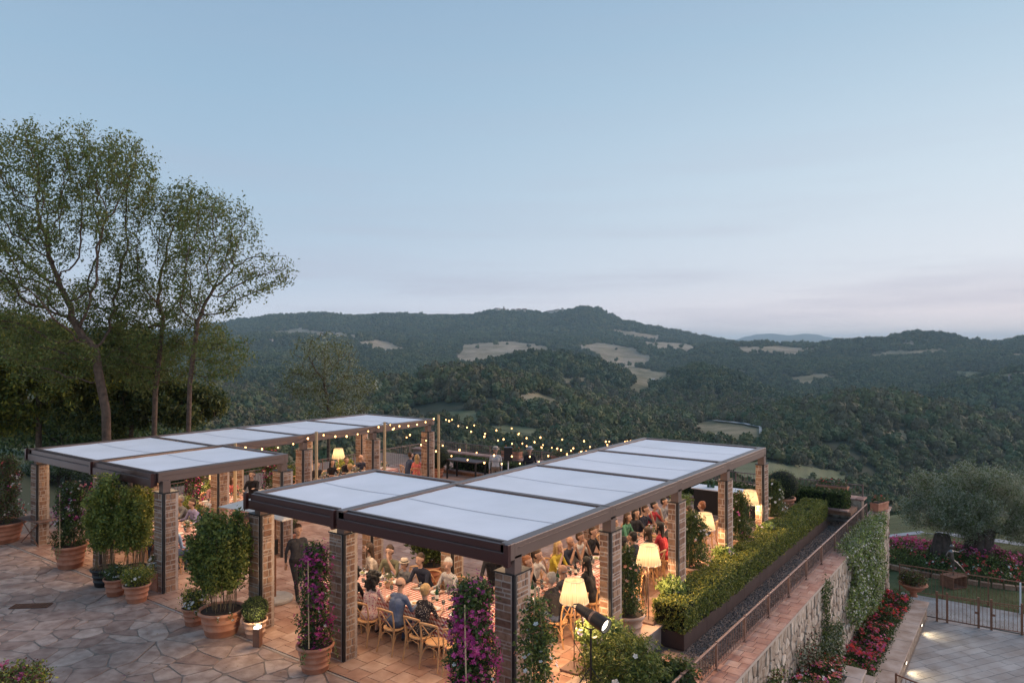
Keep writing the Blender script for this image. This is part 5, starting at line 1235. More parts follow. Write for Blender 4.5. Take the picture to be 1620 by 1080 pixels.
def person(x, y, rz, label, pose='sit', fem=False, arms=('table', 'table'), lean=.3, turn=0, skin=0, top='white', bottom='denim', hair='short', hc='brown', hat=None, k=1.0, z=0, glasses=False, ch=True, group=None):
    me, hd, hcn, hm_ = proto((pose, fem, arms, lean, turn)); o = link('person', me, None, (x, y, z + .004 + (.02 if pose == 'sit' else 0)), rz, (k,) * 3); tag(o, label, 'person', group)
    for i, m in enumerate((M_skin[skin], CM[top], CM[bottom] if not (fem and pose == 'sit') else CM[top], M_shoe)): o.material_slots[i].link = 'OBJECT'; o.material_slots[i].material = m
    if hair not in hm_: hm_[hair] = hair_mesh(hair, hd)
    h = link('hair', hm_[hair], o); h.material_slots[0].link = 'OBJECT'; h.material_slots[0].material = HAIR[hc]
    e = MB()
    for sx in (-1, 1): e.ball(hd(sx * .032, .078, .008), (.012, .012, .008), 6)
    e.build('eyes', [M_eye], o)
    if hat: link('hat', hat_mesh(hd, hat), o)
    if glasses:
        gb = MB()
        for sx in (-1, 1): gb.tube([hd(sx * .032 + .022 * math.cos(t), .1, .006 + .017 * math.sin(t)) for t in np.linspace(0, 6.28, 9)], .0028, 4)
        gb.build('glasses', [M_black], o)
    if ch and pose == 'sit': chair(x + math.sin(rz) * .03, y - math.cos(rz) * .03, rz, 'wooden chair under the ' + ' '.join(label.split()[:11]))
    return o
t1, t2 = ('table', 'table'), ('table', 'chin')
N0, N1 = 0.0, math.pi; EW, WE = math.pi / 2, -math.pi / 2   # facing +y, -y, -x, +x
DAT = ('chin', 'table'); LP = ('lap', 'lap'); RC = ('reach', 'table')
# nearest table, backs to the camera
person(-11.75, 10.42, N0, 'woman with very curly black hair, leftmost on the near side', fem=True, hair='curly', hc='black', top='black')
person(-11.15, 10.42, .08, 'woman with long dark curls in a cream and purple floral dress', fem=True, hair='curly', hc='black', top='floral', arms=RC)
person(-10.42, 10.44, 0, 'balding man in a steel blue shirt seen from behind', hair='bald', hc='brown', top='blue', arms=RC)
person(-9.72, 10.44, .05, 'blond woman with a bun in a black speckled dress', fem=True, hair='bun', hc='blond', top='dots', lean=.3, arms=RC)
# far side facing the camera
person(-12.75, 12.1, N1 - .5, 'woman with long brown hair in a cream top, turned sideways', fem=True, hair='long', hc='brown', top='cream', arms=LP, turn=-.5)
person(-12.28, 12.22, N1 + .3, 'man with glasses in an olive tee shirt drinking', hair='short', hc='brown', top='olive', glasses=True, arms=DAT, turn=.0)
person(-11.78, 12.22, N1, 'small boy in a straw hat and grey shirt', top='grey', hat='straw', k=.82, arms=t1)
person(-11.22, 12.25, N1, 'man in a dark suit and white shirt looking down', hair='short', hc='brown', top='navy', lean=.5, arms=t1)
person(-10.45, 12.25, N1 - .1, 'white haired man in a striped shirt, facing the table', hair='short', hc='white', top='stripe', arms=t1, turn=.5)
person(-9.65, 12.7, N1 + .6, 'waiter in black leaning towards the table end', pose='stand', hair='short', hc='grey', top='black', bottom='black', lean=.55, arms=RC)
# camera side of the middle table, facing -x
person(-7.98, 12.6, EW, 'grey haired man in a black jacket, nearest chair by the lamp', hair='short', hc='grey', top='black', lean=.3, arms=t1)
person(-7.98, 13.2, EW - .1, 'bald tanned man in a dark jacket beside the lamp shade', hair='bald', hc='grey', top='charcoal', skin=1, lean=.5, arms=t1)
person(-7.95, 14.0, EW, 'woman in black with very long dark hair down her back', fem=True, hair='long', hc='black', top='black', arms=RC)
person(-7.98, 15.95, EW, 'man in a white shirt beside the second brick pillar', hair='short', hc='black', top='white', skin=1, lean=.5)
person(-7.98, 16.5, EW, 'dark haired man in a navy suit leaning forward', hair='short', hc='black', top='navy', skin=1, lean=.5, arms=DAT)
person(-7.98, 17.15, EW, 'woman with straight brown hair seen behind a lamp', fem=True, hair='long', hc='brown', top='charcoal')
person(-7.95, 17.85, EW, 'woman in a red dress beside the third brick pillar', fem=True, hair='long', hc='black', top='red')
person(-7.98, 18.5, EW, 'grey haired man in a dark suit by the third pillar', hair='short', hc='grey', top='charcoal')
person(-7.98, 20.1, EW, 'man in a pale shirt near the fourth pillar', hair='short', hc='brown', top='white', lean=.5)
person(-7.98, 20.9, EW, 'reddish haired man in white at the far table end', hair='short', hc='red', top='cream')
# far side of the middle tables, facing +x
person(-9.4, 13.3, WE, 'ginger woman resting her cheek on her hand', fem=True, hair='bun', hc='red', top='black', arms=t2, lean=.5)
person(-9.42, 13.85, WE, 'laughing woman in a white blouse next to the yellow dress', fem=True, hair='bun', hc='brown', top='white', arms=DAT)
person(-9.42, 14.75, WE - .1, 'blond woman with long hair in a yellow top', fem=True, hair='long', hc='blond', top='yellow', arms=t2)
person(-9.42, 15.25, WE, 'man in a dark jacket over a white shirt, hands together', hair='bald', hc='grey', top='navy', arms=('chin', 'chin'), skin=1)
person(-9.42, 15.75, WE, 'man in a white tee shirt with folded hands', hair='short', hc='brown', top='white', arms=('chin', 'chin'), skin=1)
person(-9.42, 16.4, WE, 'man in a black shirt beside the second pillar', hair='short', hc='brown', top='black', arms=t1)
person(-9.42, 18.35, WE, 'woman in beige jacket over a bright green top', fem=True, hair='long', hc='brown', top='green', arms=t1)
person(-9.42, 18.95, WE - .4, 'woman with long black hair in a dark dress', fem=True, hair='long', hc='black', top='charcoal', arms=RC)
person(-9.42, 20.1, WE, 'woman in a bright red top behind the third pillar', fem=True, hair='bun', hc='black', top='red', arms=DAT)
person(-9.42, 20.8, WE, 'man in a grey shirt at the far table', hair='short', hc='black', top='grey')
person(-9.42, 17.55, WE, 'dark haired man in a black jacket between the second and third pillars', hair='short', hc='black', top='black')
person(-9.42, 19.5, WE, 'man in navy between the long haired woman and the red top', hair='short', hc='brown', top='navy', arms=DAT)
person(-9.42, 12.75, WE, 'woman in black at the near end of the middle table', fem=True, hair='long', hc='brown', top='black')
person(-7.98, 19.5, EW, 'dark haired woman in black behind the third lamp', fem=True, hair='long', hc='black', top='black')
# empty chairs
chair(-9.25, 10.36, .12, 'empty wooden chair at the near corner of the gingham table')
chair(-8.82, 10.42, .55, 'empty wooden chair turned outwards behind the bougainvillea')
chair(-8.02, 17.02 - 2.3, EW, 'empty wooden chair between the long haired woman and second pillar')
c_ = chair(-7.55, 15.15, EW + .4, 'wooden chair with a dark jacket hung over its back')
jk = MB(); V = []
for j in range(7):
    for i in range(9):
        u, v = i / 8 - .5, j / 6; V.append((u * (.42 + .1 * v), -.315 - .02 * math.sin(i * 1.7) - .02 * v, .90 - v * .62))
        
for j in range(7):
    for i in range(9):
        u, v = i / 8 - .5, j / 6; V.append((u * (.42 + .1 * v), -.26 + .012 * math.sin(i * 1.3), .90 - v * .40))
Fj = [(j * 9 + i, j * 9 + i + 1, (j + 1) * 9 + i + 1, (j + 1) * 9 + i) for j in range(6) for i in range(8)]
Fj += [tuple(63 + q for q in f[::-1]) for f in Fj] + [(i, i + 63, i + 64, i + 1) for i in range(8)]
j_ = link('jacket', mesh('jacket', V, Fj, [CM['brown']], smooth=True), None, c_.location, c_.rotation_euler.z); tag(j_, 'dark brown jacket hanging over a chair back by the rose pot', 'jacket')
# left pergola
person(-18.55, 10.3, .25, 'man in a pale blue shirt seen from behind, left pergola', hair='bald', hc='brown', top='sky', arms=LP)
person(-20.3, 10.35, N0, 'man in a dark jacket at the front left table', hair='short', hc='brown', top='charcoal')
person(-19.9, 12.3, N1, 'grey haired woman in red at the left table', fem=True, hair='bun', hc='grey', top='red')
person(-20.75, 12.35, N1, 'brown haired man in a lilac shirt', hair='short', hc='brown', top='lilac')
person(-21.5, 12.4, N1, 'man in a grey jersey leaning in', hair='short', hc='grey', top='grey', arms=DAT)
person(-23.35, 14.4, WE, 'blond woman in a rose dress under the left roof', fem=True, hair='bun', hc='blond', top='rose')
person(-23.35, 15.2, WE, 'woman in a coral top beside the purple flowers', fem=True, hair='long', hc='brown', top='coral')
person(-21.7, 15.0, N1 + .6, 'waiter in black standing under the left roof with a tray arm', pose='stand', hair='short', hc='black', top='black', bottom='black', arms=RC)
person(-21.75, 16.4, EW, 'man in a cream shirt near the wooden pole', hair='short', hc='brown', top='cream')
for i, (y, fem, hr, hcl, tp, lb_) in enumerate([(18.2, True, 'bun', 'red', 'rose', 'woman in pink resting her chin, near the back lamp'), (19.0, False, 'short', 'brown', 'black', 'man in a black jacket, second by the left railing'), (19.75, True, 'long', 'black', 'black', 'dark haired woman in black by the left railing'), (20.5, True, 'bun', 'brown', 'black', 'woman with a ponytail in black by the left railing'), (21.3, False, 'bald', 'grey', 'navy', 'bald man in navy at the end of the railing table')]):
    person(-23.4, y, WE - .2, lb_, fem=fem, hair=hr, hc=hcl, top=tp, arms=DAT if i == 0 else t1)
person(-21.7, 19.4, EW, 'blond person with back turned at the railing table', fem=True, hair='bun', hc='blond', top='beige')
person(-21.7, 20.6, EW, 'man in grey with back turned at the railing table', hair='short', hc='brown', top='grey')
person(-21.3, 22.6, .6, 'blond woman in a coral pink dress by the far pole', fem=True, hair='long', hc='blond', top='coral', arms=LP)
person(-22.1, 22.9, -.4, 'person in denim blue beside the coral pink dress', hair='short', hc='brown', top='denim', arms=LP)
# yard
p = at(470, 946); person(p.x, p.y, -1.9, 'waiter walking through the yard in black trousers beside the parasol', pose='walk', hair='short', hc='brown', top='charcoal', bottom='black', arms=('swing', 'swing'), lean=.1)
p = pol(784, 30.4, 0); person(p.x, p.y, N1 + TH, 'standing man in white shirt, brown vest and straw hat', pose='stand', top='white', bottom='vest', hat='straw', arms=('down', 'down'), lean=0)
p = pol(838, 30.4, 0); person(p.x, p.y, N1 + TH, 'standing man in dark jacket and pale hat', pose='stand', top='black', bottom='black', hat='pale', arms=('lap', 'lap'), lean=0)
# bronze dancer on a steel cube
p = at(1508, 927, -4); sb = empty('sculpture_plinth', p, TH + .35, 'open rusty steel cube plinth on the lawn', 'plinth')
MB().box(-.40, -.36, -.3, .3, 0, .46).build('side_plate', [M_rust], sb); MB().box(.36, .40, -.3, .3, 0, .46).build('side_plate', [M_rust], sb); MB().box(-.42, .42, -.3, .3, .461, .49).build('top_plate', [M_rust], sb); MB().box(-.359, .359, -.3, .3, 0.0, .02).build('bottom_plate', [M_rust], sb)
b = MB(); Q = [((-.02, 0, .02), (.0, 0, .35), .035, .045), ((0, 0, .35), (-.05, 0, .62), .045, .07), ((-.05, 0, .62), (.28, .05, .35), .07, .05), ((.28, .05, .35), (.52, .08, .10), .05, .03), ((-.06, 0, .62), (-.10, 0, .95), .085, .09), ((-.10, 0, .95), (-.08, 0, 1.06), .05, .04), ((-.07, 0, 1.17), (-.06, 0, 1.19), .085, .085),
     ((-.20, 0, .98), (-.28, .05, .75), .04, .035), ((-.28, .05, .75), (-.1, .12, .66), .033, .022), ((.0, 0, .98), (.25, .05, .92), .04, .03), ((.25, .05, .92), (.48, .05, 1.05), .03, .02)]
for a in Q: capsule(b, *a)
me = remesh('dancer_sculpture', b, .02, .5, 3); me.materials.append(M_bronze); me.polygons.foreach_set('use_smooth', np.ones(len(me.polygons), bool))
tag(link('dancer_sculpture', me, None, p + Vector((0, 0, .49)), TH), 'slender bronze dancer with one leg stretched out, on the rusty cube', 'sculpture')
# ============================================================ POTTED PLANTS
def pot_me(r, h, m, rings=2, n=28, style='flared'):
    pr = [(.0, 0), (r * .68, 0), (r * .70, h * .02)]
    for k in range(1, rings + 1):
        t = k / (rings + 1.4); q = r * (.70 + .24 * t); pr += [(q - .004, h * t - .018), (q + .012, h * t - .01), (q + .012, h * t + .01), (q - .002, h * t + .018)]
    pr += [(r * .94, h * .86), (r * 1.02, h * .88), (r * 1.05, h * .93), (r * 1.04, h), (r * .95, h), (r * .90, h * .93), (.0, h * .92)]
    b = MB().lathe(pr[:-1], n, cap=False, mi=0); b.lathe([(r * .91, h * .91), (0, h * .93)], n, cap=False, mi=1)
    return b.me('pot', [m, M_soil], True)
def pot(name, p, r, h, label, m=None, rings=2, cat='potted plant', squash=1, rz=0, square=False):
    o = empty(name, p, rz, label, cat)
    if square: MB().box(-r, r, -r, r, 0, h, bev=.012).box(-r - .015, r + .015, -r - .015, r + .015, h - .07, h + .0, bev=.008).box(-r + .03, r - .03, -r + .03, r - .03, h - .01, h + .004, 1).build('pot', [m or M_terra, M_soil], o)
    else: link('pot', pot_me(r, h, m or M_terra, rings), o)
    return o
def stems(o, n, r0, r1, h0, h1, m=None, rad=.008, name='stem'):
    b = MB()
    for k in range(n):
        a = random.uniform(0, 6.28); q = r0 * math.sqrt(random.random()); t = r1 * math.sqrt(random.random()); x, y = q * math.cos(a), q * math.sin(a); x2, y2 = t * math.cos(a + .4), t * math.sin(a + .4)
        b.tube([(x, y, h0), ((x + x2) / 2 + random.uniform(-.04, .04), (y + y2) / 2, (h0 + h1) / 2), (x2, y2, h1 * random.uniform(.8, 1.0))], [rad, rad * .8, rad * .4], 4)
    b.build(name, [m or M_barkdk], o)
def trail(o, r, h, n=12, ln=.3, mats=None, fl=None):
    P = []
    for k in range(n):
        a = random.uniform(0, 6.28); L_ = random.uniform(.4, 1) * ln
        for q in range(26): t = random.random(); P.append((r * (1.02 + .12 * t) * math.cos(a) + random.gauss(0, .02), r * (1.02 + .12 * t) * math.sin(a) + random.gauss(0, .02), h + .03 - L_ * t))
    foliage(o, np.array(P), .04, mats or [G_lime, G_mid], name='trailing_foliage')
    if fl: blossoms(o, np.array(P)[rng.choice(len(P), max(6, len(P) // 14), replace=False)], .05, fl, name='trailing_blossoms')
def roses(p, r, h, H1, R1, label, cols, nf=40, m=None, mats=(G_dark, G_mid), stakes=True, dens=1.0, fs=.065, rings=2, taper=.55):
    o = pot('potted_rose', p, r, h, label, m, rings)
    K = int(150 * dens); P = clumped(column(K, (0, 0, h + .02), R1, H1, taper, .25), 26, (.055, .055, .06)); foliage(o, P, .055, list(mats))
    stems(o, 9, .08, R1 * .7, h * .9, h + H1 * .9)
    Q = column(nf, (0, 0, h + .05), R1 * 1.06, H1, taper, .9); blossoms(o, Q, fs, cols, c=(0, 0, h + H1 * .4))
    if stakes:
        b = MB()
        for k in range(3): a = 2.1 * k + .4; b.tube([(R1 * .55 * math.cos(a), R1 * .55 * math.sin(a), h), (.03 * math.cos(a), .03 * math.sin(a), h + H1 * 1.12)], .010, 5)
        b.build('cane_stake', [M_cane], o)
    return o
def bougain(p, r, h, H1, R1, label, nf, cols, w=None, dens=1.0, mats=(G_dark, G_mid), fs=.06, m=None, tr=True, stake=True, flo=.0, taper=.3):
    o = pot('flowering_climber', p, r, h, label, m, 3)
    K = int(260 * dens); P = clumped(column(K, (0, 0, h), R1, H1, taper, .45), 26, (.05, .05, .06)); foliage(o, P, .06, list(mats))
    Q = column(nf // 7, (0, 0, h + flo), R1 * 1.03, H1 - flo, taper, .85); Q = clumped(Q, 7, (.055, .055, .075)); blossoms(o, Q, fs, cols, w, c=(0, 0, h + H1 * .5), petals=4)
    blossoms(o, column(26, (0, 0, h), R1 * 1.05, H1 * .6, .1, .9), .06, [B_white, B_peach], c=(0, 0, h), name='pale_blossoms')
    stems(o, 8, .1, R1 * .5, h * .9, h + H1 * .95)
    if stake: MB().tube([(R1 * .4, -R1 * .8, h), (R1 * .25, -R1 * .75, h + H1 * .9)], .012, 5).build('cane_stake', [M_cane], o)
    if tr: trail(o, r, h, 10, .35)
    return o
bougain(at(499, 1058), .34, .50, 1.78, .30, 'tall magenta bougainvillea column in a ribbed pot before the front pillar', 900, [B_mag, B_pur, B_pink], [.5, .35, .15], .9)
bougain(Vector((-6.92, 8.55, 0)), .36, .52, 1.95, .38, 'largest brightest magenta bougainvillea at the bottom centre', 1500, [B_mag, B_pur, B_pink], [.6, .15, .25], 1.7, fs=.065)
roses(Vector((-6.15, 9.15, 0)), .30, .45, 1.75, .34, 'slim climbing rose with white and peach blooms right of the bougainvillea', [B_white, B_peach], 110, mats=(G_dark, G_mid, G_bamboo), dens=1.6)
bougain(at(112, 896), .42, .62, 1.62, .42, 'dark climber with purple and white flowers in a round pot', 330, [B_pur, B_white, B_pink], [.5, .3, .2], 1.2, (G_dark, G_dark, G_mid), flo=.5)
bougain(at(4, 856), .62, .62, 2.0, .58, 'big dark flowering shrub in a wide pot at the left edge', 160, [B_white, B_red, B_pur], [.6, .2, .2], 1.7, (G_dark, G_red, G_mid), stake=False)
def bush(name, p, r, h, H1, R1, label, mats, n=5000, ls=.07, w=None, flowers=None, nf=0, m=None, bare=0, shape='ell', cat='potted plant', fs=.055, square=False, nst=20, tr=False, rings=2, sig=.055, up=.3):
    o = pot(name, p, r, h, label, m, rings, cat, square=square)
    z0 = h + bare
    if shape == 'ell': P = env(n // 24, (0, 0, z0 + H1 / 2), (R1, R1, H1 / 2), .3)
    else:
        P = []; m_ = 46; per = n // 24 // m_ + 1
        for k in range(m_):
            a = random.uniform(0, 6.28); q = R1 * random.random() ** .55; hh = H1 * (1.04 - .30 * (q / R1) ** 2) * random.uniform(.62, 1.08); t = np.sqrt(rng.uniform(.04, 1, per)); fat = .10 * (1 - .55 * t)
            P.append(np.stack([q * math.cos(a) * (.35 + .65 * t) + rng.normal(size=per) * fat, q * math.sin(a) * (.35 + .65 * t) + rng.normal(size=per) * fat, z0 + hh * t], 1))
        P = np.concatenate(P)
    foliage(o, clumped(P, 24, (sig, sig, sig * 1.2)), ls, mats, w, .5, up); stems(o, nst, r * .7, R1 * .8, h * .9, z0 + H1 * .85, M_stem if bare else M_barkdk, .008)
    if flowers: blossoms(o, env(nf, (0, 0, z0 + H1 / 2), (R1 * 1.04, R1 * 1.04, H1 / 2 * 1.04), .95), fs, flowers, c=(0, 0, z0))
    if tr: trail(o, r, h, 9, .22, [G_dark, G_mid], [B_white])
    return o
# the big feathery shrub and its little companions
bush('tall_shrub', at(351, 1000), .46, .52, 1.95, .70, 'tallest dense green shrub in a broad pot with white flowers at its foot', [G_bamboo, G_mid, G_dark], 24000, .078, [.5, .35, .15], bare=.12, shape='col', nst=34, tr=True)
bush('potted_shrub', at(307, 986), .24, .38, .34, .30, 'small ochre plant with white flowers left of the tallest shrub', [G_yel, G_dark], 1700, .05, flowers=[B_white], nf=26)
bush('bamboo_shrub', at(166, 925), .32, .45, 2.0, .46, 'tall feathery bamboo-like shrub, left of the pale pillar', [G_bamboo, G_mid, G_yel], 15000, .078, [.55, .3, .15], bare=.22, shape='col', nst=26, m=M_black)
bush('bamboo_shrub', at(212, 927) + Vector((-.2, .12, 0)), .32, .45, 1.85, .56, 'taller feathery shrub with yellow blossoms touching the roof edge', [G_bamboo, G_mid, G_yel], 17000, .078, [.55, .3, .15], bare=.22, shape='col', nst=26, flowers=[B_yel, B_peach], nf=26, m=M_black)
bush('potted_shrub', at(183, 940), .26, .42, .26, .28, 'low dark plant with white flowers behind the ochre pot', [G_dark, G_mid], 1300, .05, flowers=[B_white], nf=24)
bush('potted_shrub', at(217, 950), .30, .42, .36, .36, 'ochre and green bushy plant in a round ribbed pot', [G_yel, G_mid], 3000, .045, flowers=[B_white], nf=12)
bush('potted_shrub', at(255, 930) , .21, .46, .40, .29, 'plant thick with white flowers in a square terracotta box', [G_dark, G_mid], 2200, .05, flowers=[B_white], nf=120, square=True, fs=.075)
def topiary(p, r, h, R1, label, m=None, rings=2):
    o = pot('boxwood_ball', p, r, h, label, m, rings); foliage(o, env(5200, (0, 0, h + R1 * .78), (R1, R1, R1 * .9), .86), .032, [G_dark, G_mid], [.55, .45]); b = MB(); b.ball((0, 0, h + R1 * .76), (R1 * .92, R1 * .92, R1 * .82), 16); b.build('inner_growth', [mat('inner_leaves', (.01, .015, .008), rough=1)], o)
    return o
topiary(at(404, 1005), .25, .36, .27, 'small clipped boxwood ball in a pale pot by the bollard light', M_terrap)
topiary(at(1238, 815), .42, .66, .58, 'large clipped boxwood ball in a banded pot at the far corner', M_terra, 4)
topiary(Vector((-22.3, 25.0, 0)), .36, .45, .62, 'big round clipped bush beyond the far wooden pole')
# roses along the planter side
roses(at(992, 1014) + Vector((-.05, .10, 0)), .36, .56, 1.28, .34, 'white and peach rose bush on cane stakes in the nearest pale pot', [B_white, B_peach], 34, M_terrap, dens=1.5, taper=.75)
roses(at(1096, 925), .38, .52, 1.25, .46, 'fullest white rose bush, in the second pale pot along the edge', [B_white, B_peach], 38, M_terrap, dens=1.9, taper=.5)
roses(at(1171, 878), .38, .52, 1.22, .44, 'white rose bush in the third pale pot along the edge', [B_white, B_pink], 40, M_terrap, dens=1.7)
roses(at(1222, 838), .36, .50, 1.05, .46, 'white rose bush before the farthest brick pillar', [B_white], 60, M_terrap, dens=1.6)
for px, py, R1, lb_ in ((1062, 968, .34, 'lime green hydrangea with lilac heads beside the nearest lamp base'), (1146, 905, .28, 'lime green hydrangea beside the third lamp'), (1210, 862, .27, 'lime green hydrangea near the farthest lamp')):
    o = bush('hydrangea', at(px, py), R1 * .62, .34, R1 * 1.3, R1, lb_, [G_lime, G_lime, G_mid], 2600, .075, sig=.04); Q = env(7, (0, 0, .34 + R1 * .6), (R1, R1, R1 * .6), .95); blossoms(o, clumped(Q, 12, .03), .04, [B_lil], c=(0, 0, .3), petals=4)
# front bushes at the lower edge
o = empty('garden_shrub', Vector((-6.15, 11.9, -.1)), 0, 'wide green garden shrub with a few white blooms under the spotlight', 'shrub')
foliage(o, clumped(env(520, (0, 0, .40), (.85, .80, .62), .3), 26, .06), .07, [G_mid, G_bamboo, G_dark], [.5, .35, .15], .35, .2); stems(o, 22, .3, .7, 0, .8); blossoms(o, env(7, (0, 0, .45), (.88, .82, .62), .98), .12, [B_white], c=(0, 0, 0))
o = empty('hydrangea', Vector((-6.75, 12.15, 0)), 0, 'lime green hydrangea with lilac heads behind the garden shrub', 'potted plant'); link('pot', pot_me(.28, .34, M_terra), o)
foliage(o, clumped(env(170, (0, 0, .62), (.46, .46, .30), .4), 22, .05), .085, [G_lime, G_mid], [.8, .2]); blossoms(o, clumped(env(9, (0, 0, .62), (.46, .46, .3), .95), 12, .03), .045, [B_lil], c=(0, 0, .4), petals=4)
o = empty('rose_bush', Vector((-5.55, 12.6, -.46)), 0, 'rose bush with large orange blooms beside the gravel', 'shrub')
foliage(o, clumped(env(190, (0, 0, .35), (.60, .55, .40), .3), 22, .055), .09, [G_dark, G_mid, G_dark]); stems(o, 14, .2, .5, 0, .6); blossoms(o, env(12, (0, 0, .38), (.62, .55, .42), .98), .17, [B_peach, mat('petal_orange', (.8, .22, .08), (.85, .35, .16), rough=.5, vary=.6)], c=(0, 0, 0), petals=7)
o = empty('rose_bush', Vector((-12.55, 1.85, 2.3)), 0, 'rose bush with bright pink blooms at the bottom left corner', 'shrub')
o.location = pol(22, 9.4, 1.68); foliage(o, clumped(env(220, (0, 0, 0), (.44, .44, .24), .3), 20, .05), .05, [G_mid, G_red, G_yel], [.5, .25, .25]); stems(o, 18, .2, .3, -.5, .2, rad=.006); blossoms(o, clumped(env(13, (-.14, -.02, .12), (.26, .26, .16), .95), 8, .03), .06, [B_pink], c=(0, 0, 0), petals=5)
link('pot', pot_me(.3, 1.55, M_terra, 1), o, (0, 0, -1.65))
# greenery in the yard
bush('potted_shrub', at(450, 872) , .42, .58, .35, .40, 'wide banded pot with low greenery behind the parasol', [G_dark, G_mid], 2500, .06, rings=3)
bush('potted_shrub', at(497, 868) + Vector((.4, .8, 0)), .36, .55, .75, .55, 'bushy pot right behind the first bougainvillea', [G_dark, G_mid], 4500, .06)
bush('potted_citrus', Vector((-12.5, 13.8, 0)), .34, .5, 1.35, .62, 'round leafy citrus tree in a pot behind the boy with a hat', [G_dark, G_mid], 6500, .085)
bush('potted_shrub', Vector((-9.9, 23.6, 0)), .34, .5, .5, .35, 'leafy pot at the end of the far dining table', [G_mid, G_lime], 1800, .07)
for i, (x, y, lb_) in enumerate([(-24.3, 14.4, 'purple bougainvillea on the rear left pillar'), (-24.4, 17.6, 'purple bougainvillea by the left railing'), (-23.9, 11.0, 'purple flowering climber in the shade of the left roof')]):
    bougain(Vector((x, y, 0)), .32, .45, 1.6, .38, lb_, 350, [B_pur, B_mag], None, .6, stake=False, tr=False)
for i, (x, y, lb_) in enumerate([(-24.9, 15.6, 'yellow green shrub glowing behind the left pergola'), (-24.9, 19.0, 'yellow green shrub under the left railing'), (-22.6, 13.1, 'yellow green shrub between the left pillars'), (-24.9, 21.8, 'yellow green shrub at the end of the left railing')]):
    bush('potted_shrub', Vector((x, y, 0)), .3, .4, .7, .45, lb_, [G_yel, G_lime, G_mid], 2200, .07)
# hedge and its planter
pl_ = empty('hedge_planter', (-6.45, 21, -.45), 0, 'long dark metal planter holding the clipped hedge', 'planter')
k = 0
for y in np.arange(-6.25, 6.7, 1.3): MB().box(.31, .335, y, y + 1.29, .01, .36 + .004 * (k % 2), bev=.003).build('panel', [M_corten], pl_); k += 1
MB().box(-.31, .309, -6.25, 6.75, .0, .33).build('soil', [M_soil], pl_); MB().box(-.335, .335, -6.28, -6.255, .01, .37).build('end_panel', [M_corten], pl_); MB().box(-.335, -.315, -6.25, 6.75, .01, .36).build('back_panel', [M_corten], pl_)
def hedge(name, x0, x1, y0, y1, z0, z1, label, n, mats, w, ls=.044, bump=.035):
    o = empty(name, ((x0 + x1) / 2, (y0 + y1) / 2, z0), 0, label, 'hedge'); a, b, h = (x1 - x0) / 2, (y1 - y0) / 2, z1 - z0
    K = n // 12; f = rng.uniform(0, 1, K); A = [b * 2 * h, b * 2 * h, a * 2 * h, a * 2 * h, 4 * a * b]; s = rng.choice(5, K, p=np.array(A) / sum(A)); u, v = rng.uniform(-1, 1, K), rng.uniform(-1, 1, K)
    P = np.zeros((K, 3)); P[:, 2] = (v + 1) / 2 * h
    P[:, 0] = np.where(s == 0, a, np.where(s == 1, -a, u * a)); P[:, 1] = np.where(s < 2, u * b, np.where(s == 2, b, np.where(s == 3, -b, v * b))); P[:, 2] = np.where(s == 4, h, P[:, 2])
    wob = fbm(P[:, 1] * 2.3 + 5, P[:, 0] * 3 + P[:, 2] * 3, 3); P[:, 2] += (s == 4) * wob * bump * 2; P[:, 0] += ((s == 0) * 1. - (s == 1)) * wob * bump; 
    foliage(o, clumped(P, 12, .024), ls, mats, w, .55, .3)
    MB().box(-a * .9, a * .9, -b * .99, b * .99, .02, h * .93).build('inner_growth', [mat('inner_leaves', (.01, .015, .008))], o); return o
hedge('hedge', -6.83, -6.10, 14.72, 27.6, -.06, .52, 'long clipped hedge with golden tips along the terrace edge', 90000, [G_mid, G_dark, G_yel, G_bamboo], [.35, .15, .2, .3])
for (x0, x1, y0, y1, lb_) in ((-22.8, -15.2, 26.3, 27.1, 'low clipped hedge behind the two standing men'), (-12.4, -8.0, 27.2, 28.0, 'low clipped hedge behind the drinks table'), (-7.6, -5.6, 28.1, 28.8, 'short clipped hedge at the far right corner')):
    hedge('hedge', x0, x1, y0, y1, .12, .70, lb_, 13000, [G_dark, G_mid], [.6, .4], .07)
    q = empty('brick_bed', ((x0 + x1) / 2, (y0 + y1) / 2, 0), 0, 'low brick-edged bed under the ' + lb_, 'planter'); w_, d_ = (x1 - x0) / 2 + .25, (y1 - y0) / 2 + .25
    MB().box(-w_ + .02, w_ - .02, -d_ + .02, d_ - .02, 0, .14).build('bed', [M_brick], q)
    nn = int(w_ * 2 / .3)
    for kk in range(nn): link('coping_tile', MB().box(0, .29, -.3, 0, .0, .05, bev=.004).me('coping_tile', [M_cap]), q, (-w_ + kk * .3, -d_ + .26, .14))
def window_box(p, rz, label, L_=1.1, cols=(B_red,)):
    o = empty('flower_box', p, rz, label, 'planter'); MB().box(-L_ / 2, L_ / 2, -.16, .16, 0, .30, bev=.01).box(-L_ / 2 - .015, L_ / 2 + .015, -.175, .175, .25, .31, bev=.006).build('box', [M_terra], o); MB().box(-L_ / 2 + .03, L_ / 2 - .03, -.13, .13, .305, .315).build('soil', [M_soil], o)
    P = np.stack([rng.uniform(-L_ / 2, L_ / 2, 40), rng.uniform(-.15, .15, 40), rng.uniform(.33, .52, 40)], 1); foliage(o, clumped(P, 16, .04), .05, [G_mid, G_dark]); blossoms(o, P[:16] + [0, 0, .06], .07, list(cols), c=(0, 0, .1))
window_box(at(1267, 800, .1) * 1 + Vector((0, 0, 0)), 0, 'red flower box on the far coping beside the boxwood ball')
bpy.data.objects['flower_box'].location = (-8.55, 29.6, .41)
window_box((-6.35, 29.6, .41), 0, 'red flower box on the far coping near the railing corner')
window_box((-5.0, 31.3, -.35), math.pi / 2 - .3, 'terracotta box of trailing geraniums on the outer wall corner', .8, (B_pink, B_red))
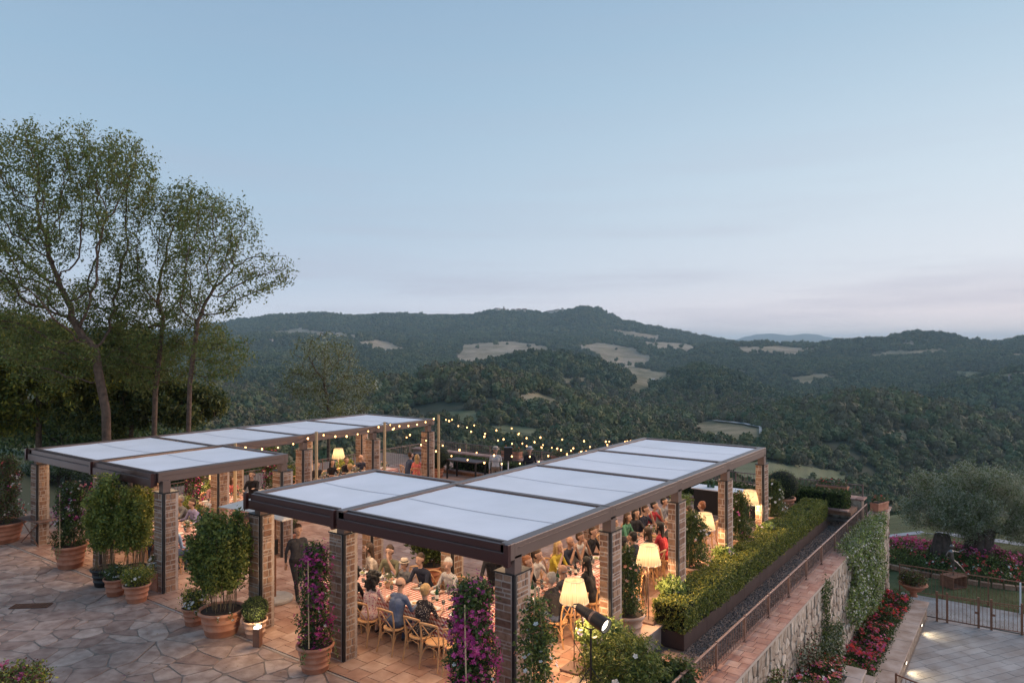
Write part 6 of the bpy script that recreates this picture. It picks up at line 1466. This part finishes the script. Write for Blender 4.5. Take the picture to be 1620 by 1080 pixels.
for i, x in enumerate((-21.4, -18.4, -15.9, -13.4)): window_box((x, 29.6, .41), 0, ['red flower box on the far coping, leftmost', 'red flower box on the far coping left of the standing men', 'red flower box on the far coping behind the standing men', 'red flower box on the far coping right of the speaker'][i])
# climbers and beds at the retaining wall
def creeper(name, y0, y1, zt, zb, label, n, mats, w, fl=None, nf=0, thick=.28, ls=.07, x=-4.78, frag=.0, cat='climbing plant'):
    o = empty(name, (x, (y0 + y1) / 2, zb), 0, label, cat); K = n // 16
    t = rng.uniform(0, 1, K); u = rng.uniform(-1, 1, K); hw = (y1 - y0) / 2; z = (zt - zb) * (1 - t ** 1.15)
    wid = .78 + .25 * np.sin(t * 9 + 1) * .5 + .1 * rng.normal(size=K); keep = rng.uniform(size=K) > frag * np.abs(u)
    P = np.stack([thick * rng.uniform(.1, 1, K) * (1 - .5 * np.abs(u)), u * hw * wid, z], 1)[keep]
    foliage(o, clumped(P, 16, (.05, .09, .09)), ls, mats, w)
    stems(o, 6, .1, .3, 0, (zt - zb) * .9)
    if fl: q = P[rng.choice(len(P), min(nf, len(P)))]; blossoms(o, q + np.array([.08, 0, .03]), .05, fl, c=(-2, 0, 1))
    return o
o = creeper('star_jasmine', 24.0, 30.2, -.22, -2.7, 'cascade of pale flowering jasmine hanging over the retaining wall', 42000, [G_mid, G_lime, G_olive, G_dark], [.25, .42, .23, .1], [B_white], 1300, .42, .085, frag=.4)
P = np.stack([rng.uniform(-.32, .2, 700), 26.9 + rng.normal(size=700) * 1.7 - 27.1, rng.uniform(2.3, 2.55, 700)], 1); foliage(o, clumped(P[np.abs(P[:, 1]) < 3.0], 12, .06), .07, [G_mid, G_lime, G_olive], name='top_growth')
creeper('climbing_rose', 18.2, 20.2, -1.4, -3.6, 'thin brownish climber on the wall with two red blooms', 4200, [G_olive, G_red, G_dark], [.4, .3, .3], [B_red], 14, .32, frag=.5)
creeper('climbing_rose', 13.8, 16.8, -1.15, -3.6, 'dense reddish green climber reaching the coping near the stepped walls', 11000, [G_dark, G_red, G_mid, G_bamboo], [.3, .2, .3, .2], [B_peach, B_red], 18, .5)
creeper('climbing_rose', 20.6, 22.6, -1.9, -3.6, 'greyish shrub against the wall between coral geraniums and jasmine', 6000, [G_olive, G_dark, G_mid], [.4, .3, .3], [B_red], 12, .4)
creeper('small_creeper', 20.9, 21.8, -.5, -2.4, 'small wisp of creeper dangling on the bare stone wall', 1500, [G_mid, G_dark], [.5, .5], None, 0, .12, frag=.3)
def bed(name, x0, x1, y0, y1, z, h, label, n, mats, cols, w, nf, ls=.07, fs=.075, cat='flower bed'):
    o = empty(name, ((x0 + x1) / 2, (y0 + y1) / 2, z), 0, label, cat); a, b = (x1 - x0) / 2, (y1 - y0) / 2; K = n // 16
    P = np.stack([rng.uniform(-a, a, K), rng.uniform(-b, b, K), h * rng.uniform(.1, 1, K)], 1); P[:, 2] *= .65 + .7 * (fbm(P[:, 0] * 1.6 + 3, P[:, 1] * 1.6 + y0, 2) + .3)
    foliage(o, clumped(P, 16, .06), ls, mats)
    Q = P[P[:, 2] > h * .45]; Q = Q[rng.choice(len(Q), nf // 9)]; Q[:, 2] += .06; blossoms(o, clumped(Q, 9, (.06, .06, .03)), fs, cols, w, c=(0, 0, -1), petals=5); return o
bed('geraniums', -4.75, -3.98, 17.5, 20.0, -2.35, .55, 'coral red geraniums spilling over the upper stepped planter', 9000, [G_mid, G_dark], [mat('petal_coral', (.75, .12, .07), (.85, .26, .18), rough=.5, vary=.6), B_pink, B_white], [.6, .3, .1], 520)
bed('geraniums', -4.75, -3.92, 20.5, 21.5, -3.05, .5, 'red geraniums in the middle stepped planter', 6000, [G_mid, G_dark], [B_red, B_pink], None, 380)
bed('geraniums', -4.75, -3.85, 21.9, 30.6, -3.65, .55, 'long bed of crimson and pink geraniums at the foot of the wall', 26000, [G_dark, G_mid, G_dark], [B_red, B_pink], [.6, .4], 1500)
bed('shrub_roses', -4.5, -3.6, 13.2, 17.3, -2.9, .9, 'dark rose shrubs with a few peach blooms below the wall', 14000, [G_dark, G_red, G_mid], [B_peach, B_white, B_pink], None, 60)
p = at(1437, 955, -3.45); o = empty('planter_bowl', (p.x, p.y + 1.2, -3.48), 0, 'wide stone bowl of dark greenery at the wall corner', 'planter')
link('bowl', MB().lathe([(.0, 0), (.16, 0), (.12, .06), (.12, .16), (.3, .26), (.46, .42), (.5, .44), (.5, .48), (.42, .46), (0, .45)], 24, cap=False).me('bowl', [M_terra], True), o)
foliage(o, clumped(env(200, (0, 0, .66), (.5, .5, .25), .4), 18, .06), .06, [G_dark, G_mid, G_red]); blossoms(o, env(20, (0, 0, .66), (.5, .5, .26), .95), .05, [B_white, B_lil], c=(0, 0, .4))
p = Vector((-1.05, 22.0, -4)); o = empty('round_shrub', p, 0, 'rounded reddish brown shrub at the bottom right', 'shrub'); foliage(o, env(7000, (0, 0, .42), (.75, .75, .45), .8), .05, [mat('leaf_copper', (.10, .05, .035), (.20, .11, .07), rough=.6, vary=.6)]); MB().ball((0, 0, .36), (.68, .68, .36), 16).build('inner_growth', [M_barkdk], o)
# ============================================================ TREES
def grow(attr, trunk, step=.35, infl=3.2, kill=.75, it=150, seed=1, bias=0.0):
    """branch skeleton growing into a cloud of points"""
    r = np.random.default_rng(seed); N_ = [np.array(p, float) for p in trunk]; par = [-1] + list(range(len(trunk) - 1)); P = np.array(N_); A = np.array(attr); near = np.full(len(A), 1e9); who = np.zeros(len(A), int)
    def upd(i0):
        nonlocal near, who
        for i in range(i0, len(N_)):
            d = ((A - N_[i]) ** 2).sum(1); k = d < near; near[k] = d[k]; who[k] = i
    upd(0)
    for _ in range(it):
        if not len(A): break
        act = near < infl ** 2 if near.min() < infl ** 2 else near < near.min() * 1.2
        dirs = {}
        for a, w_ in zip(A[act], who[act]): v = a - N_[w_]; dirs[w_] = dirs.get(w_, 0) + v / (np.linalg.norm(v) + 1e-9)
        i0 = len(N_)
        for w_, v in dirs.items():
            l_ = np.linalg.norm(v)
            if l_ < 1e-6: continue
            q = v / l_ + r.normal(size=3) * .22 + np.array([0, 0, bias]); q /= np.linalg.norm(q); N_.append(N_[w_] + q * step); par.append(int(w_))
        upd(i0); k = near > kill ** 2; A, near, who = A[k], near[k], who[k]
        if len(N_) > 7000: break
    return np.array(N_), par
def tree_from(o, N_, par, r_tip=.011, expo=2.15, bark=None, leafn=7, lsize=.12, lm=None, leafr=.028, sig=.16, rmax=.35, lasp=.4, pick=1):
    n = len(N_); ch = [[] for _ in range(n)]
    for i, p in enumerate(par):
        if p >= 0: ch[p].append(i)
    rad = np.zeros(n)
    for i in range(n - 1, -1, -1): rad[i] = r_tip if not ch[i] else min(rmax, sum(rad[c] ** expo for c in ch[i]) ** (1 / expo))
    big = MB(); done = set()
    # chains
    st = [(0, None)]
    while st:
        i, pr = st.pop(); pts, rr = ([], []) if pr is None else ([N_[pr]], [min(rad[pr], rad[i] * 1.25)])
        while True:
            pts.append(N_[i]); rr.append(rad[i]); c = ch[i]
            if not c: break
            m = max(c, key=lambda k: rad[k])
            for k in c:
                if k != m: st.append((k, i))
            i = m
        if len(pts) > 1: rr[-1] *= .5; big.tube(pts, rr, 9 if rr[0] > .1 else 5 if rr[0] > .03 else 3)
    big.build('trunk', [bark or M_bark], o, smooth=True)
    tips = N_[rad < leafr]
    if pick < 1: tips = tips[fbm(tips[:, 0] * .9 + 3, tips[:, 1] * .9 + tips[:, 2] * 1.3, 2) > -.2]
    if len(tips) and leafn: foliage(o, clumped(tips, leafn, sig), lsize, lm or [G_acacia], None, lasp, .0, 'crown')
    return rad
def w3(px, y, D): l = (px - CX) / F * D; return np.array([l * CT - D * ST, l * ST + D * CT, H - (y - CY) / F * D])
def cloud(specs, D, n, depth=1.0, hol=.0):
    """attractors in ellipsoids given as (photo x, y, half width, half height, weight, dD)"""
    W_ = np.array([s[4] for s in specs], float); W_ /= W_.sum(); out = []
    for s, w_ in zip(specs, W_):
        m = int(n * w_); u = unit(m) * (rng.uniform(hol, 1, m) ** (1 / 2.2))[:, None]; d = D + s[5]; c = w3(s[0], s[1], d); rx = s[2] / F * d; rz = s[3] / F * d
        q = u * np.array([rx, rx * depth, rz]); R_ = np.stack([q[:, 0] * CT - q[:, 1] * ST, q[:, 0] * ST + q[:, 1] * CT, q[:, 2]], 1); out.append(R_ + c)
    return np.concatenate(out)
def big_tree(label, D, path, specs, n, leaf=9, seed=1, base_z=-4, lm=None, **kw):
    tr = [w3(x, y, D) for x, y in path]; tr[0][2] = base_z
    pts = []
    for a, b in zip(tr, tr[1:]):
        m = max(1, int(np.linalg.norm(b - a) / .4)); pts += [a + (b - a) * k / m for k in range(m)]
    pts.append(tr[-1]); o = empty('locust_tree', tr[0], 0, label, 'tree')
    N_, par = grow(cloud(specs, D, int(n * 1.5)), pts, seed=seed, step=.32, infl=3.0, kill=.52); N_ = N_ - tr[0]
    tree_from(o, N_, par, leafn=int(leaf * 6), sig=.18, r_tip=.0115, rmax=.18, expo=2.2, pick=.5, lm=lm or [G_acacia, G_mid], **kw); return o
big_tree('tallest locust tree at the left edge with a wide open crown', 29, [(174, 700), (168, 650), (158, 600), (150, 550)],
 [(60, 265, 95, 70, 2, 0), (195, 275, 58, 66, 1.6, 0), (130, 250, 70, 55, 1.5, 1), (120, 350, 105, 60, 1.6, 0), (20, 390, 80, 80, 1.6, -1), (60, 480, 120, 60, 1.3, 0), (-70, 330, 90, 120, 1.6, 0), (100, 560, 130, 50, 1.2, 1), (180, 430, 50, 60, .8, 1)], 3300, 9, 3, lsize=.13)
big_tree('second locust tree, its slim trunk left of the pale one', 31, [(238, 700), (246, 620), (254, 550), (258, 500)],
 [(262, 345, 58, 52, 1.4, 0), (250, 430, 60, 60, 1.2, 0), (300, 330, 50, 40, 1, 1), (200, 500, 70, 50, .9, 0), (240, 570, 80, 50, .9, 0)], 1700, 9, 4, lsize=.13)
big_tree('third locust tree leaning right with a pale trunk over the roof', 30, [(292, 700), (300, 610), (307, 550), (312, 520)],
 [(345, 370, 70, 62, 2, 0), (405, 430, 58, 40, 1.5, 0), (330, 460, 60, 45, 1, 0), (440, 415, 30, 18, .5, 0), (350, 560, 50, 45, .8, 0), (300, 520, 50, 50, .6, 1)], 2000, 9, 5, lsize=.13)
big_tree('low shady tree filling the gap behind the left trunks', 34, [(60, 720), (62, 640), (60, 600)],
 [(40, 560, 90, 60, 1.5, 0), (130, 590, 80, 50, 1.2, 0), (0, 640, 80, 40, 1, 0), (-80, 560, 80, 90, 1, 0)], 1700, 20, 6, lsize=.22, lm=[G_mid, G_acacia, G_yel])
big_tree('bushy young tree between the two slim trunks', 35, [(205, 720), (208, 660), (210, 620)],
 [(200, 560, 60, 50, 1, 0), (225, 630, 70, 45, 1, 0), (150, 650, 60, 40, 1, 0), (300, 640, 60, 40, .8, 0)], 1500, 20, 7, lsize=.22, lm=[G_dark, G_acacia])
big_tree('airy locust tree standing alone behind the left roof', 42, [(518, 700), (520, 650), (512, 600)],
 [(515, 565, 60, 42, 1.6, 0), (560, 610, 52, 28, 1, 0), (480, 610, 45, 25, .8, 0), (540, 650, 60, 25, .7, 0)], 950, 6, 8, lsize=.15, base_z=-9, lm=[G_acacia, G_olive])
# hedgerow trees on the slope below the terrace: four kinds, each individual its own
def slope_proto(seed, n, hgt, wid, lm, ls, kind):
    o = empty(kind, (0, 0, -500)); r = np.random.default_rng(seed); K = n // 26
    P = []
    for k in range(9): c = np.array([r.normal() * wid * .26, r.normal() * wid * .26, hgt * r.uniform(.42, .8)]); q = wid * r.uniform(.2, .34); P.append(c + unit(K // 9) * (r.uniform(.55, 1, K // 9)[:, None]) * np.array([q, q, q * .8]))
    P = np.concatenate(P); foliage(o, clumped(P, 26, wid * .045), ls, lm, name='crown')
    b = MB(); b.tube([(0, 0, -1), (.1, 0, hgt * .3), (0, .1, hgt * .6)], [wid * .035, wid * .028, wid * .01], 7)
    for k in range(7): a = 2.4 * k; b.tube([(0, 0, hgt * (.25 + .04 * k)), (wid * .3 * math.cos(a), wid * .3 * math.sin(a), hgt * (.5 + .04 * k))], [wid * .014, wid * .004], 4)
    b.build('trunk', [M_barkdk], o); return o
SP = [slope_proto(21, 9000, 7.5, 7, [G_dark, G_mid], .27, 'oak_tree'), slope_proto(22, 9000, 6, 6.5, [G_dark, G_dark, G_mid], .26, 'holm_oak_tree'), slope_proto(23, 8000, 8.5, 6, [G_mid, G_acacia], .26, 'ash_tree'), slope_proto(24, 7000, 4.5, 5, [G_olive, G_mid], .20, 'wild_olive_tree')]
KL = ['oak', 'holm oak', 'ash tree', 'wild olive']
used = [0] * 4
def slope_tree(px, D, k, s, label, dz=0):
    z = float(terrain_z(np.array([float(px)]), np.array([float(D)]))[0]) + dz; o = SP[k] if not used[k] else copy_tree(SP[k]); used[k] = 1
    o.location = pol(px, D, z - .3); o.rotation_euler = (0, 0, random.uniform(0, 6.28)); o.scale = (s * random.uniform(.9, 1.15), s * random.uniform(.9, 1.15), s); tag(o, label, 'tree', 'trees on the slope below the terrace'); return o
near_of = lambda px: 'left of the locust trunks' if px < 140 else 'behind the locust trunks' if px < 330 else 'behind the left pergola roof' if px < 620 else 'beyond the bulbs over the yard' if px < 1000 else 'beyond the right pergola roof' if px < 1250 else 'beyond the far railing corner' if px < 1400 else 'behind the old olive tree'
tq = random.Random(11); SIZEW = ['small', 'tall', 'broad', 'mid sized']
for i in range(150):
    px = tq.uniform(-60, 1700); D = tq.choice((58, 72, 90, 115, 145, 175)) * tq.uniform(.9, 1.12)
    if px < 80 and 40 < D < 100: continue
    if 1180 < px < 1300 and D > 90: continue
    if px > 1400 and D < 100: continue
    k = tq.choice((0, 1, 1, 2, 0, 3)); s = tq.uniform(.65, 1.15) * (1.0 if D < 100 else 1.15) * (.72 if px > 1250 else 1)
    slope_tree(px, D, k, s, '%s %s on the slope %s, %s' % (SIZEW[0 if s < .78 else 1 if k == 2 else 2 if s > 1 else 3], KL[k], near_of(px), 'near the terrace' if D < 80 else 'midway down' if D < 120 else 'low down'))
for px, D, k, s in [(350, 48, 1, .7), (385, 50, 0, .62), (430, 52, 1, .72), (470, 54, 1, .62), (560, 52, 0, .7), (600, 56, 1, .66), (330, 46, 3, .9), (640, 60, 0, .8), (905, 60, 1, .72), (950, 66, 1, .8), (690, 62, 0, .75), (740, 60, 1, .8), (800, 62, 0, .8), (850, 66, 1, .75), (30, 105, 0, .9), (-20, 110, 1, 1.), (80, 100, 3, 1.)]:
    slope_tree(px, D, k, s, '%s close below the terrace edge %s' % (KL[k], near_of(px)), 0)
for px, D, s in [(1410, 60, .62), (1575, 70, .75), (1620, 66, .8), (1660, 62, .8), (1700, 66, .8), (1590, 80, .95), (1350, 70, .7), (1385, 64, .62)]:
    slope_tree(px, D, 1, s, 'dark holm oak in the row %s, %s' % (near_of(px), 'far' if D > 69 else 'near' if D < 65 else 'middle'), -3)
# old olive tree on its flower island
oz = -4.0; oc = at(1528, 893, oz)
def olive(p, px, label, specs, D, n, path, seed):
    o = empty('olive_tree', p, 0, label, 'tree'); q = [w3(x, y, D) for x, y in path]; q[0][2] = oz - .05; pts = []
    for a, b in zip(q, q[1:]):
        m = max(1, int(np.linalg.norm(b - a) / .3)); pts += [a + (b - a) * k / m for k in range(m)]
    pts.append(q[-1]); N_, par = grow(cloud(specs, D, n), pts, step=.24, infl=1.6, kill=.40, seed=seed); N_ = N_ - np.array(p)
    tree_from(o, N_, par, r_tip=.010, leafn=190, lsize=.12, pick=.5, lm=[G_olive, G_olive, G_mid], sig=.2, leafr=.03, rmax=.34, lasp=.25, bark=M_barkdk); return o
D0 = 33.5
o = olive(w3(1545, 893, D0), 0, 'old olive tree with a wide silvery crown and hollow twin trunk', [(1478, 796, 48, 50, 1.5, 0), (1535, 780, 56, 48, 1.8, 0), (1590, 782, 54, 46, 1.6, 0), (1500, 822, 58, 26, .8, 0), (1590, 822, 45, 28, .9, 0), (1452, 812, 24, 32, .5, 0)], D0, 1100, [(1545, 893), (1543, 868), (1545, 845)], 9)
# gnarled lower trunks
b = MB()
for k in range(8):
    a = k * .8; x, y = .45 * math.cos(a), .38 * math.sin(a); b.tube([(x * 1.5, y * 1.5, -.1), (x * .85, y * .85, .5), (x * .7 + .1, y * .7, 1.1), (x * .9 + .2 * math.cos(a), y, 1.7)], [.36, .28, .24, .14], 8)
b.build('burl', [M_barkdk], o, smooth=True)
b = MB()
for k in range(6):
    a = k * 1.05; x, y = .34 * math.cos(a), .3 * math.sin(a); cx_ = np.array(w3(1490, 893, D0)) - np.array(w3(1545, 893, D0)); b.tube([(cx_[0] + x * 1.5, cx_[1] + y * 1.5, -.1), (cx_[0] + x * .8, cx_[1] + y * .8, .6), (cx_[0] + x * .5, cx_[1] + y * .5, 1.4)], [.27, .22, .14], 8)
b.build('second_trunk', [M_barkdk], o, smooth=True)
olive(w3(1625, 885, 35.5), 0, 'second olive tree cut by the right edge', [(1630, 790, 42, 48, 1.5, 0), (1660, 800, 40, 45, 1, 0), (1620, 835, 30, 25, .6, 0)], 35.5, 550, [(1640, 890), (1640, 850)], 12)
ob = empty('flower_island', (oc.x, oc.y, oz), 0, 'round bed of magenta, pink and red flowers under the olive tree', 'flower bed')
K = 1500; t = rng.uniform(0, 6.28, K); q = np.sqrt(rng.uniform(0, 1, K)); P = np.stack([q * 4.6 * np.cos(t), q * 2.6 * np.sin(t), .08 + .42 * (1 - q) + .22 * rng.uniform(0, 1, K)], 1)
foliage(ob, clumped(P, 18, .08), .09, [G_mid, G_dark, G_lime], [.5, .35, .15])
Q = P[rng.choice(K, 330)]; Q[:, 2] += .1; blossoms(ob, clumped(Q[Q[:, 1] > -.6], 10, .10), .11, [B_pink, B_mag], c=(0, 0, -2)); blossoms(ob, clumped(Q[Q[:, 1] < -.2][:70], 6, .07), .09, [B_red, B_white], [.8, .2], c=(0, 0, -2), name='red_blossoms')
eb = MB().lathe([(.98, 0), (1.0, .10), (.95, .13), (.92, .1)], 60, cap=False)
for k in range(72):
    a = 2 * math.pi * k / 72; link('edging_stone', _bm, ob, (5.0 * math.cos(a), 2.95 * math.sin(a), .06), math.atan2(2.95 * math.cos(a), -5.0 * math.sin(a)), (.36, .2, .2))
# a few dry leaves and petals blown over the paving
n = 260; P = np.stack([rng.uniform(-24, -7.5, n), 9.0 - np.abs(rng.normal(size=n)) * 1.6, np.full(n, .012)], 1)
q = leafquads(P, .05, .5); q[:, :, 2] = .010 + (q[:, :, 2] - q[:, :, 2].mean(1)[:, None]) * .25 + .006
tag(link('leaf_litter', quads('leaf_litter', q, [mat('dry_leaf', (.20, .10, .04), (.36, .22, .09), rough=.9, vary=.8), B_pur], rng.choice(2, n, p=[.8, .2]))), 'dry leaves and fallen petals scattered on the flagstones', 'leaf litter', kind='stuff')
